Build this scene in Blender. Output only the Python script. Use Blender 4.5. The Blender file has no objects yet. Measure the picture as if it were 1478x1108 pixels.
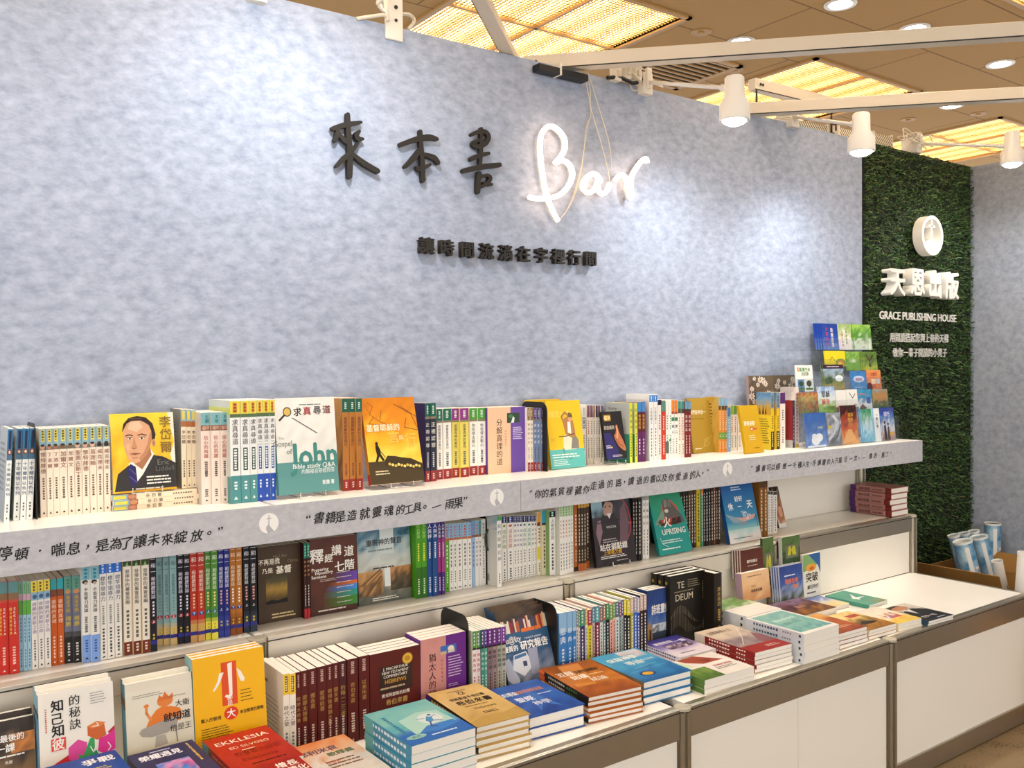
import bpy, math, random
import numpy as np
from mathutils import Matrix, Vector

random.seed(7); rng = np.random.default_rng(7)
SC = bpy.context.scene
COL = SC.collection
PI = math.pi

# ------------------------------------------------------------------ camera
CW, CH = 1478.0, 1108.0
CAM = np.array([-0.673412, -2.460928, 1.430847])
YAW, PITCH, ROLL, FPX = 0.6280274, -0.0180672, -0.0087312, 1298.4652
_F = np.array([math.sin(YAW)*math.cos(PITCH), math.cos(YAW)*math.cos(PITCH), math.sin(PITCH)])
_R0 = np.array([math.cos(YAW), -math.sin(YAW), 0.0])
_U0 = np.cross(_R0, _F)
_R = _R0*math.cos(ROLL) + _U0*math.sin(ROLL)
_U = -_R0*math.sin(ROLL) + _U0*math.cos(ROLL)
cam_data = bpy.data.cameras.new('camera')
cam = bpy.data.objects.new('camera', cam_data)
COL.objects.link(cam)
cam.matrix_world = Matrix(((_R[0], _U[0], -_F[0], CAM[0]), (_R[1], _U[1], -_F[1], CAM[1]),
                           (_R[2], _U[2], -_F[2], CAM[2]), (0, 0, 0, 1)))
cam_data.sensor_fit = 'HORIZONTAL'
cam_data.sensor_width = 36.0
cam_data.lens = FPX/CW*36.0
cam_data.clip_start = 0.02
cam_data.clip_end = 100
SC.camera = cam

# ------------------------------------------------------------------ world, exposure
SC.view_settings.view_transform = 'Standard'
SC.view_settings.look = 'None'
SC.view_settings.exposure = 0.30
SC.view_settings.gamma = 1.0
SC.view_settings.use_curve_mapping = False
WORLD = bpy.data.worlds.new('hall')
SC.world = WORLD
WORLD.use_nodes = True
WORLD.node_tree.nodes['Background'].inputs[0].default_value = (0.985, 0.99, 1.0, 1)
WORLD.node_tree.nodes['Background'].inputs[1].default_value = 1.5

# ------------------------------------------------------------------ measures (m)
XT = 3.12            # end of the counters
YT, YC = -0.275, -0.765   # riser front, counter front
Z1, Z2, Z3 = 0.509, 0.7625, 1.090
YS = -0.283          # face of the lettered board
XG = 3.158           # turf panel start
HW = 2.482           # booth wall height
ZC = 3.4             # hall ceiling

def ray(u, v):
    return _F + _R*(u-CW/2)/FPX - _U*(v-CH/2)/FPX
def at_y(u, v, y):
    d = ray(u, v); return CAM + d*((y-CAM[1])/d[1])
def at_z(u, v, z):
    d = ray(u, v); return CAM + d*((z-CAM[2])/d[2])
def at_x(u, v, x):
    d = ray(u, v); return CAM + d*((x-CAM[0])/d[0])
# reading scales: origin and pixels per photo pixel
KA=(0,560,5.5385); KB=(230,550,5.275); KC=(480,550,5.2786); KD=(740,550,5.6846); KE=(960,520,5.6846); KF=(1120,450,5.0364)
KM1=(0,750,4.6167); KM2=(220,750,5.6846); KM3=(360,730,5.6846); KM4=(590,710,5.6846); KM5=(830,680,4.9267); KM6=(1040,660,4.9267)
KL1=(0,900,5.325); KL2=(200,900,5.2786); KL3=(380,880,4.86); KL4=(600,840,5.6846); KL5=(760,820,4.9267); KL6=(660,900,4.9267)
KL7=(900,780,4.6188); KL8=(1100,760,4.9267)
def px(k, u, v):
    return (k[0]+u/k[2], k[1]+v/k[2])

# ------------------------------------------------------------------ colours
def lin1(c):
    c /= 255.0
    return c/12.92 if c <= 0.04045 else ((c+0.055)/1.055)**2.4
def hexc(s):
    if not isinstance(s, str): return s
    s = s.lstrip('#')
    if len(s) == 3: s = ''.join(ch*2 for ch in s)
    return tuple(lin1(int(s[i:i+2], 16)) for i in (0, 2, 4))
def mixc(a, b, t):
    a, b = hexc(a), hexc(b)
    return tuple(x*(1-t)+y*t for x, y in zip(a, b))

# ------------------------------------------------------------------ materials
MATS = {}
def mat(name, color='#888', rough=0.5, metal=0.0, spec=0.5, emit=None, estr=0.0, var=0.0, vscale=8.0, bump=0.0, bscale=60.0, coat=0.0, alpha=1.0):
    if name in MATS: return MATS[name]
    m = bpy.data.materials.new(name); m.use_nodes = True
    nt = m.node_tree; b = nt.nodes['Principled BSDF']
    c = hexc(color)
    b.inputs['Base Color'].default_value = (*c, 1)
    b.inputs['Roughness'].default_value = rough
    b.inputs['Metallic'].default_value = metal
    b.inputs['Specular IOR Level'].default_value = spec
    b.inputs['Coat Weight'].default_value = coat
    if emit:
        b.inputs['Emission Color'].default_value = (*hexc(emit), 1)
        b.inputs['Emission Strength'].default_value = estr
    if var or bump:
        tc = nt.nodes.new('ShaderNodeTexCoord')
    if var:
        n = nt.nodes.new('ShaderNodeTexNoise'); n.inputs['Scale'].default_value = vscale; n.inputs['Detail'].default_value = 5
        r = nt.nodes.new('ShaderNodeMix'); r.data_type = 'RGBA'
        r.inputs[6].default_value = (*[x*(1-var) for x in c], 1)
        r.inputs[7].default_value = (*[min(1, x*(1+var)) for x in c], 1)
        nt.links.new(tc.outputs['Object'], n.inputs['Vector'])
        nt.links.new(n.outputs['Fac'], r.inputs[0]); nt.links.new(r.outputs[2], b.inputs['Base Color'])
    if bump:
        n2 = nt.nodes.new('ShaderNodeTexNoise'); n2.inputs['Scale'].default_value = bscale; n2.inputs['Detail'].default_value = 3
        bp = nt.nodes.new('ShaderNodeBump'); bp.inputs['Strength'].default_value = bump; bp.inputs['Distance'].default_value = 0.01
        nt.links.new(tc.outputs['Object'], n2.inputs['Vector'])
        nt.links.new(n2.outputs['Fac'], bp.inputs['Height']); nt.links.new(bp.outputs['Normal'], b.inputs['Normal'])
    MATS[name] = m
    return m

def print_material():
    m = bpy.data.materials.new('printed_card'); m.use_nodes = True
    nt = m.node_tree; b = nt.nodes['Principled BSDF']
    a = nt.nodes.new('ShaderNodeAttribute'); a.attribute_name = 'ink'
    n = nt.nodes.new('ShaderNodeTexNoise'); n.inputs['Scale'].default_value = 35
    mr = nt.nodes.new('ShaderNodeMapRange'); mr.inputs['To Min'].default_value = 0.34; mr.inputs['To Max'].default_value = 0.5
    nt.links.new(n.outputs['Fac'], mr.inputs['Value']); nt.links.new(mr.outputs['Result'], b.inputs['Roughness'])
    nt.links.new(a.outputs['Color'], b.inputs['Base Color'])
    b.inputs['Specular IOR Level'].default_value = 0.28
    return m
PRINT = print_material()

def page_material(name, c0, c1):
    m = bpy.data.materials.new(name); m.use_nodes = True
    nt = m.node_tree; b = nt.nodes['Principled BSDF']
    tc = nt.nodes.new('ShaderNodeTexCoord'); mp = nt.nodes.new('ShaderNodeMapping')
    mp.inputs['Scale'].default_value = (3, 1400, 3)
    n = nt.nodes.new('ShaderNodeTexNoise'); n.inputs['Scale'].default_value = 1.0; n.inputs['Detail'].default_value = 2
    r = nt.nodes.new('ShaderNodeMix'); r.data_type = 'RGBA'
    r.inputs[6].default_value = (*hexc(c0), 1); r.inputs[7].default_value = (*hexc(c1), 1)
    nt.links.new(tc.outputs['Object'], mp.inputs['Vector']); nt.links.new(mp.outputs['Vector'], n.inputs['Vector'])
    nt.links.new(n.outputs['Fac'], r.inputs[0]); nt.links.new(r.outputs[2], b.inputs['Base Color'])
    b.inputs['Roughness'].default_value = 0.8
    return m
PAGES = page_material('paper_pages', '#e9e1d0', '#fffcf4')
PAGES_TAN = page_material('paper_pages_tan', '#a8875c', '#c8aa78')

# ------------------------------------------------------------------ mesh builder
class MB:
    def __init__(s): s.v = []; s.f = []; s.c = []; s.m = []; s.n = 0
    def add(s, verts, faces, col=None, mi=0):
        verts = np.asarray(verts, float).reshape(-1, 3)
        s.v.append(verts)
        col = hexc(col) if col is not None else (0.5, 0.5, 0.5)
        for f in faces:
            s.f.append([i+s.n for i in f]); s.c.append([col]*len(f)); s.m.append(mi)
        s.n += len(verts)
    def addc(s, verts, faces, cols, mi=0):          # cols: one list of corner colours for each face
        s.v.append(np.asarray(verts, float).reshape(-1, 3))
        for f, c in zip(faces, cols):
            s.f.append([i+s.n for i in f]); s.c.append(c); s.m.append(mi)
        s.n += len(s.v[-1])
    def box(s, x0, x1, y0, y1, z0, z1, col=None, mi=0, M=None):
        v = np.array([(x0,y0,z0),(x1,y0,z0),(x1,y1,z0),(x0,y1,z0),(x0,y0,z1),(x1,y0,z1),(x1,y1,z1),(x0,y1,z1)], float)
        if M is not None: v = xf(M, v)
        s.add(v, [(0,3,2,1),(4,5,6,7),(0,1,5,4),(1,2,6,5),(2,3,7,6),(3,0,4,7)], col, mi)
    def prism(s, pts, y0, y1, col=None, mi=0):      # outline in x,z drawn out along y
        n = len(pts)
        v = [(x, y0, z) for x, z in pts] + [(x, y1, z) for x, z in pts]
        f = [tuple(range(n)), tuple(range(2*n-1, n-1, -1))] + [(i, i+n, (i+1) % n+n, (i+1) % n) for i in range(n)]
        s.add(v, f, col, mi)
    def tube(s, pts, r, seg=8, col=None, mi=0, cap=True):
        pts = [np.asarray(p, float) for p in pts]
        n = len(pts); rs = r if isinstance(r, (list, tuple)) else [r]*n
        rings = []; prev = None
        for i in range(n):
            t = pts[min(i+1, n-1)]-pts[max(i-1, 0)]; t = t/(np.linalg.norm(t)+1e-12)
            if prev is None:
                a = np.array([0, 0, 1.0]) if abs(t[2]) < 0.9 else np.array([1.0, 0, 0])
                u = np.cross(t, a)
            else:
                u = prev - t*(prev@t)
            u = u/(np.linalg.norm(u)+1e-12); prev = u; w = np.cross(t, u)
            rings.append([pts[i]+rs[i]*(u*math.cos(2*PI*k/seg)+w*math.sin(2*PI*k/seg)) for k in range(seg)])
        v = np.array(rings).reshape(-1, 3)
        f = [(i*seg+k, i*seg+(k+1) % seg, (i+1)*seg+(k+1) % seg, (i+1)*seg+k) for i in range(n-1) for k in range(seg)]
        if cap: f += [tuple(range(seg-1, -1, -1)), tuple((n-1)*seg+k for k in range(seg))]
        s.add(v, f, col, mi)
    def lathe(s, prof, seg=24, M=None, col=None, mi=0):   # profile r,z about z
        v = [(r*math.cos(2*PI*k/seg), r*math.sin(2*PI*k/seg), z) for r, z in prof for k in range(seg)]
        if M is not None: v = xf(M, np.array(v))
        n = len(prof)
        f = [(i*seg+k, i*seg+(k+1) % seg, (i+1)*seg+(k+1) % seg, (i+1)*seg+k) for i in range(n-1) for k in range(seg)]
        f += [tuple(range(seg-1, -1, -1)), tuple((n-1)*seg+k for k in range(seg))]
        s.add(v, f, col, mi)
    def mesh(s, name, mats, smooth=False, ink=True):
        me = bpy.data.meshes.new(name)
        if s.n:
            me.from_pydata(np.concatenate(s.v).tolist(), [], s.f)
            me.polygons.foreach_set('material_index', s.m)
            if ink:
                a = me.color_attributes.new('ink', 'FLOAT_COLOR', 'CORNER')
                flat = [x for c in s.c for q in c for x in (q[0], q[1], q[2], 1.0)]
                a.data.foreach_set('color', flat)
            if smooth:
                me.polygons.foreach_set('use_smooth', [True]*len(s.f))
        for m in (mats if isinstance(mats, (list, tuple)) else [mats]): me.materials.append(m)
        me.update()
        return me
def xf(M, v):
    A = np.array(M); v = np.asarray(v, float)
    return v @ A[:3, :3].T + A[:3, 3]

def link(name, me, parent=None, label=None, cat=None, group=None, kind=None, M=None):
    o = bpy.data.objects.new(name, me); COL.objects.link(o)
    if parent is not None: o.parent = parent
    if M is not None: o.matrix_world = M
    if label: o['label'] = label
    if cat: o['category'] = cat
    if group: o['group'] = group
    if kind: o['kind'] = kind
    return o
def thing(name, label, cat, M=None, group=None):
    return link(name, None, None, label, cat, group, None, M)
def obj(name, mb, mats, parent=None, smooth=False, ink=False, **kw):
    return link(name, mb.mesh(name, mats, smooth, ink), parent, **kw)
def smooth_by_angle(o, deg=40):
    me = o.data
    me.polygons.foreach_set('use_smooth', [True]*len(me.polygons))
    import bmesh
    bm = bmesh.new(); bm.from_mesh(me)
    for e in bm.edges:
        if len(e.link_faces) == 2 and e.calc_face_angle(0) > math.radians(deg): e.smooth = False
    bm.to_mesh(me); bm.free()
def bevel(o, w=0.002, seg=2):
    m = o.modifiers.new('edge', 'BEVEL'); m.width = w; m.segments = seg; m.limit_method = 'ANGLE'; m.angle_limit = math.radians(50)

# ------------------------------------------------------------------ lettering
_G = {}
def glyphs(text, bold=0.0):
    """outline faces of a line of text at em 1: (verts n x 2, faces)"""
    k = (text, bold)
    if k in _G: return _G[k]
    if bold:                                       # heavier strokes: the same outlines laid down again, slightly shifted
        v, f = glyphs(text); n = len(v)
        sh = [(-bold*.7, 0), (bold*.7, 0)] if bold < .018 else [(-bold*.8, 0), (bold*.8, 0), (0, bold*.6), (0, -bold*.6)]
        if n == 0: return v, f
        _G[k] = (np.concatenate([v+np.array(s_) for s_ in sh]), [[i+n*j for i in q] for j in range(len(sh)) for q in f])
        return _G[k]
    c = bpy.data.curves.new('letters', 'FONT'); c.body = text; c.resolution_u = 2
    c.fill_mode = 'FRONT'
    o = bpy.data.objects.new('letters', c)
    me = o.to_mesh()
    v = np.empty(len(me.vertices)*3); me.vertices.foreach_get('co', v)
    v = v.reshape(-1, 3)[:, :2].copy()
    f = []
    for p in me.polygons:
        q = list(p.vertices)
        a = v[q]; area = 0.5*np.sum(a[:, 0]*np.roll(a[:, 1], -1)-np.roll(a[:, 0], -1)*a[:, 1])
        f.append(q if area > 0 else q[::-1])
    o.to_mesh_clear(); bpy.data.objects.remove(o); bpy.data.curves.remove(c)
    _G[k] = (v, f)
    return _G[k]

def squash(items, b0, k):
    """move a layout up its cover: heights v become b0 + k v"""
    out = []; g = lambda v: b0+k*v
    for it in items:
        o = it[0]
        if o == 'r': out.append((o, it[1], g(it[2]), it[3], g(it[4]))+tuple(it[5:]))
        elif o in ('n', 'g'): out.append((o, it[1], g(it[2]), it[3], g(it[4]))+tuple(it[5:]))
        elif o == 'p': out.append((o, [(u, g(v)) for u, v in it[1]])+tuple(it[2:]))
        elif o == 'l': out.append((o, [(u, g(v)) for u, v in it[1]])+tuple(it[2:]))
        elif o == 'e': out.append((o, it[1], g(it[2]), it[3], it[4]*k)+tuple(it[5:]))
        elif o == 't': out.append((o, it[1], it[2], g(it[3]), it[4]*k)+tuple(it[5:]))
        elif o in ('v', 'd'): out.append((o, it[1], g(it[2]), g(it[3]))+tuple(it[4:])) if o == 'd' else out.append((o, it[1], it[2], g(it[3]), g(it[4]))+tuple(it[5:]))
        elif o == 'b': out.append((o, it[1], it[2], g(it[3]), g(it[4]))+tuple(it[5:]))
    return out

def stacked(text, bold, n):
    """a hair of extra lift for each repeated outline of a heavy glyph"""
    k = 1 if not bold else (2 if bold < .018 else 4)
    return np.repeat(np.arange(k), n//k)*1.2e-5 if k > 1 else 0.0

class Face:
    """a printed face: places flat shapes at u,v (0..1) on a w x h panel; P(x,z,lift) gives the point"""
    def __init__(s, mb, w, h, P, curved=False):
        s.mb, s.w, s.h, s.P, s.k, s.curved = mb, w, h, P, 0, curved
    def lift(s):
        s.k += 1; return 0.00012+0.00006*s.k
    def flat(s, pts, faces, col, more=0.0):
        e = s.lift()+more; s.mb.add(s.P(np.asarray(pts, float), e), faces, col)
    def draw(s, items):
        for it in items: getattr(s, 'd_'+it[0])(*it[1:])
    def d_r(s, u0, v0, u1, v1, c, c2=None):
        w, h = s.w, s.h
        pts = np.array([(u0*w, v0*h), (u1*w, v0*h), (u1*w, v1*h), (u0*w, v1*h)])
        if s.curved:
            us = np.linspace(u0*w, u1*w, 9); pts = np.array([(u, v*h) for u in us for v in (v0, v1)])
            s.flat(pts, [(2*i, 2*i+2, 2*i+3, 2*i+1) for i in range(8)], c)
        elif c2 is None: s.flat(pts, [(0, 1, 2, 3)], c)
        else:
            a, b = hexc(c), hexc(c2)
            s.mb.addc(s.P(pts, s.lift()), [(0, 1, 2, 3)], [[a, a, b, b]])
    def d_g(s, u0, v0, u1, v1, cl, cr):             # a band fading from one ink to another, left to right
        w, h = s.w, s.h; a, b = hexc(cl), hexc(cr)
        s.mb.addc(s.P(np.array([(u0*w, v0*h), (u1*w, v0*h), (u1*w, v1*h), (u0*w, v1*h)]), s.lift()), [(0, 1, 2, 3)], [[a, b, b, a]])
    def d_p(s, poly, c):
        pts = np.array([(u*s.w, v*s.h) for u, v in poly])
        a = 0.5*np.sum(pts[:, 0]*np.roll(pts[:, 1], -1)-np.roll(pts[:, 0], -1)*pts[:, 1])
        if a < 0: pts = pts[::-1]
        s.flat(pts, [tuple(range(len(pts)))], c)
    def d_e(s, cu, cv, ru, rv, c, n=20, rot=0):
        a = [2*PI*i/n for i in range(n)]; cr, sr = math.cos(rot), math.sin(rot)
        s.flat([(cu*s.w+ru*s.w*math.cos(q)*cr-rv*s.h*math.sin(q)*sr, cv*s.h+ru*s.w*math.cos(q)*sr+rv*s.h*math.sin(q)*cr) for q in a], [tuple(range(n))], c)
    def d_l(s, path, wd, c):                        # a stroke of width wd (in panel widths)
        p = np.array([(u*s.w, v*s.h) for u, v in path]); wd = wd*s.w/2
        e = s.lift()
        for a, b in zip(p[:-1], p[1:]):
            d = b-a; L = np.linalg.norm(d)
            if L < 1e-9: continue
            d /= L; n = np.array([-d[1], d[0]])
            a2, b2 = a-d*wd*.6, b+d*wd*.6
            s.mb.add(s.P(np.array([a2-n*wd, b2-n*wd, b2+n*wd, a2+n*wd]), e), [(0, 1, 2, 3)], c)
    def d_n(s, u0, v0, u1, v1, cols, nx, ny, seed=0, detail=0.5):   # mottled picture: random blend of inks, optionally by rows
        r = np.random.default_rng(seed); cols = [np.array(hexc(c)) for c in cols]
        K = len(cols)
        g = np.zeros((ny+1, nx+1, 3))
        for j in range(ny+1):
            for i in range(nx+1):
                q = (j/ny)*(K-1) + r.normal(0, detail)
                q = min(max(q, 0), K-1-1e-6); a = int(q); t = q-a
                g[j, i] = cols[a]*(1-t)+cols[min(a+1, K-1)]*t
        pts, fs, cs = [], [], []
        for j in range(ny+1):
            for i in range(nx+1): pts.append(((u0+(u1-u0)*i/nx)*s.w, (v0+(v1-v0)*j/ny)*s.h))
        for j in range(ny):
            for i in range(nx):
                a = j*(nx+1)+i; fs.append((a, a+1, a+nx+2, a+nx+1))
                cs.append([tuple(g[j, i]), tuple(g[j, i+1]), tuple(g[j+1, i+1]), tuple(g[j+1, i])])
        s.mb.addc(s.P(np.array(pts), s.lift()), fs, cs)
    def d_t(s, text, cu, cv, hh, c, bold=0.0, wmax=None, align='c', slant=0.0):   # line of text, em hh (of panel height)
        v, f = glyphs(text, bold)
        if len(v) == 0: return
        sc = hh*s.h; x0, x1 = v[:, 0].min(), v[:, 0].max()
        sx = sc
        if wmax and (x1-x0)*sc > wmax*s.w: sx = wmax*s.w/(x1-x0)
        q = v.copy(); q[:, 0] = (q[:, 0]-{'c': (x0+x1)/2, 'l': x0, 'r': x1}[align])*sx + slant*(q[:, 1])*sc; q[:, 1] = (q[:, 1]-0.36)*sc
        s.flat(q+np.array([cu*s.w, cv*s.h]), f, c, stacked(text, bold, len(q)))
    def d_v(s, text, cu, v1, v0, c, bold=0.0, size=None):  # upright characters one under another between heights v1 and v0
        n = len(text); step = (v1-v0)*s.h/n
        sz = min(step*0.98, (size if size else 0.8)*s.w)
        e = s.lift()
        for i, ch in enumerate(text):
            if ch == ' ': continue
            g, f = glyphs(ch, bold)
            if len(g) == 0: continue
            q = (g-np.array([(g[:, 0].min()+g[:, 0].max())/2, 0.38]))*sz
            s.mb.add(s.P(q+np.array([cu*s.w, v1*s.h-step*(i+.5)]), e+stacked(ch, bold, len(q))), f, c)
    def d_d(s, cu, v1, v0, c, wd=0.3, n=8, seed=1):  # a column of characters too small to read
        r = random.Random(seed); st = (v1-v0)/n; e = s.lift()
        for i in range(n):
            k = st*r.uniform(.5, .8); w = wd*r.uniform(.7, 1.05); m = v1-st*(i+.5)
            s.mb.add(s.P(np.array([((cu-w/2)*s.w, (m-k/2)*s.h), ((cu+w/2)*s.w, (m-k/2)*s.h), ((cu+w/2)*s.w, (m+k/2)*s.h), ((cu-w/2)*s.w, (m+k/2)*s.h)]), e), [(0, 1, 2, 3)], c)
    def d_b(s, u0, u1, v1, v0, c, n=5, fill=0.45, seed=1):  # lines of text too small to read
        r = random.Random(seed); st = (v1-v0)/n; e = s.lift()
        for i in range(n):
            m = v1-st*(i+.5); k = st*fill; u = u0; end = u0+(u1-u0)*r.uniform(.75, 1.0)
            while u < end:
                q = min(end, u+(u1-u0)*r.uniform(.08, .3))
                s.mb.add(s.P(np.array([(u*s.w, (m-k/2)*s.h), (q*s.w, (m-k/2)*s.h), (q*s.w, (m+k/2)*s.h), (u*s.w, (m+k/2)*s.h)]), e), [(0, 1, 2, 3)], c)
                u = q+(u1-u0)*.02

# ================================================================== the setting
def fabric_material(name, c_lo, c_hi, scale=1.0):
    m = bpy.data.materials.new(name); m.use_nodes = True
    nt = m.node_tree; b = nt.nodes['Principled BSDF']; L = nt.links.new
    tc = nt.nodes.new('ShaderNodeTexCoord'); mp = nt.nodes.new('ShaderNodeMapping')
    mp.inputs['Scale'].default_value = (0.7*scale, 1, 1.15*scale); mp.inputs['Rotation'].default_value = (0, 0.35, 0)
    L(tc.outputs['Object'], mp.inputs['Vector'])
    n1 = nt.nodes.new('ShaderNodeTexNoise'); n1.inputs['Scale'].default_value = 34; n1.inputs['Detail'].default_value = 6; n1.inputs['Roughness'].default_value = .62
    n2 = nt.nodes.new('ShaderNodeTexNoise'); n2.inputs['Scale'].default_value = 5; n2.inputs['Detail'].default_value = 4
    ad = nt.nodes.new('ShaderNodeMath'); ad.operation = 'MULTIPLY_ADD'; ad.inputs[1].default_value = .18
    L(mp.outputs['Vector'], n1.inputs['Vector']); L(mp.outputs['Vector'], n2.inputs['Vector'])
    L(n2.outputs['Fac'], ad.inputs[0]); 
    sc = nt.nodes.new('ShaderNodeMath'); sc.operation = 'MULTIPLY'; sc.inputs[1].default_value = .86
    L(n1.outputs['Fac'], sc.inputs[0]); L(sc.outputs[0], ad.inputs[2])
    r = nt.nodes.new('ShaderNodeValToRGB')
    r.color_ramp.elements[0].position = .34; r.color_ramp.elements[0].color = (*hexc(c_lo), 1)
    r.color_ramp.elements[1].position = .70; r.color_ramp.elements[1].color = (*hexc(c_hi), 1)
    L(ad.outputs[0], r.inputs[0]); L(r.outputs[0], b.inputs['Base Color'])
    bp = nt.nodes.new('ShaderNodeBump'); bp.inputs['Strength'].default_value = .15; bp.inputs['Distance'].default_value = .003
    n3 = nt.nodes.new('ShaderNodeTexNoise'); n3.inputs['Scale'].default_value = 300
    L(tc.outputs['Object'], n3.inputs['Vector']); L(n3.outputs['Fac'], bp.inputs['Height']); L(bp.outputs['Normal'], b.inputs['Normal'])
    b.inputs['Roughness'].default_value = .9; b.inputs['Specular IOR Level'].default_value = .2
    return m
M_WALL = fabric_material('grey_felt_print', '#8d97a9', '#b5bdce')
M_WALL2 = fabric_material('grey_felt_print_plain', '#8f959f', '#afb4bd')
M_FASCIA = fabric_material('grey_board_print', '#b2b3b9', '#cac9cd', 2.0)
M_WHITE = mat('white_laminate', '#fbf7ee', rough=.32, var=.03, vscale=3)
M_PANEL = mat('white_infill_panel', '#f5efe2', rough=.45, var=.03, vscale=3)
M_ALU = mat('brushed_aluminium', '#b0a897', rough=.3, metal=.85, var=.06, vscale=20)
M_CAP = mat('grey_post_cap', '#b9b09d', rough=.45)
M_ALUW = mat('white_coated_beam', '#d9cdb8', rough=.35, var=.04, vscale=6)
M_DARK = mat('dark_groove', '#2a2622', rough=.6)
M_BLACK = mat('black_metal', '#0f0e0e', rough=.45, var=.1)
M_LAMPW = mat('white_lamp_enamel', '#efece4', rough=.3)
M_PLASTIC = mat('white_plastic', '#e4ddcf', rough=.4)
M_CABLE = mat('pale_cable', '#d8cdb8', rough=.5)
M_LETTER = mat('black_foam_letter', '#1e1810', rough=.6, var=.1)
M_FOAM = mat('white_foam_letter', '#f6f1e6', rough=.7)
M_GAP = mat('shadow_gap_seam', '#4a4236', rough=.8)

def plain(name, mb, m, kind='structure'):
    return obj(name, mb, m, kind=kind)
mb = MB(); mb.box(-2.6, XG-.004, 0, .05, 0, HW); plain('wall_back', mb, M_WALL)
mb = MB(); mb.box(XG+1.0, XG+1.05, -2.6, .05, 0, HW); plain('wall_right', mb, M_WALL2)

# floor: worn brown carpet
mf = bpy.data.materials.new('brown_carpet'); mf.use_nodes = True
nt = mf.node_tree; bb = nt.nodes['Principled BSDF']; tc = nt.nodes.new('ShaderNodeTexCoord')
n1 = nt.nodes.new('ShaderNodeTexNoise'); n1.inputs['Scale'].default_value = 130; n1.inputs['Detail'].default_value = 4
n2 = nt.nodes.new('ShaderNodeTexNoise'); n2.inputs['Scale'].default_value = 6; n2.inputs['Detail'].default_value = 4
mx = nt.nodes.new('ShaderNodeMath'); mx.operation = 'ADD'; r = nt.nodes.new('ShaderNodeValToRGB')
r.color_ramp.elements[0].position = .7; r.color_ramp.elements[0].color = (*hexc('#57462f'), 1)
r.color_ramp.elements[1].position = 1.3/1.0 if False else 1.0; r.color_ramp.elements[1].color = (*hexc('#8d7859'), 1)
for n in (n1, n2): nt.links.new(tc.outputs['Object'], n.inputs['Vector'])
nt.links.new(n1.outputs['Fac'], mx.inputs[0]); nt.links.new(n2.outputs['Fac'], mx.inputs[1]); nt.links.new(mx.outputs[0], r.inputs[0])
nt.links.new(r.outputs[0], bb.inputs['Base Color']); bb.inputs['Roughness'].default_value = .95
mb = MB(); mb.box(-4, 10, -6, 6, -.05, 0); plain('floor', mb, mf)

# ceiling: tan painted boards with fine joints
mc = bpy.data.materials.new('tan_ceiling_board'); mc.use_nodes = True
nt = mc.node_tree; bb = nt.nodes['Principled BSDF']; tc = nt.nodes.new('ShaderNodeTexCoord')
br = nt.nodes.new('ShaderNodeTexBrick'); br.offset = .5
br.inputs['Color1'].default_value = (*hexc('#bf9960'), 1); br.inputs['Color2'].default_value = (*hexc('#bb955c'), 1); br.inputs['Mortar'].default_value = (*hexc('#8a683a'), 1)
br.inputs['Scale'].default_value = 1; br.inputs['Mortar Size'].default_value = .006; br.inputs['Brick Width'].default_value = 1.205; br.inputs['Row Height'].default_value = .6
nt.links.new(tc.outputs['Object'], br.inputs['Vector']); nt.links.new(br.outputs['Color'], bb.inputs['Base Color']); bb.inputs['Roughness'].default_value = .85
LIGHT_X = [-.47, 1.94, 4.35, 6.77, 9.19]; LIGHT_Y = [-1.30, 1.10, 3.5]
mb = MB()
xs = sorted([-4, 12.0]+[q for x in LIGHT_X for q in (x, x+1.2)]); ys = sorted([-6, 7.0]+[q for y in LIGHT_Y for q in (y, y+1.2)])
for i in range(len(xs)-1):
    for j in range(len(ys)-1):
        if xs[i] in LIGHT_X and ys[j] in LIGHT_Y: continue
        mb.box(xs[i], xs[i+1], ys[j], ys[j+1], ZC, ZC+.04)
plain('ceiling', mb, mc)

# ceiling luminaires: lit tray, lattice and frame
md = bpy.data.materials.new('lit_tube_tray'); md.use_nodes = True
nt = md.node_tree; bb = nt.nodes['Principled BSDF']; tc = nt.nodes.new('ShaderNodeTexCoord')
wv = nt.nodes.new('ShaderNodeTexWave'); wv.bands_direction = 'X'; wv.inputs['Scale'].default_value = 1.57; wv.inputs['Phase Offset'].default_value = 0.0
r = nt.nodes.new('ShaderNodeValToRGB'); r.color_ramp.elements[0].position = .35; r.color_ramp.elements[0].color = (1.0, .84, .55, 1)
r.color_ramp.elements[1].position = .8; r.color_ramp.elements[1].color = (1.0, .97, .88, 1)
st = nt.nodes.new('ShaderNodeMapRange'); st.inputs['From Min'].default_value = .3; st.inputs['From Max'].default_value = .95; st.inputs['To Min'].default_value = 3.4; st.inputs['To Max'].default_value = 20
nt.links.new(tc.outputs['Object'], wv.inputs['Vector']); nt.links.new(wv.outputs['Fac'], r.inputs[0]); nt.links.new(wv.outputs['Fac'], st.inputs['Value'])
nt.links.new(r.outputs[0], bb.inputs['Emission Color']); nt.links.new(st.outputs[0], bb.inputs['Emission Strength']); bb.inputs['Base Color'].default_value = (.8, .7, .5, 1)
M_LATT = mat('cream_lattice', '#d8b064', rough=.5)
M_FRAME = mat('tan_light_frame', '#b98f52', rough=.5)
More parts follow.
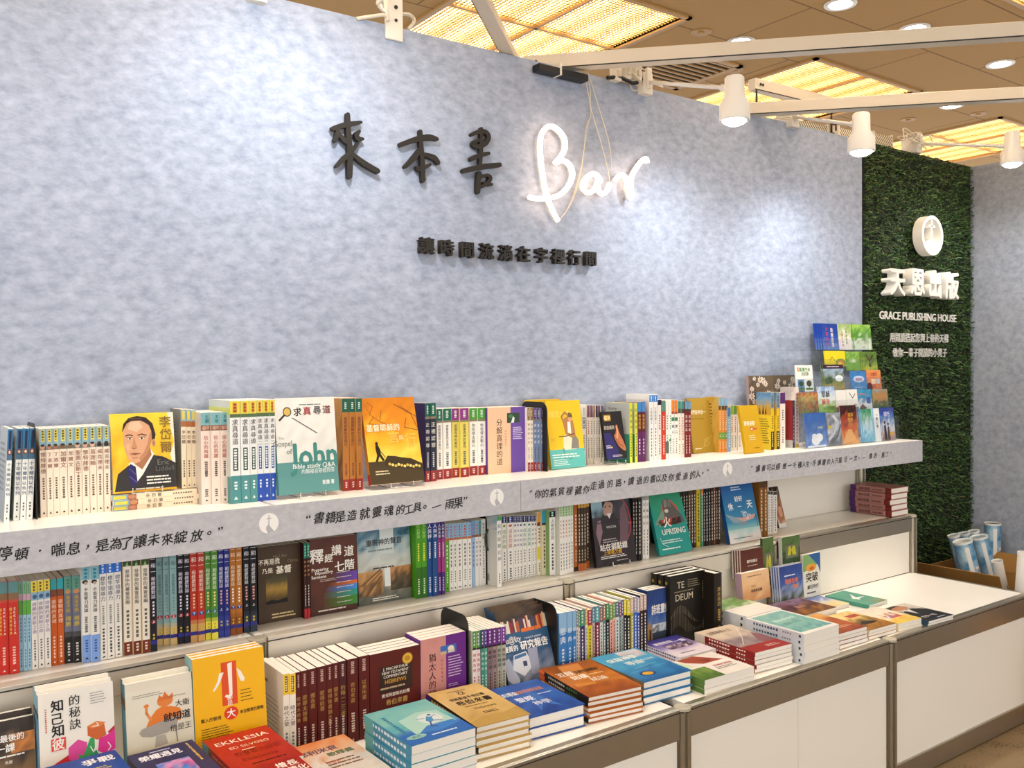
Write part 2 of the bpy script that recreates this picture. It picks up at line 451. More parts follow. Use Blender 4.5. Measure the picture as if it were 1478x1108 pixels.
def luminaire(x, y, label):
    t = thing('ceiling_light', label, 'ceiling light', Matrix.Translation((x, y, ZC)), 'square lattice ceiling lights')
    b = MB(); b.box(0, 1.2, 0, 1.2, .035, .05); obj('diffuser', b, md, t)
    b = MB()
    n = 48
    for i in range(1, n):
        q = 1.2*i/n
        b.box(q-.0042, q+.0042, 0, 1.2, .008, .014); b.box(0, 1.2, q-.0042, q+.0042, .008, .014)
    obj('lattice', b, M_LATT, t)
    b = MB()
    for a in (-.03, 1.2):
        b.box(a, a+.03, -.03, 1.23, -.012, .03); b.box(-.03, 1.23, a, a+.03, -.012, .03)
    b.box(.59, .61, 0, 1.2, -.006, .02); b.box(0, 1.2, .59, .61, -.006, .02)
    obj('light_frame', b, M_FRAME, t)
LUM = {(1.94, 1.10): 'square ceiling light above the neon sign, crossed by the slanting white brace',
       (4.35, 1.10): 'square ceiling light seen between the two white beams above the turf panel',
       (6.77, 1.10): 'far square ceiling light low over the turf panel and white cable clutter',
       (4.35, -1.30): 'square ceiling light at the top corner, only one edge in view',
       (1.94, -1.30): 'square ceiling light in front of the booth wall, over the visitor aisle',
       (-.47, -1.30): 'square ceiling light over the aisle, farthest from the turf panel',
       (-.47, 1.10): 'square ceiling light hidden behind the booth wall end',
       (4.35, 3.5): 'square ceiling light deep in the hall behind the booth wall'}
for (x, y), l in LUM.items():
    t = luminaire(x, y, l)
    if y < 0:                                     # the tubes over the aisle
        L = bpy.data.lights.new('tube_light', 'AREA'); L.shape = 'SQUARE'; L.size = 1.16; L.energy = 90; L.color = (1, .93, .82)
        lo = bpy.data.objects.new('tube_light', L); COL.objects.link(lo); lo.parent = t; lo.location = (.6, .6, -.004)

M_DOWN = mat('downlight_lens', '#ffffff', emit='#fff0d8', estr=30)
DOWN = [((1213, 7), 'round lit downlight nearest the top edge, above the upper beam'), ((1069, 61), 'round lit downlight half hidden by the upper white beam, beside the vent'),
        ((1320, 42), 'round lit downlight just above the upper beam past its middle'), ((1444, 93), 'round lit downlight alone between the two white beams'),
        ((1374, 153), 'round lit downlight half hidden by the lower white beam')]
for (u, v), l in DOWN:
    q = at_z(u, v, ZC-.004)
    t = thing('downlight', l, 'downlight', Matrix.Translation((q[0], q[1], ZC)), 'round ceiling downlights')
    b = MB(); b.lathe([(.062, -.004), (.085, -.006), (.088, 0), (.062, -.0005)], 28); obj('trim_ring', b, M_LAMPW, t, smooth=True)
    b = MB(); b.lathe([(.06, -.006), (.03, -.012), (.001, -.013)][::-1]+[(.062, -.001)], 28); obj('lens', b, M_DOWN, t, smooth=True)
for (u, v), l in [((1012, 46), 'small round ceiling cover plate beside the lit lattice corner'), ((1060, 101), 'small round ceiling cover plate beyond the vent'),
                  ((1311, 172), 'small round ceiling cover plate under the lower beam, beside the spot lamp'), ((1412, 164), 'small round ceiling cover plate next to the far lattice light')]:
    q = at_z(u, v, ZC)
    b = MB(); b.lathe([(.055, -.006), (.06, -.001)], 24); b.lathe([(.02, -.014), (.02, -.006)], 12)
    o = obj('ceiling_cover_plate', b, M_FRAME, label=l, cat='ceiling fitting', group='ceiling cover plates'); o.location = (q[0], q[1], ZC)
q = at_z(962, 108, ZC)
t = thing('ceiling_vent', 'dark slatted square air vent in the tan ceiling above the lamp arm', 'vent', Matrix.Translation((q[0]-.02, q[1]-.12, ZC)))
b = MB()
for a in (-.3, .26): b.box(a, a+.04, -.3, .3, -.012, 0); b.box(-.3, .3, a, a+.04, -.012, 0)
obj('vent_frame', b, M_FRAME, t)
b = MB()
for k in range(9): b.box(-.26, .26, -.25+k*.057, -.235+k*.057, -.012, -.002)
obj('louvre', b, M_FRAME, t)
b = MB(); b.box(-.26, .26, -.26, .26, -.002, 0); obj('vent_throat', b, M_BLACK, t)

# booth beams and brace
def bar(name, p, q, w, h, m, label, cat, extra=None):
    p, q = Vector(p), Vector(q); d = q-p; L = d.length
    x = d.normalized(); y = Vector((0, 0, 1)).cross(x).normalized(); z = x.cross(y)
    M = Matrix(((x.x, y.x, z.x, p.x), (x.y, y.y, z.y, p.y), (x.z, y.z, z.z, p.z), (0, 0, 0, 1)))
    b = MB(); b.box(0, L, -w/2, w/2, -h/2, h/2)
    t = thing(name, label, cat, M)
    o = obj('beam_profile', b, m, t); bevel(o, .003)
    b = MB(); b.box(.0, L, -w/2-.0006, -w/2+.001, -h*.5, -h*.42); obj('groove', b, M_DARK, t)
    b = MB()
    for k in (.03, .045): b.lathe([(.006, 0), (.006, .002)], 10, Matrix.Translation((k, -w/2-.002, 0)) @ Matrix.Rotation(PI/2, 4, 'X'))
    obj('bolt', b, M_DARK, t)
    if extra: extra(t, L, w, h)
    return t
p1 = at_z(757, 94, 2.5); d1 = at_z(1478, 45, 2.5)-p1
bar('roof_beam', p1, p1+d1*1.5, .05, .05, M_ALUW, 'upper white square beam running out from the wall top above the neon sign', 'beam')
p2 = at_z(1043, 161, 2.5); d2 = at_z(1478, 136, 2.5)-p2
bar('roof_beam', p2, p2+d2*1.6, .05, .05, M_ALUW, 'lower white square beam running out from the wall above the turf panel', 'beam')
p0 = at_z(744, 96, 2.5); d0 = at_z(690, -10, 2.5)-p0
bar('brace_bar', p0, p0+d0*1.6, .045, .03, M_ALUW, 'slanting white brace bar crossing the lattice light and meeting the upper beam', 'brace')
# cross tie between the two beams, behind the wall top
pa, pb = at_z(1085, 122, 2.62), at_z(1200, 150, 2.62)
bar('tie_bar', pa, pb, .04, .05, M_ALUW, 'short white tie bar beside the first spot lamp, in front of the lattice light', 'beam')

# spot lamps on arms
M_SPOT = mat('spot_lens', '#ffffff', emit='#ffffff', estr=22)
def spot_lamp(clamp, arm_end, head_bot, label, z=2.5, power=55, aim=None, inview=True):
    if inview:
        c = at_y(*clamp, -.01); a0 = Vector(c); e = Vector(at_y(*arm_end, aim[3] if aim else -.13))
        hb = Vector(at_y(*head_bot, e.y))
    else: a0, e, hb = Vector(clamp), Vector(arm_end), Vector(head_bot)
    t = thing('spot_lamp', label, 'spot lamp', Matrix.Translation(a0), 'white arm spot lamps')
    I = Matrix.Translation(-a0)
    b = MB(); b.box(a0.x-.025, a0.x+.025, -.03, .055, a0.z-.05, a0.z+.03); b.box(a0.x-.012, a0.x+.012, -.04, -.02, a0.z-.03, a0.z+.045)
    o = obj('clamp', b, M_PLASTIC, t); o.data.transform(I); bevel(o, .003)
    b = MB(); b.tube([a0, a0.lerp(e, .5), a0.lerp(e, .86), a0.lerp(e, .87), e], [.0075, .0075, .0075, .012, .012], 10)
    o = obj('arm', b, M_LAMPW, t, smooth=True); o.data.transform(I)
    H = Matrix.Translation((e.x, e.y, hb.z))
    h = .15
    b = MB(); b.lathe([(.049, .0), (.052, .003), (.051, h*.36), (.034, h*.54), (.033, h*.96), (.028, h), (.002, h), (.002, h*.9), (.03, h*.5), (.047, h*.35), (.047, 0)], 28, H)
    o = obj('lamp_head', b, M_LAMPW, t); o.data.transform(I); smooth_by_angle(o)
    b = MB(); b.lathe([(.001, -.016), (.018, -.0145), (.033, -.008), (.0465, .004), (.0465, .012), (.001, .013)], 24, H)
    o = obj('lens', b, M_SPOT, t, smooth=True); o.data.transform(I)
    L = bpy.data.lights.new('spot_light', 'SPOT'); L.energy = power; L.spot_size = math.radians(155); L.spot_blend = .9; L.color = (.95, .975, 1); L.shadow_soft_size = .04
    lo = bpy.data.objects.new('spot_light', L); COL.objects.link(lo); lo.parent = t
    lo.location = Vector((e.x, e.y, hb.z-.045))-a0
    tgt = Vector(aim[:3]) if aim else Vector((e.x, -.05, 0))
    lo.rotation_euler = (tgt-Vector((e.x, e.y, hb.z))).to_track_quat('-Z', 'Y').to_euler()
    return t
spot_lamp((930, 118), (1060, 128), (1075, 178), 'white spot lamp on an arm nearest the upper white beam', aim=(1.95, .0, .9, -.42), power=13)
spot_lamp((1143, 168), (1243, 181), (1254, 222), 'white spot lamp on an arm before the wall and turf joint', aim=(2.8, .0, .9, -.42), power=13)
spot_lamp((1322, 207), (1461, 211), (1465, 238), 'white spot lamp on an arm over the turf panel and side wall', aim=(3.75, .0, .9, -.42), power=11)
spot_lamp((.24, -.01, 2.5), (.30, -.6, 2.60), (.30, -.6, 2.46), 'white spot lamp on an arm over the bare wall, above the frame', aim=(.30, .0, 1.75), power=19, inview=False)
spot_lamp((-1.0, -.01, 2.5), (-.95, -.6, 2.60), (-.95, -.6, 2.46), 'white spot lamp on an arm at the far bare wall end', aim=(-.95, .0, 1.5), power=12, inview=False)

# clamps, plugs and cables on the wall top
def cable(pts, r, m, name, label, cat='cable', **kw):
    c = []
    P = [np.array(p, float) for p in pts]
    for i in range(len(P)-1):
        p0_, p1_, p2_, p3_ = P[max(i-1, 0)], P[i], P[i+1], P[min(i+2, len(P)-1)]
        for k in range(6):
            t = k/6; c.append(.5*((2*p1_)+(-p0_+p2_)*t+(2*p0_-5*p1_+4*p2_-p3_)*t*t+(-p0_+3*p1_-3*p2_+p3_)*t**3))
    c.append(P[-1])
    b = MB(); b.tube(c, r, 7); return obj(name, b, m, smooth=True, label=label, cat=cat, **kw)
q = at_y(567, 38, 0)
t = thing('wall_clamp', 'white perforated clamp plate on the wall top with looped white cords', 'clamp', Matrix.Translation((q[0], 0, q[2])))
b = MB(); b.box(-.03, .03, -.012, .0, -.045, .09); b.box(-.03, .03, -.0, .055, .075, .09); o = obj('plate', b, M_PLASTIC, t); bevel(o, .004)
b = MB(); b.lathe([(.006, 0), (.006, .003)], 10, Matrix.Translation((.004, -.0155, .055)) @ Matrix.Rotation(-PI/2, 4, 'X')); b.lathe([(.005, 0), (.005, .003)], 10, Matrix.Translation((.004, -.0155, .015)) @ Matrix.Rotation(-PI/2, 4, 'X')); obj('bolt', b, M_DARK, t)
b = MB(); b.tube([(-.05, -.01, .05), (-.03, -.015, .02), (-.03, -.01, .1)], .009, 8); obj('wing_screw', b, M_PLASTIC, t, smooth=True)
def qz(u, v, y=0.0): return tuple(at_y(u, v, y))
cable([qz(515, 27, -.005), qz(535, 24, -.012), qz(556, 22, -.02), qz(560, 30, -.02)], .006, M_CABLE, 'white_cable', 'thick white cord lying along the wall top, leading to the perforated clamp')
cable([qz(575, 20, .0), qz(590, 21, .01), qz(598, 30, .02), qz(590, 42, .02)], .006, M_CABLE, 'white_cable', 'white cord looping over the wall top behind the perforated clamp')
cable([qz(876, 112, -.02), qz(895, 112, -.03), qz(915, 120, -.03), qz(928, 112, -.02), qz(931, 98, -.02)], .007, M_BLACK, 'black_cable', 'black cable sagging from the beam across the wall top')
for (u, v), l in [((884, 106), 'white angled plug clamp on the wall top, first beneath the beam'), ((898, 104), 'white plug box under the beam beside the black cable'), ((913, 106), 'tall white plug box under the beam, nearest the lamp arm')]:
    q = at_y(u, v, 0)
    t = thing('plug_box', l, 'plug', Matrix.Translation(q)); b = MB(); b.box(-.016, .016, -.035, 0, -.035, .035); o = obj('housing', b, M_PLASTIC, t); bevel(o, .004)
    b = MB(); b.box(-.008, .008, -.042, -.034, -.02, .0); obj('latch', b, M_CABLE, t)
q = at_y(805, 106, -.02)
t = thing('power_adapter', 'flat black power adapter strapped beneath the upper beam', 'power adapter', Matrix.Translation((q[0], -.02, q[2])))
b = MB(); b.box(-.1, .12, -.025, .015, -.012, .012); o = obj('case', b, M_BLACK, t); bevel(o, .003)
b = MB(); b.box(-.01, -.003, -.027, .017, -.0135, .03); obj('zip_tie', b, M_PLASTIC, t)
for k, (pts, l) in enumerate([
    ([qz(845, 105, -.02), qz(852, 130, -.012), qz(853, 155, -.012), qz(866, 200, -.012), qz(877, 243, -.012), qz(880, 262, -.012)], 'thin pale wire hanging from the beam to the letter a of the neon sign'),
    ([qz(849, 105, -.02), qz(856, 128, -.012), qz(866, 160, -.012), qz(880, 210, -.012), qz(883, 245, -.012)], 'thin pale wire hanging closest to the last letter of the neon sign'),
    ([qz(843, 106, -.02), qz(853, 160, -.012), qz(846, 185, -.012), qz(840, 240, -.012), qz(826, 290, -.012), qz(807, 318, -.012)], 'thin pale wire slanting down to the foot of the neon capital letter'),
    ([qz(850, 172, -.01), qz(844, 210, -.008), qz(838, 245, -.008), qz(827, 283, -.008), qz(815, 310, -.008)], 'second thin pale wire doubling the slanting one beside the neon capital')]):
    cable(pts, .0016, M_CABLE, 'neon_wire', l, 'wire', group='wires of the neon sign')
for (u0, v0), l in [((1320, 205), 'tangle of thin white cords around the third lamp clamp'), ((1140, 170), 'tangle of thin white cords around the second lamp clamp'), ((922, 118), 'tangle of thin white cords below the first lamp clamp')]:
    q = at_y(u0, v0, -.02); r_ = random.Random(u0); pts = []
    for k in range(16): pts.append((q[0]+r_.uniform(-.13, .13), -.02+r_.uniform(-.03, .03), q[2]+r_.uniform(-.03, .06)))
    cable(pts, .003, M_CABLE, 'cord_tangle', l, 'cord')
# perforated trays seen past the wall top
mp_ = bpy.data.materials.new('perforated_white_steel'); mp_.use_nodes = True
nt = mp_.node_tree; bb = nt.nodes['Principled BSDF']; tc = nt.nodes.new('ShaderNodeTexCoord')
mpn = nt.nodes.new('ShaderNodeMapping'); mpn.inputs['Rotation'].default_value = (0, PI/4, 0); mpn.inputs['Scale'].default_value = (28, 28, 28)
ck = nt.nodes.new('ShaderNodeTexWave'); ck.inputs['Scale'].default_value = .9; ck.bands_direction = 'X'
r = nt.nodes.new('ShaderNodeValToRGB'); r.color_ramp.interpolation = 'CONSTANT'; r.color_ramp.elements[0].color = (*hexc('#5b4527'), 1); r.color_ramp.elements[1].color = (*hexc('#e9dcc2'), 1); r.color_ramp.elements[1].position = .42
nt.links.new(tc.outputs['Object'], mpn.inputs['Vector']); nt.links.new(mpn.outputs['Vector'], ck.inputs['Vector']); nt.links.new(ck.outputs['Fac'], r.inputs[0]); nt.links.new(r.outputs[0], bb.inputs['Base Color'])
for (u0, v0, u1, v1), l in [((1150, 165, 1194, 190), 'white perforated steel tray behind the wall top, closest to the first lamp'), ((1212, 178, 1252, 202), 'white perforated steel tray behind the wall top, middle of three'), ((1263, 186, 1287, 212), 'white perforated steel tray end behind the second spot lamp')]:
    a = at_y(u0, v0, .052); c = at_y(u1, v1, .052)
    t = thing('perforated_tray', l, 'cable tray', Matrix.Translation((a[0], .0512, c[2]-.15))); b = MB(); b.box(0, c[0]-a[0], 0, .02, 0, a[2]-c[2]+.13); obj('mesh_plate', b, mp_, t)
    b = MB(); b.box(-.012, 0, 0, .03, 0, a[2]-c[2]+.14); b.box(c[0]-a[0], c[0]-a[0]+.012, 0, .03, 0, a[2]-c[2]+.14); b.box(0, c[0]-a[0], .02, .1, 0, .02); obj('edge_flange', b, M_ALUW, t)
for (u, v, hh), l in [((1052, 140, .13), 'short dark threaded rod on the wall top before the first spot lamp'), ((1092, 150, .16), 'short dark threaded rod with hook on the wall top beside the first lamp head'), ((1200, 185, .12), 'short dark threaded rod on the wall top between the perforated trays')]:
    q = at_y(u, v, .02); b = MB(); b.tube([(q[0], .02, HW-.002), (q[0], .02, HW+hh)], .0045, 8); b.tube([(q[0], .02, HW+.05), (q[0]+.02, .01, HW+.05), (q[0]+.02, .01, HW+.02)], .004, 8); b.lathe([(.014, HW-.001), (.014, HW+.008)], 8, Matrix.Translation((q[0], .02, 0)))
    obj('hanger_rod', b, M_DARK, smooth=True, label=l, cat='rod')

# ------------------------------------------------------------------ turf panel
t = thing('turf_panel', 'tall dark green artificial grass panel with raised white lettering', 'wall panel', Matrix.Translation((XG, 0, 0)))
b = MB(); b.box(0, .995, 0, .045, 0, HW); obj('backing_board', b, mat('turf_backing', '#141c0c', rough=.9, var=.3, vscale=60), t)
mt = bpy.data.materials.new('turf_blade'); mt.use_nodes = True
nt = mt.node_tree; bb = nt.nodes['Principled BSDF']; a = nt.nodes.new('ShaderNodeAttribute'); a.attribute_name = 'ink'
nt.links.new(a.outputs['Color'], bb.inputs['Base Color']); bb.inputs['Roughness'].default_value = .55
N = 26000
c0 = np.stack([rng.uniform(.004, .991, N), np.zeros(N), rng.uniform(.004, HW-.004, N)], 1)
ang = rng.uniform(0, 2*PI, N); ln = rng.uniform(.012, .03, N); out = rng.uniform(.006, .026, N); wd = rng.uniform(.0014, .0026, N)
d = np.stack([np.cos(ang), np.zeros(N), np.sin(ang)], 1); nrm = np.stack([-np.sin(ang), np.zeros(N), np.cos(ang)], 1)
mid = c0+d*(ln*.5)[:, None]; mid[:, 1] = -out; tip = c0+d*ln[:, None]; tip[:, 1] = -out*rng.uniform(.5, 1.2, N)
sway = nrm*(rng.uniform(-.006, .006, N))[:, None]; tip = tip+sway
V = np.stack([c0-nrm*wd[:, None], c0+nrm*wd[:, None], mid+nrm*wd[:, None], mid-nrm*wd[:, None], tip+nrm*(wd*.3)[:, None], tip-nrm*(wd*.3)[:, None]], 1)
V[:, :, 0] = np.clip(V[:, :, 0], .002, .993); V[:, :, 2] = np.clip(V[:, :, 2], .002, HW-.002)
V = V.reshape(-1, 3)
base = np.arange(N)[:, None]*6
faces = np.concatenate([base+np.array([[0, 1, 2, 3]]), base+np.array([[3, 2, 4, 5]])], 1).reshape(-1, 4)
me = bpy.data.meshes.new('grass_blades'); me.from_pydata(V.tolist(), [], faces.tolist())
pal = np.array([hexc(c) for c in ('#1b2b10', '#2b4316', '#3a5a20', '#4d722e', '#6f9150', '#203216', '#6f6c36')])
ci = rng.choice(len(pal), N, p=[.2, .22, .22, .14, .07, .11, .04])
cc = np.repeat(np.concatenate([pal[ci], np.ones((N, 1))], 1), 8, axis=0)
at = me.color_attributes.new('ink', 'FLOAT_COLOR', 'CORNER'); at.data.foreach_set('color', cc.ravel())
me.materials.append(mt)
link('grass_blades', me, t, kind='stuff')

# lettering standing on the turf
def char_solid(ch, bold, em, sx, depth, M, mats, name, label, cat, group=None, mir=False):
    """one solid character, front face towards -Y"""
    c = bpy.data.curves.new('letters', 'FONT'); c.body = ch; c.resolution_u = 3; c.extrude = depth/2/em
    o = bpy.data.objects.new('letters', c); me0 = o.to_mesh(); me = me0.copy(); o.to_mesh_clear(); bpy.data.objects.remove(o); bpy.data.curves.remove(c)
    me.materials.clear(); me.name = name
    xs_ = [v.co.x for v in me.vertices]; cx = (min(xs_)+max(xs_))/2 if len(ch) == 1 else 0
    if bold:
        import bmesh
        bm = bmesh.new()
        for k_, (dx, dy) in enumerate(((-bold, 0), (bold, 0), (0, bold*.8), (0, -bold*.8), (-bold*.6, bold*.6), (bold*.6, -bold*.6))):
            n0 = len(bm.verts); bm.from_mesh(me); bm.verts.ensure_lookup_table()
            for q_ in bm.verts[n0:]: q_.co.x += dx; q_.co.y += dy; q_.co.z *= 1-.004*k_
        bm.to_mesh(me); bm.free()
    me.transform(Matrix.Diagonal((sx, em, em, 1)) @ Matrix.Translation((-cx, -.38 if len(ch) == 1 else 0, depth/2/em)))
    me.transform(Matrix.Rotation(PI/2, 4, 'X'))
    me.materials.append(mats)
    return link(name, me, None, label, cat, group, None, M)
KT = (1230, 200, 3.077)
yt = -.028
for ch, u, v, hh, l in [('天', 198, 632, 118, 'first'), ('恩', 287, 635, 118, 'second'), ('出', 365, 645, 118, 'third'), ('版', 440, 652, 112, 'last')]:
    q = at_y(*px(KT, u, v), yt-.05); em = .142
    char_solid(ch, .03, em, em*.95, .05, Matrix.Translation((q[0]+.012, yt, q[2])), M_FOAM, 'raised_character', f'{l} of the four thick white characters on the green turf', 'sign letter', 'thick white characters on the turf')
q = at_y(*px(KT, 358, 430), yt-.05)
t = thing('ring_emblem', 'thick white ring emblem with a cross inside, above the white characters on turf', 'emblem', Matrix.Translation((q[0], yt, q[2])))
b = MB(); RX = Matrix.Rotation(PI/2, 4, 'X'); rr = .098
b.lathe([(rr, 0), (rr, .05), (rr-.016, .05), (rr-.016, 0), (rr, 0)], 48, RX); o = obj('ring', b, M_FOAM, t); smooth_by_angle(o)
b = MB(); b.prism([(-.006, -.02), (.006, -.02), (.006, .086), (-.006, .086)], -.046, -.004); b.prism([(-.026, .04), (.03, .04), (.03, .052), (-.026, .052)], -.046, -.004)
b.prism([(-.006, -.02), (-.03, -.045), (-.05, -.07), (.0, -.088), (.045, -.074), (.02, -.04), (.006, -.02)], -.046, -.004); obj('cross', b, M_FOAM, t)
b = MB(); b.prism([(-.006-.076*math.sin(a_), .082*math.cos(a_)) for a_ in np.linspace(.1, 2.6, 14)], -.02, -.002); obj('inner_plate', b, M_FOAM, t)
def wall_line(text, uv0, uv1, em, bold, name, label, y=yt-.008, depth=.004):
    a = at_y(*px(KT, *uv0), y); c = at_y(*px(KT, *uv1), y)
    v, f = glyphs(text, bold); w0 = v[:, 0].max()-v[:, 0].min()
    b = MB(); sx = (c[0]-a[0])/w0
    n = len(v); P = np.stack([(v[:, 0]-v[:, 0].min())*sx, np.full(n, -depth)-stacked(text, bold, n), (v[:, 1]-.36)*em], 1)
    b.add(P, f); P2 = P.copy(); P2[:, 1] = 0; b.add(P2, [g[::-1] for g in f])
    o = obj(name, b, M_FOAM, label=label, cat='sign lettering'); o.location = (a[0], y, (a[2]+c[2])/2)
    return o
wall_line('GRACE PUBLISHING HOUSE', (120, 785), (460, 795), .054, .0, 'sign_lettering', 'row of slim white capital letters on turf under the thick characters')
wall_line('用閱讀搭起您與上帝的天梯', (165, 883), (425, 888), .048, .014, 'sign_lettering', 'upper of two small white text lines low on the turf')
wall_line('做你一輩子閱讀的小凳子', (178, 950), (418, 951), .048, .014, 'sign_lettering', 'lower of two small white text lines low on the turf')

# ------------------------------------------------------------------ wall signs
def ribbon(b, pts, wds, y0, y1):
    """a flat brush stroke with round ends, stood off the wall"""
    p = np.array(pts, float); n = len(p)
    fine, ww = [], []
    wds = wds if isinstance(wds, (list, tuple)) else [wds]*n
    for i in range(n-1):
        a, q, r_, s = p[max(i-1, 0)], p[i], p[i+1], p[min(i+2, n-1)]
        for k in range(5):
            t_ = k/5; fine.append(.5*((2*q)+(-a+r_)*t_+(2*a-5*q+4*r_-s)*t_*t_+(-a+3*q-3*r_+s)*t_**3)); ww.append(wds[i]*(1-t_)+wds[i+1]*t_)
    fine.append(p[-1]); ww.append(wds[-1]); fine = np.array(fine); m = len(fine)
    L, R_ = [], []
    for i in range(m):
        d_ = fine[min(i+1, m-1)]-fine[max(i-1, 0)]; d_ /= np.linalg.norm(d_)+1e-12; nn = np.array([-d_[1], d_[0]])
        L.append(fine[i]+nn*ww[i]); R_.append(fine[i]-nn*ww[i])
    d_ = fine[-1]-fine[-2]; d_ /= np.linalg.norm(d_); nn = np.array([-d_[1], d_[0]])
    cap1 = [fine[-1]+ww[-1]*(nn*math.cos(a)+d_*math.sin(a)) for a in np.linspace(0, PI, 6)[1:-1]]
    d_ = fine[0]-fine[1]; d_ /= np.linalg.norm(d_); nn = np.array([-d_[1], d_[0]])
    cap0 = [fine[0]+ww[0]*(nn*math.cos(a)+d_*math.sin(a)) for a in np.linspace(0, PI, 6)[1:-1]]
    out_ = L+cap1+R_[::-1]+cap0; K = len(out_)
    V_ = [(q[0], y0, q[1]) for q in out_]+[(q[0], y1, q[1]) for q in out_]
    # strip faces front and back keep concave strokes clean
    F_ = []
    for off, fl in ((0, False), (K, True)):
        for i in range(m-1):
            g = [off+i, off+i+1, off+(m+len(cap1)+m-1)-(i+1), off+(m+len(cap1)+m-1)-i]; F_.append(g[::-1] if fl else g)
        g = [off+m-1]+[off+m+k for k in range(len(cap1))]+[off+m+len(cap1)]; F_.append(g[::-1] if fl else g)
        g = [off+2*m+len(cap1)-1]+[off+2*m+len(cap1)+k for k in range(len(cap0))]+[off]; F_.append(g[::-1] if fl else g)
    F_ += [(i, i+K, (i+1) % K+K, (i+1) % K) for i in range(K)]
    b.add(V_, F_)
KS = (460, 150, 5.2786)
SIGN = {'lai': ([([(225, 80), (228, 200), (240, 350), (240, 470), (238, 550)], [14, 17, 19, 20, 17]), ([(112, 186), (205, 158), (325, 138)], [14, 17, 9]), ([(150, 192), (142, 235), (126, 278)], [16, 14, 11]), ([(155, 225), (185, 262), (215, 285)], [12, 15, 16]),
        ([(312, 206), (290, 235), (305, 265), (338, 266)], [9, 17, 17, 9]), ([(302, 297), (258, 355), (200, 410), (138, 474)], [8, 12, 15, 9]), ([(258, 380), (350, 452), (450, 510)], [13, 18, 17])], 'first'),
        'ben': ([([(778, 208), (785, 350), (795, 480), (797, 582)], [13, 17, 18, 15]), ([(630, 308), (755, 265), (845, 252), (905, 266)], [15, 18, 19, 12]), ([(775, 345), (725, 415), (662, 478)], [13, 18, 11]), ([(810, 385), (880, 408), (912, 445)], [14, 19, 16]), ([(755, 484), (775, 495), (850, 462)], [14, 16, 10])], 'second'),
        'shu': ([([(1243, 188), (1240, 330), (1234, 455)], [12, 16, 13]), ([(1170, 232), (1230, 208), (1278, 215), (1298, 252), (1272, 302), (1215, 325), (1182, 312), (1186, 290), (1225, 275)], [12, 15, 16, 17, 16, 15, 14, 12, 10]), ([(1165, 418), (1230, 390), (1298, 375)], [15, 16, 12]), ([(1108, 508), (1240, 478), (1382, 463)], [16, 18, 16]), ([(1226, 528), (1218, 600), (1216, 668)], [17, 18, 16]), ([(1235, 560), (1280, 542), (1310, 560), (1290, 600), (1240, 632)], [9, 11, 15, 14, 10]), ([(1262, 600), (1290, 610), (1320, 612)], [9, 11, 9])], 'third')}
for nm, (strokes, l) in SIGN.items():
    b = MB(); s1 = at_y(600, 220, -.02); s2 = at_y(601, 220, -.02); u2 = (s2[0]-s1[0])/KS[2]
    allp = []
    for k, (pts, w) in enumerate(strokes):
        P = [at_y(*px(KS, *p_), -.024) for p_ in pts]
        e = k*.0002
        ribbon(b, [(q[0], q[2]) for q in P], [x*u2 for x in w], -.024-e, -.010+e)
    P = at_y(*px(KS, *strokes[0][0][2]), 0)
    for dz in (.04, -.04): b.tube([(P[0], -.011, P[2]+dz), (P[0], 0, P[2]+dz)], .004, 6)
    obj('brush_character', b, M_LETTER, label=f'{l} of the three large black brush-written characters on the wall', cat='sign letter', group='large black characters')
KB2 = (590, 330, 5.0966)
ROW = '讓時間流淌在字裡行間'
ORD = ['first', 'second', 'third', 'fourth', 'fifth', 'sixth', 'seventh', 'eighth', 'ninth', 'tenth', 'eleventh', 'twelfth', 'thirteenth', 'fourteenth', 'fifteenth', 'sixteenth', 'seventeenth', 'eighteenth']
for i, (ch, u, v) in enumerate(zip(ROW, [138, 287, 436, 580, 718, 852, 984, 1106, 1224, 1344], [122, 138, 152, 164, 177, 184, 194, 202, 210, 218])):
    q = at_y(*px(KB2, u, v), -.03)
    char_solid(ch, .03, .054, .055, .02, Matrix.Translation((q[0], -.01, q[2])), M_LETTER, 'block_character', f'{ORD[i]} small thick black character in the row beneath the neon sign', 'sign letter', 'small black characters in a row')
# neon
M_NEON = mat('lit_neon_tube', '#ffffff', emit='#ffd9b8', estr=6)
KN = (740, 150, 5.832)
NEON = {'letter_tube': [[(383, 985), (330, 880), (292, 775), (258, 620), (236, 450), (232, 310), (262, 220), (320, 188), (385, 220), (435, 290), (440, 375), (400, 450), (362, 492), (430, 478), (485, 520), (505, 600), (470, 690), (400, 760), (320, 790), (220, 797), (138, 785)]],
        'second': [[(742, 660), (715, 605), (665, 590), (612, 630), (592, 690), (615, 738), (655, 742), (700, 700), (728, 630), (718, 700), (742, 752), (780, 745), (812, 700), (815, 662)]],
        'third': [[(862, 645), (895, 605), (940, 605), (962, 650), (968, 720), (990, 790), (1000, 780), (995, 700), (1000, 620), (1040, 540), (1090, 475), (1125, 462), (1130, 495)]]}
t = thing('neon_sign', 'glowing warm white script neon sign hanging on the wall', 'neon sign', Matrix.Translation(at_y(850, 250, -.03)))
def smooth_path(pts, n=6):
    P = [np.array(p, float) for p in pts]; c = []
    for i in range(len(P)-1):
        a, q, r_, s = P[max(i-1, 0)], P[i], P[i+1], P[min(i+2, len(P)-1)]
        for k in range(n):
            t_ = k/n; c.append(.5*((2*q)+(-a+r_)*t_+(2*a-5*q+4*r_-s)*t_*t_+(-a+3*q-3*r_+s)*t_**3))
    c.append(P[-1]); return c
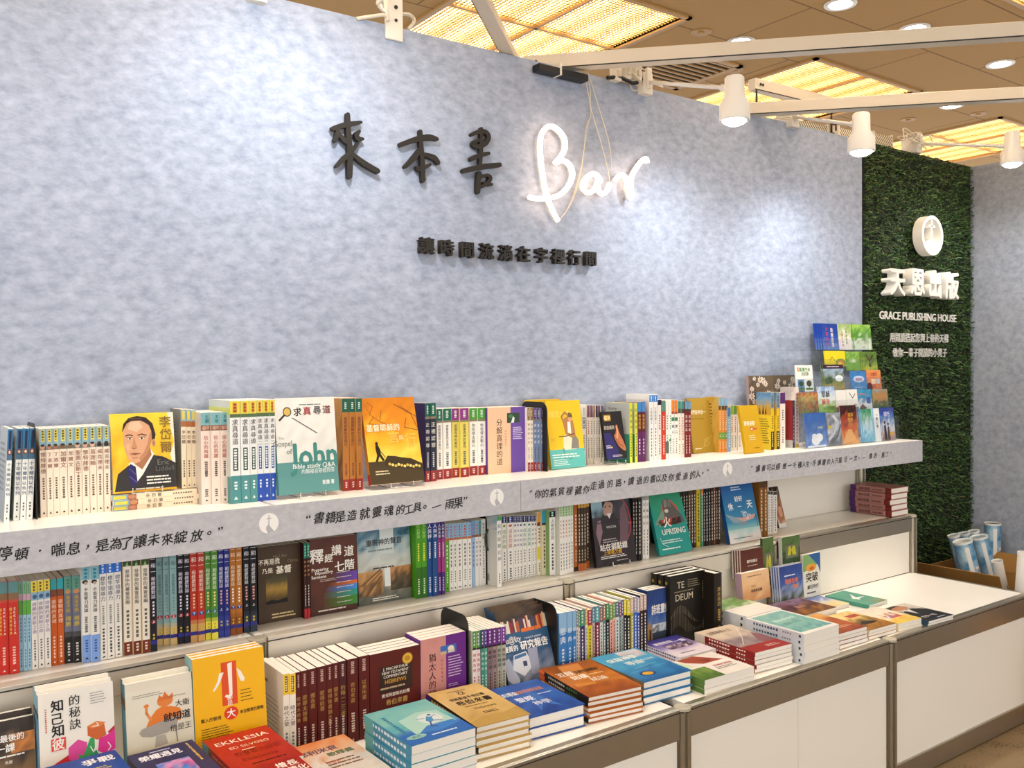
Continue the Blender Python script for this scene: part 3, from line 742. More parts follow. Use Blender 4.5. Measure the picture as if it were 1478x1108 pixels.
for paths in NEON.values():
    for pts in paths:
        P = smooth_path([at_y(*px(KN, *p_), -.034) for p_ in pts])
        b = MB(); b.tube([(q[0], q[1], q[2]) for q in P], .0085, 10); o = obj('letter_tube', b, M_NEON, t, smooth=True); o.data.transform(Matrix.Translation(-t.matrix_world.translation)); o.matrix_basis = Matrix()
        b = MB(); b.tube([(q[0], q[1]+.012, q[2]) for q in P], .006, 6); o = obj('tube_backing', b, M_PLASTIC, t, smooth=True); o.data.transform(Matrix.Translation(-t.matrix_world.translation)); o.matrix_basis = Matrix()

# ------------------------------------------------------------------ counters (front), risers (middle), shelf boards (top)
def post_bm(x, y, z0, z1, r=.02):
    b = MB(); b.lathe([(r*.86, z0), (r*.86, z1-.012)], 8, Matrix.Translation((x, y, 0)) @ Matrix.Rotation(PI/8, 4, 'Z'))
    for k in range(8):
        a = k*PI/4; b.box(-.004, .004, -.004, .004, z0, z1-.012, M=Matrix.Translation((x+r*.95*math.cos(a), y+r*.95*math.sin(a), 0)) @ Matrix.Rotation(a, 4, 'Z'))
    return b
def cap_bm(x, y, z, r=.023):
    b = MB(); b.lathe([(r, z-.008), (r, z-.001), (r*.8, z+.001)], 20, Matrix.Translation((x, y, 0))); return b
CXS = [XT-4, XT-3, XT-2, XT-1, XT]
CNT = ['front white counter under the spread of paperback stacks and the leftover red books', 'front white counter carrying the brown, blue and gold book stacks', 'front white counter with the white postcard stack and red stacks', 'end white counter, its top half bare, beside the cardboard boxes']
for i in range(4):
    x0, x1 = CXS[i], CXS[i+1]
    t = thing('display_counter', CNT[i], 'counter', Matrix.Translation((x0, YC, 0)), 'front counters')
    W = x1-x0; D = YT-YC
    b = MB(); b.box(.022, W-.022, .012, D, Z1-.022, Z1-.001); o = obj('countertop', b, M_WHITE, t); bevel(o, .0015)
    b = MB(); b.box(.022, W-.022, -.012, .012, Z1-.085, Z1-.001); b.box(.022, W-.022, -.008, .014, Z1-.006, Z1+.0005); o = obj('top_rail', b, M_ALU, t); bevel(o, .002)
    b = MB(); b.box(.022, W-.022, -.0125, -.0115, Z1-.012, Z1-.009); obj('groove', b, M_DARK, t)
    b = MB(); b.box(.022, W-.022, -.012, .012, .004, .075); o = obj('bottom_rail', b, M_ALU, t); bevel(o, .002)
    b = MB(); b.box(.024, W/2-.002, -.004, .004, .075, Z1-.085); o = obj('sliding_door', b, M_PANEL, t)
    b = MB(); b.box(W/2+.002, W-.024, -.002, .006, .075, Z1-.085); obj('sliding_door', b, M_PANEL, t)
    b = MB(); b.box(W/2-.003, W/2+.003, .0, .007, .075, Z1-.085); obj('door_seam', b, M_DARK, t)
    obj('post', post_bm(0, 0, 0, Z1), M_ALU, t); obj('post_cap', cap_bm(0, 0, Z1), M_CAP, t)
    if i == 3:
        obj('post', post_bm(W-.021, 0, 0, Z1), M_ALU, t); obj('post_cap', cap_bm(W-.021, 0, Z1), M_CAP, t)
        b = MB(); b.box(W-.03, W-.012, .02, D, Z1-.085, Z1-.0005); o = obj('side_rail', b, M_ALU, t)
        b = MB(); b.box(W-.026, W-.018, .02, D, .075, Z1-.085); obj('side_panel', b, M_PANEL, t)
RIS = ['stepped riser bay below the red books and the long comic series', 'stepped riser bay below the green, navy and white paperbacks', 'stepped riser bay below the dark paperback run and leaning blue cover', 'end riser bay, bare but for a pile of purple hardbacks']
for i in range(4):
    x0, x1 = CXS[i], CXS[i+1]; W = x1-x0
    t = thing('riser_shelf', RIS[i], 'shelf', Matrix.Translation((x0, YT, Z1)), 'riser bays'); H = Z2-Z1; D = -YT
    b = MB(); b.box(.004, W-.004, .026, D-.002, H-.022, H-.001); obj('riser_board', b, M_WHITE, t)
    b = MB(); b.box(.024, W-.024, -.012, .026, H-.07, H-.001); b.box(.024, W-.024, -.013, .026, H-.004, H-.0002); o = obj('front_rail', b, M_ALU if i == 3 else mat('pale_aluminium', '#d3cbbd', rough=.4, metal=.15), t); bevel(o, .002)
    b = MB(); b.box(.024, W-.024, -.0126, -.0116, H-.012, H-.009); obj('groove', b, M_DARK, t)
    b = MB(); b.box(.024, W-.024, -.003, .004, .002, H-.07); obj('front_panel', b, M_PANEL, t)
    obj('post', post_bm(0, 0, .0, H), M_ALU, t); obj('post_cap', cap_bm(0, 0, H), M_CAP, t)
    b = MB(); b.box(.004, W-.03, D-.012, D-.004, H, Z3-.03-Z1); obj('back_panel', b, M_PANEL, t)
    if i == 3:
        obj('post', post_bm(W-.021, 0, 0, H), M_ALU, t); obj('post_cap', cap_bm(W-.021, 0, H), M_CAP, t)
        obj('post', post_bm(W-.021, D-.024, H, Z3-.03-Z1), M_ALU, t)
        b = MB(); b.box(W-.028, W-.014, .02, D-.04, 0, H-.001); obj('side_panel', b, M_PANEL, t)
SHN = ['white shelf board carrying the cream portrait-spine row and the yellow portrait cover', 'white shelf board carrying the bright orange cover and the yellow and teal one', 'white shelf board carrying the gold and yellow covers', 'end white shelf board carrying the clear booklet rack']
sx_ = [-2.0, .172, 1.19, 2.19, XT+.06]
for i in range(4):
    b = MB(); b.box(sx_[i], sx_[i+1]-(.008 if i < 3 else .001), YS+.006, -.001, Z3-.024, Z3); o = obj('shelf_board', b, M_WHITE, label=SHN[i], cat='shelf', group='top shelf boards'); bevel(o, .001)
zf = .996
xj = at_y(752, 700, YS)[0]
def lettered_board(xa, xb, chars, logos, label):
    t = thing('lettered_board', label, 'board', Matrix.Translation((xa, YS, zf)), 'lettered boards along the shelf edge')
    b = MB(); b.box(0, xb-xa-.002, 0, .006, 0, Z3-zf); obj('board', b, M_FASCIA, t)
    for quote in chars:
      b = MB()
      for ch, u, v, sz in quote:
          q = at_y(u, v, YS); g, f = glyphs(ch, .022); r_ = random.Random(ord(ch)+int(u))
          if len(g) == 0: continue
          a = r_.uniform(-.08, .08); k = sz*r_.uniform(.9, 1.08)
          g = g-np.array([(g[:, 0].min()+g[:, 0].max())/2, .38 if ch not in '，。”“‧' else (g[:, 1].min()+g[:, 1].max())/2]); g = g @ np.array([[1, .12], [r_.uniform(.05, .2), 1]])
          g = np.stack([g[:, 0]*math.cos(a)-g[:, 1]*math.sin(a), g[:, 0]*math.sin(a)+g[:, 1]*math.cos(a)], 1)*k
          b.add(np.stack([g[:, 0]+q[0]-xa, np.full(len(g), -.0004-stacked(ch, .022, len(g))), g[:, 1]+q[2]-zf], 1), f)
      obj('handwritten_lettering', b, mat('marker_ink', '#171310', rough=.7), t)
    for (u, v) in logos:
        q = at_y(u, v, YS); b = MB(); R0 = .0255
        b.add([(q[0]-xa+R0*math.cos(a), -.0004, q[2]-zf+R0*math.sin(a)) for a in np.linspace(0, 2*PI, 33)[:-1]], [tuple(range(32))], None, 0)
        pl = lambda pts: b.add([(q[0]-xa+x*R0, -.0007, q[2]-zf+z*R0) for x, z in pts], [tuple(range(len(pts)))], None, 1)
        pl([(-.05, -.1), (.05, -.1), (.06, .82), (-.03, .82)]); pl([(-.24, .42), (.26, .46), (.26, .54), (-.24, .5)])
        pl([(-.05, -.1), (-.25, -.3), (-.3, -.55), (-.1, -1.0), (.55, -.86), (.3, -.55), (.1, -.3), (.05, -.1)])
        obj('round_logo', b, [mat('white_print', '#f4f2ee', rough=.6), mat('grey_print', '#b4b4b7', rough=.7)], t)
def line(k, sz, items): return [(ch, k[0]+u/k[2], k[1]+v/k[2], sz) for ch, u, v in items]
K6, K7, K8 = (0, 720, 3.519), (400, 680, 3.213), (780, 620, 2.639)
S1 = line(K6, .0305, [('停', 22, 277), ('頓', 110, 278), ('‧', 203, 262), ('喘', 297, 256), ('息', 375, 250), ('，', 445, 243), ('是', 520, 235), ('為', 588, 226), ('了', 643, 222), ('讓', 712, 214), ('未', 781, 205), ('來', 850, 203), ('綻', 918, 193), ('放', 1000, 185), ('。', 1063, 172), ('”', 1120, 150)])
S2 = line(K7, .0325, [('“', 145, 210), ('書', 195, 215), ('籍', 248, 213), ('是', 293, 210), ('造', 348, 203), ('就', 407, 195), ('靈', 463, 187), ('魂', 518, 182), ('的', 572, 177), ('工', 610, 176), ('具', 650, 166), ('。', 685, 165), ('—', 740, 156), ('雨', 800, 150), ('果', 840, 145), ('”', 873, 125)])
S3 = line(K7, .028, [('“', 1177, 92), ('你', 1210, 105), ('的', 1243, 102), ('氣', 1280, 97), ('質', 1318, 92), ('裡', 1355, 90), ('藏', 1397, 88), ('你', 1433, 84)]) + line(K8, .0285, [('走', 203, 213), ('過', 232, 208), ('的', 265, 205), ('路', 298, 202), ('，', 320, 200), ('讀', 345, 195), ('過', 377, 193), ('的', 402, 190), ('書', 428, 187), ('以', 450, 185), ('及', 472, 183), ('你', 498, 181), ('愛', 525, 178), ('過', 552, 176), ('的', 580, 172), ('人', 600, 169), ('。', 618, 165), ('”', 638, 155)])
S4 = line(K8, .0255, [('“', 805, 140), ('讀', 828, 148), ('書', 850, 146), ('可', 870, 143), ('以', 887, 142), ('經', 905, 140), ('歷', 930, 138), ('一', 950, 136), ('千', 968, 135), ('種', 988, 133), ('人', 1003, 131), ('生', 1018, 130), ('，', 1030, 128), ('不', 1043, 127), ('讀', 1062, 125), ('書', 1080, 123), ('的', 1098, 121), ('人', 1113, 120), ('只', 1128, 117), ('能', 1143, 115), ('活', 1162, 112), ('一', 1183, 110), ('次', 1200, 108), ('，', 1213, 108), ('—', 1232, 104), ('喬', 1258, 100), ('治', 1275, 97), ('‧', 1290, 96), ('馬', 1305, 96), ('丁', 1320, 93), ('”', 1335, 88)])
lettered_board(-2.0, xj, [S1, S2], [(388, 755), (717, 717.5)], 'grey board along the shelf edge with two handwritten quotes and round logos')
lettered_board(xj, XT+.06, [S3, S4], [(1050, 677)], 'grey board along the shelf edge reaching the turf panel, one round logo')

# ================================================================== books
RX90 = Matrix.Rotation(-PI/2, 4, 'X')
def make_book(name, label, w, t, h, M, cover='#eee', spine=None, back=None, front_art=(), spine_art=(), back_art=(), pages=None, hard=False, group=None, cat='book', rtl=False):
    """canonical: front towards -Y, spine along x=0, height along z"""
    root = thing(name, label, cat, M, group)
    spine = spine or cover; back = back or cover
    ct = .0022 if hard else .0005
    b = MB()
    C_, S_, B_ = hexc(cover), hexc(spine), hexc(back)
    def slab(x0, x1, y0, y1, c):
        b.box(x0, x1, y0, y1, 0, h, c)
    if hard:
        n = 6; bl = min(.12*t, .004)
        arc = [(-bl*math.sin(PI*k/n), t*k/n) for k in range(n+1)]
        inn = [(x+ct, y) for x, y in arc]
        V = [(x, y, 0) for x, y in arc]+[(x, y, h) for x, y in arc]+[(x, y, 0) for x, y in inn]+[(x, y, h) for x, y in inn]
        k1 = n+1; F = []
        for k in range(n):
            F += [(k, k1+k, k1+k+1, k+1), (2*k1+k, 2*k1+k+1, 3*k1+k+1, 3*k1+k), (k1+k, 3*k1+k, 3*k1+k+1, k1+k+1), (k, k+1, 2*k1+k+1, 2*k1+k)]
        b.add(V, F, S_)
        slab(0, w, 0, ct, C_); slab(0, w, t-ct, t, B_)
        px_, pz = .003, .003
    else:
        slab(ct, w, 0, ct, C_); slab(ct, w, t-ct, t, B_); slab(0, ct, 0, t, S_)
        px_, pz = .0006, .0004; bl = 0
    Ff = Face(b, w, h, lambda p, e: np.stack([p[:, 0], np.full(len(p), -e), p[:, 1]], 1)); Ff.draw(front_art)
    if hard:
        Fs = Face(b, t, h, lambda p, e: np.stack([-bl*np.sin(PI*np.clip(1-p[:, 0]/t, 0, 1))-e-.0006, t-p[:, 0], p[:, 1]], 1), True)
    else:
        Fs = Face(b, t, h, lambda p, e: np.stack([np.full(len(p), -e), t-p[:, 0], p[:, 1]], 1))
    Fs.draw(spine_art)
    if back_art:
        Fb = Face(b, w, h, lambda p, e: np.stack([w-p[:, 0], np.full(len(p), t+e), p[:, 1]], 1)); Fb.draw(back_art)
    obj('cover', b, PRINT, root, ink=True)
    p = MB(); p.box(ct+.0002 if not hard else ct*.5, w-px_, ct, t-ct, pz, h-pz)
    obj('page_block', p, pages or PAGES, root)
    return root

OW = lambda i: ORD[i]
def spine_M(xr, y, z): return Matrix.Translation((xr, y, z)) @ Matrix.Rotation(PI/2, 4, 'Z')

def run(k, spans, vb, vt, z, label, style, w=None, y=None, yback=-.008, group=None, name='paperback_book', lean=0.0, cat='book', hard=False, order=None, back_only_first=True, pages=None):
    """spine-out books read off the photo: spans = [(u left, u right)...] where they meet the shelf, vb/vt = (v of first, v of last) at foot and head"""
    n = len(spans); out = []
    u0, u1 = spans[0][0], spans[-1][1]
    for i, (a, c) in enumerate(spans):
        f = ((a+c)/2-u0)/max(1e-6, u1-u0)
        b_ = vb[0]+(vb[1]-vb[0])*f; t_ = vt[0]+(vt[1]-vt[0])*f
        if y is None:
            P = at_z(*px(k, a, b_), z); yy = P[1]; vm = b_
        else:
            yy = y if not isinstance(y, (tuple, list)) else y[0]+(y[1]-y[0])*f; vm = (b_+t_)/2
        yy += random.Random(int(a*7+b_)).uniform(-.002, .002)
        xl = at_y(*px(k, a, vm), yy)[0]; xr = at_y(*px(k, c, vm), yy)[0]
        h = at_y(*px(k, (a+c)/2, t_), yy)[2]-z
        th = (xr-xl)*.985
        if z == Z2: yback = min(yback, -.013)
        ww = w or min(.168, -yy+yback-.002)
        st = style(i) if callable(style) else style
        lab = label(i) if callable(label) else label.replace('{o}', OW(i if order is None else order[i]))
        M = spine_M(xr, yy, z)
        if lean: M = Matrix.Translation((xl, yy, z)) @ Matrix.Rotation(math.radians(lean), 4, 'Y') @ Matrix.Translation((xr-xl, 0, 0)) @ Matrix.Rotation(PI/2, 4, 'Z')
        out.append(make_book(name, lab, ww, th, h, M, group=group if n > 1 else None, hard=hard, cat=cat, pages=pages, **st))
    return out

def solve_tilt(k, tl, tr, br, bl, y, z, tilt=None):
    """plane leaning back about its foot at (y, z): x extents, height along the cover"""
    def hit(uv, tl_):
        d = ray(*px(k, *uv)); s, c = math.sin(tl_), math.cos(tl_)
        # point on plane: (x, y+q*s, z+q*c)
        # CAM+d*m : (CAMy+dy m - y)*c = (CAMz+dz m - z)*s
        m = ((CAM[2]-z)*s-(CAM[1]-y)*c)/(d[1]*c-d[2]*s)
        P = CAM+d*m; q = (P[2]-z)/c if abs(c) > .2 else (P[1]-y)/s
        return P[0], q
    best = None
    for t_ in ([math.radians(tilt)] if tilt is not None else np.radians(np.arange(0, 40, .5))):
        a, b, c, d = hit(tl, t_), hit(tr, t_), hit(br, t_), hit(bl, t_)
        e = abs(a[0]-d[0]+b[0]-c[0])
        if best is None or e < best[0]: best = (e, t_, (a[0]+d[0])/2, (b[0]+c[0])/2, (a[1]+b[1])/2)
    return best[1:]

STAND_N = 0
def wire_stand(x, y, z, w, label):
    t = thing('wire_book_stand', label, 'book stand', Matrix.Translation((x, y, z)), 'bent wire book stands')
    r = .0016; m = mat('chrome_wire', '#d9d6d0', rough=.2, metal=1.0)
    b = MB(); b.tube([(-w/2, -.022, .016), (-w/2, -.022, .002), (-w/2, .0, .0017), (-w/2, .06, .0017)], r, 8); b.tube([(w/2, -.022, .016), (w/2, -.022, .002), (w/2, .0, .0017), (w/2, .06, .0017)], r, 8)
    b.tube([(-w/2, -.022, .003), (w/2, -.022, .003)], r, 8); obj('front_lip', b, m, t, smooth=True)
    b = MB(); b.tube([(-w/2, .06, .0017), (-w/2, .062, .004), (-w/2*.7, .066, .09), (0, .068, .1), (w/2*.7, .066, .09), (w/2, .062, .004), (w/2, .06, .0017)], r, 8); obj('back_loop', b, m, t, smooth=True)
    return t

def face_out(k, tl, tr, br, bl, z, label, art, t=.015, y=None, copies=0, copy_label=None, tilt=None, group=None, name='paperback_book', stand=None, hard=False, cat='book', cover='#eee', spine=None, spine_art=(), back=None, zoff=0.0, gap=.0006, pages=None, cdx=0.0, cdz=0.0):
    """a cover facing out, foot at z, leaning back; copies stand behind it"""
    if y is None: y = at_z(*px(k, *bl), z)[1]
    if zoff == 'auto': zoff = max(.001, (at_y(*px(k, *bl), y)[2]+at_y(*px(k, *br), y)[2])/2-z)
    z = z+zoff
    tt, x0, x1, h = solve_tilt(k, tl, tr, br, bl, y, z, tilt)
    if tt > .02:                                   # a leaning book stands on its back edge
        z += t*math.sin(tt); tt, x0, x1, h = solve_tilt(k, tl, tr, br, bl, y, z, math.degrees(tt))
    w = x1-x0; res = []
    M0 = Matrix.Translation((x0, y, z)) @ Matrix.Rotation(-tt, 4, 'X')
    for i in range(copies+1):
        M = M0 @ Matrix.Translation((cdx*i, (t+gap)*i, cdz*i+(t+gap)*i*math.tan(tt)))
        lab = label if i == 0 else copy_label.replace('{o}', OW(i-1))
        res.append(make_book(name, lab, w, t, h, M, cover=cover, spine=spine, back=back, front_art=art, spine_art=spine_art, group=group, hard=hard, cat=cat, pages=pages))
    if stand: wire_stand((x0+x1)/2, y, z-zoff, w*.42, stand)
    return res, (x0, x1, y, h, tt)

PILES = []
def flat_pile(L, B, R, F, ztop, n, label, art, cover, spine=None, spine_art=(), under_label=None, group=None, t=None, hard=False, name='paperback_book', zbase=Z1, jitter=.003, seed=1, pages=None, flips=(), yaw=None, ymax=-.458, rect=None):
    """a pile of books lying flat: photo corners of the top cover (left, back, right, front)"""
    z00 = ztop
    if rect: P = [np.array(q) for q in ((rect[0], rect[2]), (rect[1], rect[2]), (rect[1], rect[3]), (rect[0], rect[3]))]; yaw = yaw if yaw is not None else 0
    while not rect:
        P = [at_z(*q, ztop)[:2] for q in (L, B, R, F)]
        if max(q[1] for q in P) <= ymax or ztop > z00+.09: break
        ztop += .002
    e1 = (P[1]-P[0]+P[2]-P[3])/2; e2 = (P[3]-P[0]+P[2]-P[1])/2
    a1 = math.atan2(e1[1], e1[0]); a2 = math.atan2(e2[1], e2[0])+PI/2
    a = (a1*.4+a2*.6) if yaw is None else math.radians(yaw); w, h = np.linalg.norm(e1), np.linalg.norm(e2); c = sum(P)/4
    t = t or (ztop-zbase)/n; r = random.Random(seed); res = []
    for i in range(n):
        top = ztop-i*t
        ja = 0 if i == 0 else math.radians(r.uniform(-1.1, 1.1)); jx, jy = (0, 0) if i == 0 else (r.uniform(-jitter, jitter), r.uniform(-jitter, jitter))
        fl = PI if i in flips else 0
        M = Matrix.Translation((c[0]+jx, c[1]+jy, top)) @ Matrix.Rotation(a+ja+fl, 4, 'Z') @ Matrix.Translation((-w/2, -h/2, 0)) @ RX90
        lab = label if i == 0 else under_label.replace('{o}', OW(i-1))
        res.append(make_book(name, lab, w, t*.985, h, M, cover=cover, spine=spine, front_art=art if i == 0 else (), spine_art=spine_art, group=group if n > 1 else None, hard=hard, pages=pages))
    PILES.append((res, w, h, t))
    return res

def settle(fixed, y_back, rounds=60):
    """nudge whole piles sideways until no two books share space"""
    def rect(M, w, h, t):
        A = np.array(M); c = (A @ np.array([w/2, t/2, h/2, 1]))[:3]
        return c, [A[:2, 0], A[:2, 2]], (w/2, h/2), (c[2]-t/2, c[2]+t/2)
    R = [[rect(o.matrix_world, w, h, t*.985) for o in res] for res, w, h, t in PILES]
    off = np.zeros((len(R), 2))
    def mtv(c1, ax1, h1, c2, ax2, h2):
        best = None; d = c2-c1
        for a in ax1+ax2:
            p = sum(q*abs(np.dot(x, a)) for q, x in zip(h1, ax1))+sum(q*abs(np.dot(x, a)) for q, x in zip(h2, ax2))-abs(np.dot(d, a))
            if p <= 0: return None
            if best is None or p < best[0]: best = (p, a if np.dot(d, a) > 0 else -a)
        return best
    for _ in range(rounds):
        moved = 0
        for i in range(len(R)):
            for k in range(i+1, len(R)):
                for c1, a1, h1, z1_ in R[i]:
                    for c2, a2, h2, z2_ in R[k]:
                        if min(z1_[1], z2_[1])-max(z1_[0], z2_[0]) < .0005: continue
                        m = mtv(c1[:2]+off[i], a1, h1, c2[:2]+off[k], a2, h2)
                        if m: off[i] -= m[1]*m[0]*.5; off[k] += m[1]*m[0]*.5; moved = 1
            for c2, a2, h2, z2_ in fixed:
                for c1, a1, h1, z1_ in R[i]:
                    if min(z1_[1], z2_[1])-max(z1_[0], z2_[0]) < .0005: continue
                    m = mtv(c1[:2]+off[i], a1, h1, c2, a2, h2)
                    if m: off[i] -= m[1]*m[0]; moved = 1
        if not moved: break
    for (res, w, h, t), o in zip(PILES, off):
        for b_ in res: b_.location.x += o[0]; b_.location.y += o[1]
        if abs(o).max() > .004: print("SETTLE", res[0]["label"][:40], np.round(o, 3))

def bookend(k, spans, vb, vt, z, label, y=None, yb=-.01, w=None):
    """black steel bookend with rounded top, seen edge-on"""
    u0, u1 = spans
    P = at_z(*px(k, u0, vb), z) if y is None else (at_y(*px(k, u0, vb), y))
    yy = P[1]; x0 = at_y(*px(k, u0, vb), yy)[0]; h = at_y(*px(k, u0, vt), yy)[2]-z; D = yb-yy
    t = thing('bookend', label, 'bookend', Matrix.Translation((x0, yy, z)), 'black steel bookends')
    b = MB(); pts = [(0, 0), (D, 0), (D, h-.03)]+[(D-.03+.03*math.cos(a), h-.03+.03*math.sin(a)) for a in np.linspace(0, PI/2, 6)]+[(.03-.03*math.sin(a), h-.03+.03*math.cos(a)) for a in np.linspace(0, PI/2, 6)]
    n = len(pts); V = [(0, d, q) for d, q in pts]+[(.0022, d, q) for d, q in pts]
    b.add(V, [tuple(range(n)), tuple(range(2*n-1, n-1, -1))]+[(i, (i+1) % n, (i+1) % n+n, i+n) for i in range(n)]); obj('upright_plate', b, M_BLACK, t)
    b = MB(); b.box(.0, w or .0022, .004, D, 0, .0015); obj('base_plate', b, M_BLACK, t)
    return t

# ---- printing styles
def sp(base, bands=(), text=(), dash=(), back=None, cover=None, extra=(), back_art=()):
    art = [('r', 0, v0, 1, v1, c) for v0, v1, c in bands]+list(extra)
    art += [('v', s, .5, v1, v0, c, .012) for s, v1, v0, c in text]
    art += [('d', .5, v1, v0, c, .34, n, 3) for v1, v0, c, n in dash]
    return dict(spine=base, cover=cover or base, back=back or cover or base, spine_art=art, back_art=list(back_art))
INK = '#2a2420'

# ================================================================== top shelf, from the far end towards the turf
G = 'books standing on the top shelf'
tenyr = sp('#eef0ea', [(.72, .99, '#2f6f9c'), (.66, .72, '#4b6f8c')], [('十年鄉情以色列', .64, .27, '#28406f')], [(.2, .1, '#666', 3)], back='#b9bfc3',
           extra=[('r', .28, .78, .72, .97, '#1d2b4a'), ('e', .5, .745, .42, .03, '#7a3f26'), ('e', .5, .745, .22, .017, '#d9c9b0'), ('p', [(.35, .035), (.5, .06), (.65, .035)], '#222')],
           back_art=[('r', 0, 0, 1, 1, '#aab1b5', '#c3c8ca'), ('b', .12, .88, .85, .3, '#8b9296', 9)])
run(KA, [(30, 72)], (1075, 1075), (320, 320), Z3, 'white book with blue spine head leaning alone at the open shelf end', tenyr, lean=3.2, group=G)
run(KA, [(105, 155), (160, 205), (209, 260)], (1060, 1052), (318, 312), Z3, '{o} white book with blue spine head, counting towards the black bookend', tenyr, lean=3.0, group=G)
bookend(KA, (292, 322), 1050, 285, Z3, 'black steel bookend between the blue-headed white books and the cream row')
names10 = ['懷特腓德', '丁道爾', '丁道爾', '加爾文', '加爾文', '聖奧古斯丁', '懷特腓德', '葛理翰', '威克理夫', '威克理夫']
skin10 = ['#d9a58a', '#b5795c', '#a5694f', '#7a5a40', '#7d5f45', '#c9aa94', '#d4a28a', '#d9b09a', '#2e2623', '#2e2623']
def cream(i):
    s = sp('#f0e1cc', [(.80, .995, '#8fb2bd')], [(names10[i], .74, .74-.058*len(names10[i])-.02, '#8a4a3a')], [(.45, .2, '#6a5a4a', 9)],
           extra=[('r', .28, .85, .75, .985, '#ead24a'), ('d', .5, .98, .86, '#57521f', .3, 4, 5), ('r', 0, .76, 1, .80, '#6f6f68'), ('e', .45, .79, .34, .028, skin10[i]), ('e', .45, .81, .3, .014, '#3c2c22'), ('p', [(.3, .04), (.5, .065), (.7, .04)], '#2a2420')])
    return s
run(KA, [(325, 380), (381, 430), (431, 481), (482, 545), (547, 600), (601, 661), (664, 720), (722, 777), (779, 830)], (1040, 992), (325, 300), Z3,
    '{o} cream paperback with a tiny portrait on its spine, counting from the bookend', cream, group=G)
run(KA, [(835, 886)], (990, 990), (298, 298), Z3, 'cream paperback with a tiny portrait touching the yellow portrait cover', lambda i: cream(9), group=G)
# horizontal trio and the yellow portrait cover
lee = sp('#f0dfc0', [(.82, .995, '#8fb2bd'), (.72, .82, '#a5694f')], [('李岱爾', .62, .42, '#6a4a3a')], [(.3, .06, '#7a6a55', 8)], extra=[('r', .2, .84, .8, .98, '#ead24a'), ('e', .5, .77, .4, .045, '#c98a66')])
xa = at_z(*px(KA, 892, 985), Z3); xb = at_z(*px(KB, 300, 935), Z3)
th3 = (at_y(*px(KA, 892, 858), xa[1])[2]-Z3)/3; Lx = xb[0]-xa[0]; Y3 = (xa[1]+xb[1])/2
for i, (l, dx, yw) in enumerate([('bottom', 0, 0), ('middle', .002, .8), ('topmost', -.001, -.5)]):
    M = Matrix.Translation((xb[0]+dx, Y3, Z3+th3*(i+1)-.0002)) @ Matrix.Rotation(PI/2+math.radians(yw), 4, 'Z') @ RX90
    make_book('paperback_book', f'{l} of three cream paperbacks lying flat under the yellow portrait cover', -Y3-.014, th3*.97, Lx, M, group='cream paperbacks lying flat', **{k_: v_ for k_, v_ in lee.items() if k_ != 'back_art'})
ZB = Z3+3*th3
SKIN, SKIN2, HAIR = '#d9a37e', '#b97f5c', '#3b2a20'
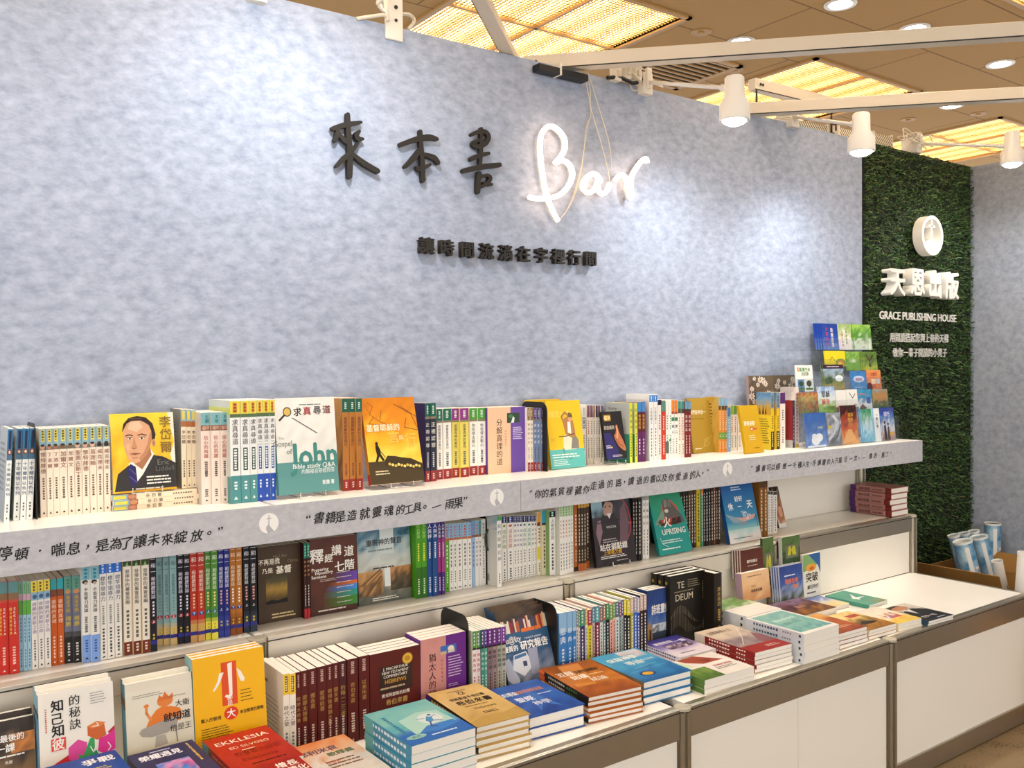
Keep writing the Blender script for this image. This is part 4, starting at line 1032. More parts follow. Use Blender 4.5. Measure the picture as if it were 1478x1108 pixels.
lee_art = [('n', 0, 0, 1, 1, ['#dfa01c', '#ecc22a', '#efd23c'], 8, 10, 3, .4), ('p', [(1, .62), (1, .2), (.92, .45)], '#e9e4d2'), ('p', [(.9, 1), (1, 1), (1, .6)], '#efe6cf'),
           ('p', [(.02, .02), (.08, .24), (.3, .37), (.5, .3), (.62, .46), (.8, .43), (1, .34), (1, .03)], '#332e2d'), ('p', [(.25, .36), (.34, .1), (.47, .22), (.66, .47), (.6, .54)], '#ece6dc'),
           ('p', [(.28, .05), (.22, .3), (.28, .36), (.36, .32), (.38, .1)], '#2c2658'), ('l', [(.26, .3), (.36, .22)], .015, '#55509a'), ('l', [(.26, .2), (.37, .12)], .015, '#55509a'), ('p', [(.34, .36), (.34, .46), (.6, .56), (.62, .46), (.46, .28)], '#a8714e'),
           ('p', [(.185, .74), (.19, .62), (.215, .52), (.24, .44), (.29, .385), (.36, .36), (.44, .385), (.54, .46), (.6, .56), (.645, .68), (.645, .8), (.58, .89), (.46, .925), (.32, .91), (.22, .84)], '#d8a27c'),
           ('p', [(.44, .385), (.54, .46), (.6, .56), (.645, .68), (.645, .78), (.6, .72), (.56, .6), (.5, .5), (.42, .43)], '#bb8460'), ('p', [(.26, .8), (.3, .88), (.44, .9), (.5, .82), (.4, .76)], '#e8bc98'), ('p', [(.22, .6), (.24, .52), (.28, .55), (.29, .62)], '#e2b08a'),
           ('p', [(.17, .76), (.2, .87), (.28, .94), (.42, .965), (.56, .94), (.66, .86), (.7, .72), (.67, .62), (.64, .64), (.635, .76), (.6, .84), (.54, .875), (.47, .905), (.33, .905), (.25, .87), (.2, .8)], '#33241b'), ('l', [(.3, .93), (.48, .93)], .02, '#5a4232'), ('e', .665, .61, .028, .052, '#cc9672'), ('e', .66, .61, .014, .03, '#a06a4a'),
           ('l', [(.225, .715), (.275, .728), (.335, .718)], .016, '#4a3426'), ('l', [(.415, .718), (.48, .732), (.55, .712)], .016, '#4a3426'), ('e', .285, .68, .035, .011, '#efe4d8'), ('e', .29, .68, .014, .0115, '#3a2b22'), ('e', .475, .678, .042, .012, '#efe4d8'), ('e', .475, .678, .016, .0125, '#3a2b22'), ('l', [(.245, .69), (.325, .69)], .01, '#4a3426'), ('l', [(.43, .69), (.525, .688)], .01, '#4a3426'),
           ('p', [(.355, .7), (.33, .6), (.31, .565), (.345, .552), (.39, .563), (.375, .62)], '#c48e68'), ('l', [(.315, .56), (.345, .55), (.385, .56)], .01, '#8a5638'), ('p', [(.29, .485), (.34, .497), (.37, .492), (.44, .485), (.36, .468)], '#a85c48'), ('l', [(.28, .484), (.36, .482), (.45, .484)], .008, '#6a3426'), ('l', [(.31, .435), (.36, .43), (.4, .437)], .012, '#b57c58'),
           ('v', '李岱爾', .86, .96, .47, '#8a6a2a', .02, .2), ('t', 'Eric', .8, .36, .1, '#77776c', 0, .3), ('t', 'Liddell', .82, .28, .09, '#66665c', 0, .3), ('b', .52, .97, .2, .08, '#efe9da', 3), ('b', .34, .9, .055, .02, '#d9d0bd', 1)]
(res, inf) = face_out(KA, (880, 200), (1370, 198), (1425, 800), (905, 845), Z3, 'bright yellow cover with a suited man portrait, on three flat paperbacks', lee_art, t=.012, y=Y3+.004, zoff=3*th3+.002, cover='#e8c23a', spine='#f0dfc0', group=None, tilt=8)
t = wire_stand((inf[0]+inf[1])/2, Y3+.006, ZB+.0002, .07, 'bent wire book stand under the yellow portrait cover')
run(KB, [(167, 206), (208, 243), (244, 281)], (832, 828), (212, 218), ZB+.001, '{o} cream paperback standing on the flat trio, counting from the yellow portrait cover', sp('#efdfc0', [(.85, .995, '#8fb2bd'), (.78, .85, '#b06a3c')], [('李岱爾', .74, .56, '#6a4030')], [(.36, .14, '#6a5a4a', 7)], back='#8e8a7c', extra=[('r', .25, .87, .75, .98, '#ead24a'), ('p', [(.3, .03), (.5, .05), (.7, .03)], '#2a2420')], back_art=[('b', .08, .6, .85, .2, '#6d695c', 16)]), y=Y3+.02, w=-(Y3+.02)-.01, group=G)
faith = sp('#f0dccd', [(.86, .995, '#7fb3b8'), (.80, .86, '#8a5a4c')], [('信心的飛躍', .75, .50, '#b0483c')], [(.47, .3, '#4a4440', 8), (.17, .08, '#5a504a', 4)], back='#d5c6b8', extra=[('v', '主題', .62, .975, .88, '#1f6a70', .02, .4), ('e', .35, .83, .22, .022, '#c79a80'), ('e', .7, .835, .2, .022, '#b98a70'), ('p', [(.35, .035), (.5, .055), (.65, .035)], '#2a2420')])
run(KB, [(322, 400), (402, 470), (472, 530)], (945, 930), (238, 232), Z3, '{o} pale pink paperback with teal spine head, counting towards the tall teal-footed set', faith, group=G)
def seek(i):
    teal, bx = ('#4f8f90', '#25403a') if i < 3 else ('#2b50b0', '#1e3f9e')
    return sp('#eef0ec', [(.87, .995, '#e6d84c'), (.835, .87, '#57704a'), (.0, .27, teal)], [('求真尋道' if i < 3 else '求真尋道二', .82, .57 if i < 3 else .55, '#4a2f2c')], [(.22, .13, '#e6efe9', 3)], back='#c9cfc6',
              extra=[('r', .28, .88, .72, .98, '#d98a3a'), ('d', .5, .975, .885, '#8a3a20', .3, 3, 4), ('r', .26, .32, .76, .54, bx), ('d', .5, .53, .33, '#e6ece6', .3, 8, 5), ('p', [(.3, .04), (.5, .07), (.7, .04)], '#dfe8e2')],
              back_art=[('r', .0, .86, 1, .93, '#c9cf6a'), ('b', .1, .9, .9, .87, '#7a8a40', 1), ('r', 0, 0, 1, .26, '#5a8f8c')])
run(KB, [(545, 623), (626, 694), (695, 749)], (940, 918), (148, 143), Z3, '{o} tall white book with teal foot, counting from the pale pink trio', seek, group=G)
run(KB, [(750, 796), (797, 845), (847, 888)], (916, 904), (141, 137), Z3, '{o} tall white book with blue foot, counting from the teal-footed trio', lambda i: seek(i+3), group=G)
john_art = [('r', 0, 0, 1, 1, '#e9e6dc'), ('n', .0, .33, 1, 1, ['#e0dfd6', '#efede4', '#e6e4da'], 9, 9, 5, .6), ('r', 0, 0, 1, .33, '#5d938f'), ('e', .2, .855, .07, .05, '#3a4a30', 20), ('e', .2, .855, .055, .039, '#d9b25a'), ('l', [(.15, .82), (.07, .77)], .03, '#2c2a26'),
            ('t', '求', .37, .85, .095, '#332b28', .03), ('t', '真', .53, .855, .095, '#a83a3a', .03), ('t', '尋', .7, .86, .095, '#3f3a36', .02), ('t', '道', .86, .865, .095, '#7e3a36', .03), ('b', .4, .86, .935, .915, '#777', 1), ('l', [(.28, .79), (.68, .62)], .012, '#333'),
            ('t', 'The', .08, .585, .04, '#aaa', 0), ('t', 'Gospel', .1, .53, .085, '#6a6d68', 0, .3), ('t', 'of', .2, .445, .075, '#6a6d68', 0), ('t', 'John', .6, .40, .36, '#41867f', .035, .8), ('t', 'Bible study Q&A', .6, .285, .07, '#eef2ee', .01, .76), ('t', '約翰福音研經問答', .66, .225, .055, '#e3ece8', .01, .56), ('t', '凱撒 著', .82, .1, .05, '#eef2ee', .02, .2)]
face_out(KB, (892, 130), (1308, 118), (1390, 840), (892, 872), Z3, 'large white cover with green lettering and teal bottom band, on a wire stand', john_art, t=.018, cover='#e9e6dc', spine='#4f8f90', stand='bent wire book stand under the big white and teal cover', zoff='auto', y=-.205)
wjes = sp('#b9772f', [(.85, .995, '#0f5f4c'), (.0, .125, '#9c2f2a')], [('基督耶穌的言與行', .8, .48, '#6a2f1c')], [(.3, .16, '#7a4a2a', 8), (.96, .88, '#cfe0d6', 4), (.1, .03, '#e8cfc6', 3)], back='#c98b4a', back_art=[('n', 0, 0, 1, 1, ['#8f5a30', '#c98b4a', '#d9a058'], 6, 8, 2, .5)])
run(KC, [(80, 130), (132, 183), (185, 232)], (840, 828), (130, 127), Z3, '{o} ochre book with green spine head and red foot, counting from the big white cover', wjes, group=G)
deeds_art = [('n', 0, .22, 1, 1, ['#f6dc5c', '#f2b92a', '#e08a1c', '#cf7a1a'], 8, 10, 6, .3), ('l', [(.05, .93), (.15, .8), (.3, .72), (.5, .66)], .014, '#b06a24'), ('l', [(.1, .95), (.2, .9), (.12, .8)], .014, '#a8621f'), ('l', [(.3, .72), (.35, .85)], .014, '#a05a1c'), ('l', [(.2, .78), (.1, .7), (.3, .68)], .014, '#a8621f'), ('l', [(.7, .9), (1, .76)], .012, '#8f4f1a'), ('l', [(.6, .92), (.9, .8), (1, .62)], .012, '#7a4216'), ('l', [(.8, .75), (.75, .64), (1, .6)], .012, '#8f4f1a'),
             ('p', [(0, .0), (1, 0), (1, .17), (.6, .24), (.3, .26), (.0, .26)], '#4a3b22'), ('p', [(.28, .25), (.36, .32), (.5, .31), (.62, .29), (.8, .27), (1, .2), (1, .12), (.3, .2)], '#3f311b')]+[('e', .38+.055*k, .222-.008*(k % 3)-.004*k, .026, .017, '#f0da84' if k % 2 else '#d9b84a', 8) for k in range(11)]+[
             ('p', [(.13, .26), (.17, .33), (.155, .4), (.16, .445), (.2, .455), (.235, .4), (.24, .34), (.3, .27), (.26, .26), (.21, .32), (.17, .26)], '#2a1d10'), ('e', .185, .465, .025, .02, '#2a1d10'), ('l', [(.235, .38), (.32, .3)], .01, '#2a1d10'),
             ('t', '基督耶穌的', .34, .645, .088, '#f4e3b8', .035, .62), ('t', '言', .52, .53, .15, '#f0c75a', .03), ('t', '與', .655, .52, .07, '#f0d890', .02), ('t', '行', .83, .49, .16, '#f0c75a', .02), ('b', .1, .4, .16, .1, '#d9c89a', 2)]
face_out(KC, (222, 128), (605, 122), (715, 768), (285, 800), Z3, 'orange cover with a shepherd silhouette, on a wire stand', deeds_art, t=.016, cover='#e8a52a', spine='#b9772f', stand='bent wire book stand under the orange shepherd cover', zoff='auto', y=-.198, spine_art=[('r', 0, 0, 1, .12, '#9c2f2a')])
def redfoot(base, head, ink, title, sub='#555', back=None):
    return sp(base, [(.83, .995, head), (.0, .14, '#9c2f2c'), (.8, .83, '#8a7a60')], [(title, .77, .42, ink)], [(.38, .18, sub, 8), (.97, .86, '#dfe8d9', 5), (.11, .03, '#ecd6d0', 3)], back=back)
run(KC, [(710, 746), (750, 792)], (770, 762), (168, 165), Z3, '{o} dark navy book with green spine head, counting from the orange shepherd cover', redfoot('#232838', '#0f5f4c', '#e8e4da', '正視認罪', '#c9c9cf', '#3a2a5a'), group=G)
run(KC, [(797, 840), (845, 908)], (752, 742), (210, 205), Z3, '{o} white book with dark green spine head, counting from the navy pair', redfoot('#f2ede2', '#0f6a52', '#3a3430', '耶穌基督的言與行'), group=G)
run(KC, [(912, 968), (975, 1040)], (737, 730), (206, 203), Z3, '{o} pale yellow book with purple spine head, counting from the green-headed white pair', redfoot('#e0cf62', '#8a2f86', '#4a4220', '認識真神的屬性'), group=G)
run(KC, [(1045, 1106), (1110, 1168)], (722, 714), (204, 200), Z3, '{o} white book with grass green spine head, counting from the pale yellow pair', redfoot('#f2eee6', '#4c9a34', '#3a3430', '你信得太粗心'), group=G)
true_art = [('r', 0, 0, .595, 1, '#eec49e'), ('r', .595, 0, 1, 1, '#6b4aa0'), ('v', '分解真理的道', .3, .83, .12, '#3c2620', .01, .2), ('v', '如何研讀經文', .46, .66, .4, '#a8503c', 0, .045), ('r', .5, .76, .83, .91, '#2f4a34'), ('p', [(.6, .76), (.66, .86), (.7, .83), (.68, .76)], '#dfe6e4'), ('e', .6, .86, .06, .03, '#55784a'), ('b', .65, .92, .7, .5, '#d9cdea', 7)]
face_out(KC, (1182, 205), (1475, 190), (1472, 690), (1182, 712), Z3, 'front cover half peach, half purple with a waterfall photo, first of its stack', true_art, t=.02, copies=3, copy_label='{o} peach and purple copy stacked behind the waterfall cover', cover='#eec49e', spine='#6b4aa0', tilt=0, group='peach and purple copies', gap=.0008, cdz=.0)
run(KD, [(124, 146), (148, 169)], (741, 739), (216, 216), Z3, '{o} white book with brown spine head beside the peach and purple cover', redfoot('#f0e6d4', '#8f6a2a', '#5a4a3a', '新造的人生'), group=G)
run(KD, [(174, 199), (202, 228), (233, 258)], (739, 737), (219, 221), Z3, '{o} slate blue book with purple spine head, counting towards the arched bookend', redfoot('#7688a8', '#6a2f80', '#e8e8ee', '靈命塑造'), group=G)
bookend(KD, (284, 296), 742, 172, Z3, 'black arched bookend standing before the yellow and teal cover')
scoot_art = [('r', 0, .28, 1, 1, '#f2c61f'), ('r', 0, 0, 1, .28, '#62bdb4'), ('t', '你好世上一遊', .35, .8, .11, '#f8e27a', 0, .6, 'c'), ('p', [(.4, .27), (.42, .45), (.5, .5), (.64, .48), (.72, .42), (.78, .27)], '#efe4c4'), ('p', [(.62, .28), (.68, .46), (.78, .48), (.86, .4), (.85, .28)], '#8a8378'), ('p', [(.5, .5), (.46, .62), (.44, .7), (.5, .74), (.62, .76), (.74, .7), (.78, .55), (.78, .46), (.66, .44)], '#b9824a'), ('p', [(.56, .52), (.58, .68), (.66, .68), (.66, .5)], '#f2efe4'),
             ('e', .66, .73, .06, .05, '#d9a078'), ('p', [(.58, .75), (.62, .82), (.72, .8), (.74, .74)], '#7a5a3a'), ('l', [(.46, .68), (.42, .76), (.52, .82), (.6, .78)], .045, '#b9824a'), ('l', [(.3, .47), (.5, .47), (.74, .5)], .02, '#5a4a30'), ('l', [(.4, .28), (.42, .14)], .05, '#5f9a94'), ('l', [(.52, .2), (.62, .2)], .02, '#4f8a84'), ('l', [(.54, .14), (.62, .14)], .02, '#4f8a84'), ('b', .06, .96, .22, .15, '#eaf6ee', 2), ('b', .08, .55, .14, .04, '#d3ece6', 4), ('t', '你好', .12, .43, .05, '#d9b23a', 0)]
(res, inf) = face_out(KD, (285, 160), (530, 155), (620, 708), (300, 732), Z3, 'yellow and teal cover with a scooter rider, leaning on its copies', scoot_art, t=.014, cover='#f2c61f', spine='#e8bd1a')
for i in range(2):
    make_book('paperback_book', f'{OW(i)} plain yellow copy standing behind the scooter rider cover', inf[1]-inf[0]-.01, .013, inf[3]+.002, Matrix.Translation((inf[0]-.035+.01*i, -.042+.016*i, Z3)), cover='#eec41c', spine='#e8bd1a', front_art=scoot_art, group='yellow and teal copies')
run(KD, [(543, 567), (570, 603)], (685, 682), (192, 190), Z3, '{o} white book with slanted dark title, counting from the scooter rider cover', sp('#f0ede4', (), [('與你同行', .95, .8, '#333')], [(.5, .1, '#777', 10)], extra=[('r', .2, .6, .8, .78, '#1f2430'), ('d', .5, .77, .61, '#fff', .3, 4, 2)]), group=G)
run(KD, [(613, 636), (638, 660), (664, 680), (684, 700), (702, 724), (726, 748)], (681, 672), (194, 197), Z3, '{o} white book with dull purple spine head, counting towards the dark hand cover', lambda i: sp('#f2eadc' if i % 2 else '#efe6dd', [(.79, .995, ['#7a5468', '#7a5468', '#8f5a30', '#3a3a4a', '#6a5468', '#6a5468'][i])], [], [(.74, .5, ['#b05040', '#b05040', '#555', '#555', '#555', '#555'][i], 7), (.45, .1, '#6a5f55', 10)]), group=G)
hand_art = [('r', 0, 0, 1, 1, '#221d1e'), ('p', [(0, 0), (.0, .55), (.32, .55), (.6, .2), (.66, 0)], '#2f2a66'), ('r', .1, .8, .42, .93, '#b98a3a'), ('d', .2, .92, .81, '#f6e6b0', .1, 2, 3), ('t', '尋夢', .25, .86, .1, '#f0d890', .03), ('t', '自由高飛', .3, .66, .09, '#cfc6b6', .02, .5), ('p', [(.62, .7), (.7, .72), (.76, .55), (.9, .38), (1.0, .22), (.98, .15), (.86, .17), (.66, .26), (.52, .4), (.48, .5), (.56, .52), (.62, .6)], '#b8704a'), ('p', [(.62, .68), (.68, .7), (.72, .54), (.64, .4), (.58, .46), (.64, .56)], '#dd9a74'), ('l', [(.56, .42), (.7, .3), (.9, .24)], .03, '#7f4630'), ('b', .04, .32, .3, .22, '#e8e4f0', 2), ('e', .3, .245, .04, .022, '#d9b23a'), ('b', .3, .85, .09, .04, '#cfc9c9', 2)]
face_out(KD, (748, 250), (866, 245), (962, 622), (752, 660), Z3, 'small dark cover with an open hand, on a wire stand', hand_art, t=.012, cover='#221d1e', stand='bent wire book stand under the dark hand cover', zoff='auto', y=-.15)
run(KD, [(960, 982), (1001, 1024)], (655, 650), (178, 178), Z3, '{o} book with yellow-green spine behind the dark hand cover', sp('#d9dc3c', [], [('追求聖潔', .93, .55, '#3a5a3a')], [(.5, .1, '#5a6a30', 9)], back='#b9bbb4', back_art=[('r', 0, 0, 1, .48, '#3c8f74'), ('b', .1, .6, .85, .6, '#777', 4), ('t', 'Kinship', .3, .9, .07, '#444', 0, .5)]), group=G, y=-.135)
run(KD, [(1026, 1056), (1059, 1089)], (644, 640), (172, 170), Z3, '{o} purple book with gold-lettered blue head, counting from the yellow-green pair', sp('#62245e', [(.84, .995, '#4a86c4'), (.5, .82, '#5a1f2e')], [('希伯來書', .8, .55, '#e0a83a')], [(.4, .12, '#d9c6d6', 5)]), group=G, y=-.133)
run(KD, [(1122, 1154), (1157, 1187)], (642, 638), (106, 106), Z3, '{o} tall white book with bright blue spine head on the top shelf', sp('#f1efea', [(.885, .985, '#2f7ccf')], [('工作哲學上', .8, .55, '#555')], [(.5, .06, '#8a8a88', 9), (.975, .9, '#dff', 4)], back='#eceae4'), group=G, y=-.13)
Wn = [((1190, 1221), (150, 630), '#f0ebe2', [(.91, .995, '#23233f')], '#8a4a50', 'thin white book with navy spine head beside the tall white pair'),
      ((1224, 1253), (160, 621), '#c33a28', [(.82, .995, '#4f8f7a')], '#f3d9c4', 'red book with green spine head among white spines'),
      ((1257, 1279), (156, 620), '#f3f0e8', [(.1, .3, '#555')], '#3f8f5a', 'first white book with plain green edge line beside the red one'),
      ((1283, 1306), (156, 618), '#f3f0e8', [(.3, .34, '#3f8f5a')], '#3f8f5a', 'second white book with plain green edge line beside the red one')]
for (u, v, c, bands, ink, l) in Wn:
    run(KD, [u], (v[1], v[1]), (v[0], v[0]), Z3, l, sp(c, bands, [], [(.75, .5, ink, 6), (.42, .08, ink, 8)]), group=G, y=-.122)
run(KE, [(52, 76), (79, 104)], (790, 786), (322, 324), Z3, '{o} white book with orange spine head, counting from the green-lined pair', sp('#f2efe6', [(.8, .995, '#e8862c'), (.76, .8, '#b8402c'), (.64, .7, '#3f7f5a')], [('鑽石', .6, .4, '#3a3f58')], [(.35, .08, '#777', 7)]), group=G, y=-.122)
run(KE, [(106, 130), (133, 159)], (784, 778), (330, 332), Z3, '{o} cream book with teal spine head, counting from the orange-headed pair', sp('#f2e6d8', [(.86, .995, '#3f9484'), (.78, .86, '#4a4a42')], [], [(.72, .3, '#b8705a', 9), (.25, .06, '#8a6a5a', 5)]), group=G, y=-.122)
run(KE, [(163, 187), (189, 212)], (775, 770), (332, 334), Z3, '{o} dark red book with pale blue head, touching the leaning gold cover', sp('#7a201e', [(.86, .995, '#6f9ab8'), (.81, .86, '#4a3a30')], [('恩典之路', .76, .45, '#e8d0c4')], [(.4, .06, '#e0c0b6', 7)]), group=G, y=-.122)
gold_art = [('r', 0, 0, 1, 1, '#a8852c', '#b08e34'), ('t', '我們能夠合一', .4, .74, .085, '#efe6c6', .02, .72), ('b', .12, .8, .64, .6, '#8f6f20', 1), ('l', [(.55, .22), (.7, .28), (.8, .2), (.66, .12), (.52, .14), (.6, .25), (.78, .14)], .012, '#cdb160'), ('l', [(.45, .08), (.6, .2), (.9, .3)], .012, '#cdb160'), ('b', .1, .45, .1, .06, '#efe6c6', 1)]
run(KE, [(440, 463), (465, 487), (489, 512)], (757, 752), (300, 302), Z3, '{o} orange book with pale blue spine head behind the leaning gold cover', sp('#eb8f3c', [(.84, .995, '#7fb0cf'), (.77, .84, '#5a4a3a'), (.24, .36, '#62a24a')], [], [(.75, .4, '#fbe8c8', 9), (.33, .27, '#e8f0d0', 2), (.2, .06, '#fbe8c8', 4)], back='#cda43e', back_art=[('n', 0, 0, 1, 1, ['#c39a34', '#d3ae55'], 5, 6, 3, .6), ('b', .1, .55, .9, .2, '#7a5a1c', 12)]), group=G)
face_out(KE, (195, 310), (345, 305), (432, 742), (218, 770), Z3, 'plain gold cover with faint line drawing, leaning on the orange trio', gold_art, t=.012, cover='#a8852c')
run(KE, [(514, 537)], (752, 752), (385, 385), Z3, 'small pale blue book beside the orange trio', sp('#8fb8d6', [(.8, .995, '#4f86b8')], [], [(.75, .1, '#f2f6fa', 10)]), group=G)
ltmix = [('#f2ead2', '#8fb83c', '#c0504a'), ('#f0e4dc', '#5a8f3c', '#b0605a'), ('#f4ecd8', '#4a8f8a', '#777'), ('#f4efe0', '#6a4a80', '#777')]
run(KE, [(539, 562), (564, 590), (600, 626), (630, 655)], (748, 735), (366, 372), Z3, lambda i: ['pale book with lime spine head beside the small pale blue one', 'pale pink book with leaf green head between lime and teal ones', 'cream book with teal spine head near the leaning yellow cover', 'white book with violet spine head touching the leaning yellow cover'][i], lambda i: sp(ltmix[i][0], [(.8, .995, ltmix[i][1])], [], [(.76, .4, ltmix[i][2], 8), (.35, .08, '#888', 6)]), group=G)
crowd_back = [('n', 0, .6, 1, 1, ['#e0a830', '#caa23c', '#7fa6c0', '#5a86b0'], 7, 8, 4, .3), ('p', [(.2, .62), (.24, .76), (.3, .62)], '#3a2612'), ('p', [(.4, .62), (.46, .8), (.52, .62)], '#3a2612'), ('p', [(.6, .62), (.66, .78), (.7, .62)], '#3a2612'), ('r', 0, 0, 1, .6, '#f0cf2e'), ('b', .08, .9, .55, .1, '#8a7420', 11), ('r', .06, .04, .3, .14, '#eee')]
run(KE, [(868, 893), (914, 938)], (730, 730), (262, 262), Z3, '{o} yellow book with a sky-topped back, behind the leaning yellow cover', sp('#e3bf2a', [(.0, .32, '#3a3420'), (.72, .995, '#7f9ab0')], [('領袖之路', .95, .74, '#222')], [(.6, .36, '#5a4a1a', 6), (.3, .05, '#e8d890', 7)], back='#f0cf2e', back_art=crowd_back), group=G, yback=-.066, y=-.14)
yel_art = [('r', 0, 0, 1, 1, '#c79a12', '#d3a81c'), ('t', '跟隨基督', .42, .62, .1, '#f4ecd2', .02, .6), ('e', .5, .5, .09, .045, '#c9502c'), ('e', .5, .5, .05, .025, '#f0e0d0'), ('r', .56, .48, .78, .52, '#c9602c'), ('b', .3, .7, .38, .26, '#dcd3a0', 3), ('b', .5, .85, .12, .09, '#5a4610', 1)]
face_out(KE, (604, 366), (752, 368), (810, 720), (660, 735), Z3, 'plain mustard yellow cover leaning before the sky-topped yellow books', yel_art, t=.012, cover='#c79a12', y=-.195)
run(KE, [(944, 985)], (732, 732), (262, 262), Z3, 'pale pink-white book with purple corner mark beside the yellow pair', sp('#f0e0d0', [(.8, .995, '#5a3070'), (.0, .8, '#f2e4d6')], [], [(.7, .5, '#6a5a50', 5), (.4, .1, '#8a7a70', 7)]), group=G, yback=-.066, y=-.14)
run(KE, [(1047, 1063)], (726, 726), (328, 328), Z3, 'thin navy book with red cover beside the daisy photo cover', sp('#27275a', [(.86, .995, '#1f5a4a')], [], [(.7, .1, '#d9d9ea', 8)], back='#b02a26', back_art=[('r', 0, 0, 1, .16, '#e8e2d8'), ('e', .12, .88, .12, .06, '#1f6a50'), ('b', .1, .5, .12, .04, '#333', 2)]), group=G, yback=-.066, y=-.14)
run(KE, [(1067, 1096)], (724, 724), (218, 218), Z3, 'tall pinkish white book beside the clear booklet rack', sp('#eedfd6', [(.0, .06, '#e8c83c')], [], [(.9, .1, '#b8605a', 14)]), group=G, yback=-.066, y=-.14)
daisy_art = [('n', 0, 0, 1, 1, ['#a08a88', '#8a7a70', '#5a4a3c', '#6a5a44'], 12, 12, 9, .7)]
r_ = random.Random(5)
for k in range(26):
    cu, cv = r_.uniform(.03, .97), r_.uniform(.5, .97); s_ = r_.uniform(.03, .055)
    for a in range(7): daisy_art.append(('e', cu+s_*.8*math.cos(a*.9), cv+s_*.6*math.sin(a*.9), s_*.5, s_*.26, '#ddd3c8', 8, a*.9))
    daisy_art.append(('e', cu, cv, s_*.4, s_*.3, '#b8863a', 8))
face_out(KE, (692, 122), (1068, 124), (1068, 700), (692, 715), Z3, 'tall cover photo of white daisies at the back of the shelf', daisy_art, t=.012, y=-.058, cover='#a89088', tilt=2)
tree_art = [('r', 0, 0, 1, 1, '#f3f1ea'), ('v', '點', .18, .93, .75, '#d9823c', .03, .2), ('t', '點嚴生命', .55, .83, .16, '#4a8f4a', .03, .8), ('t', '的四季', .55, .66, .15, '#6a7f3a', .03, .6), ('r', .08, .06, .46, .46, '#5f8fc4'), ('r', .54, .06, .94, .46, '#e6ecec'), ('e', .27, .3, .13, .1, '#2f5a34'), ('e', .74, .3, .15, .12, '#4a4a2c'), ('r', .26, .12, .29, .28, '#3a2c1c'), ('r', .73, .12, .76, .28, '#3a2c1c'), ('r', .08, .06, .46, .13, '#4f7f3f'), ('r', .54, .06, .94, .13, '#4f7f3f'), ('r', .1, .0, .45, .05, '#44608a')]
face_out(KE, (1065, 38), (1207, 40), (1220, 255), (1083, 258), Z3, 'white booklet with two small trees held up at the clear rack', tree_art, t=.004, y=-.135, zoff=at_y(*px(KE, 1083, 258), -.135)[2]-Z3, cover='#f3f1ea', name='booklet', cat='booklet', tilt=5)

# ------------------------------------------------------------------ clear tiered rack of booklets on the shelf end
def clear_mat():
    m = bpy.data.materials.new('clear_acrylic'); m.use_nodes = True
    nt = m.node_tree; out = nt.nodes['Material Output']; nt.nodes.remove(nt.nodes['Principled BSDF'])
    tr = nt.nodes.new('ShaderNodeBsdfTransparent'); tr.inputs[0].default_value = (.97, .98, .985, 1)
    gl = nt.nodes.new('ShaderNodeBsdfGlossy'); gl.inputs['Roughness'].default_value = .08
    fr = nt.nodes.new('ShaderNodeLayerWeight'); fr.inputs[0].default_value = .25; mx = nt.nodes.new('ShaderNodeMixShader')
    ad = nt.nodes.new('ShaderNodeMath'); ad.operation = 'MULTIPLY_ADD'; ad.inputs[1].default_value = .16; ad.inputs[2].default_value = .03
    nt.links.new(fr.outputs['Facing'], ad.inputs[0]); nt.links.new(ad.outputs[0], mx.inputs[0]); nt.links.new(tr.outputs[0], mx.inputs[1]); nt.links.new(gl.outputs[0], mx.inputs[2]); nt.links.new(mx.outputs[0], out.inputs[0])
    return m
M_CLEAR = clear_mat()
TY = [-.205, -.168, -.131, -.094, -.057]      # front of each tier, lowest first
def sheet(k, u0, v0, u1, v1, y, label, art, cover, t=.004, copies=0, copy_label=None, dx=.0, name='booklet', cat='booklet', group=None, spine=None, tilt=6, pages=None):
    """an upright booklet read as a rectangle (head u0,v0 - foot u1,v1)"""
    a = at_y(*px(k, u0, (v0+v1)/2), y); c = at_y(*px(k, u1, (v0+v1)/2), y); z0 = at_y(*px(k, (u0+u1)/2, v1), y)[2]; z1_ = at_y(*px(k, (u0+u1)/2, v0), y)[2]
    if z0 < Z3+.0025 and z0 > Z3-.1: z0 = Z3+.0025
    if z0 < Z1+.0025: z0 = Z1+.0025
    w = c[0]-a[0]; h = z1_-z0; res = []
    for i in range(copies, -1, -1):
        M = Matrix.Translation((a[0]+dx*i, y+(t+.0005)*i/math.cos(math.radians(tilt)), z0)) @ Matrix.Rotation(-math.radians(tilt), 4, 'X')
        lab = label if i == 0 else copy_label.replace('{o}', OW(i-1))
        res.append(make_book(name, lab, w*.985, t, h, M, cover=cover, spine=spine, front_art=art, group=group, cat=cat, pages=pages))
    return (a[0], c[0], z0, z1_)
def photo(cols, seed, extra=(), nx=8, ny=10, d=.45): return [('n', 0, 0, 1, 1, cols, nx, ny, seed, d)]+list(extra)
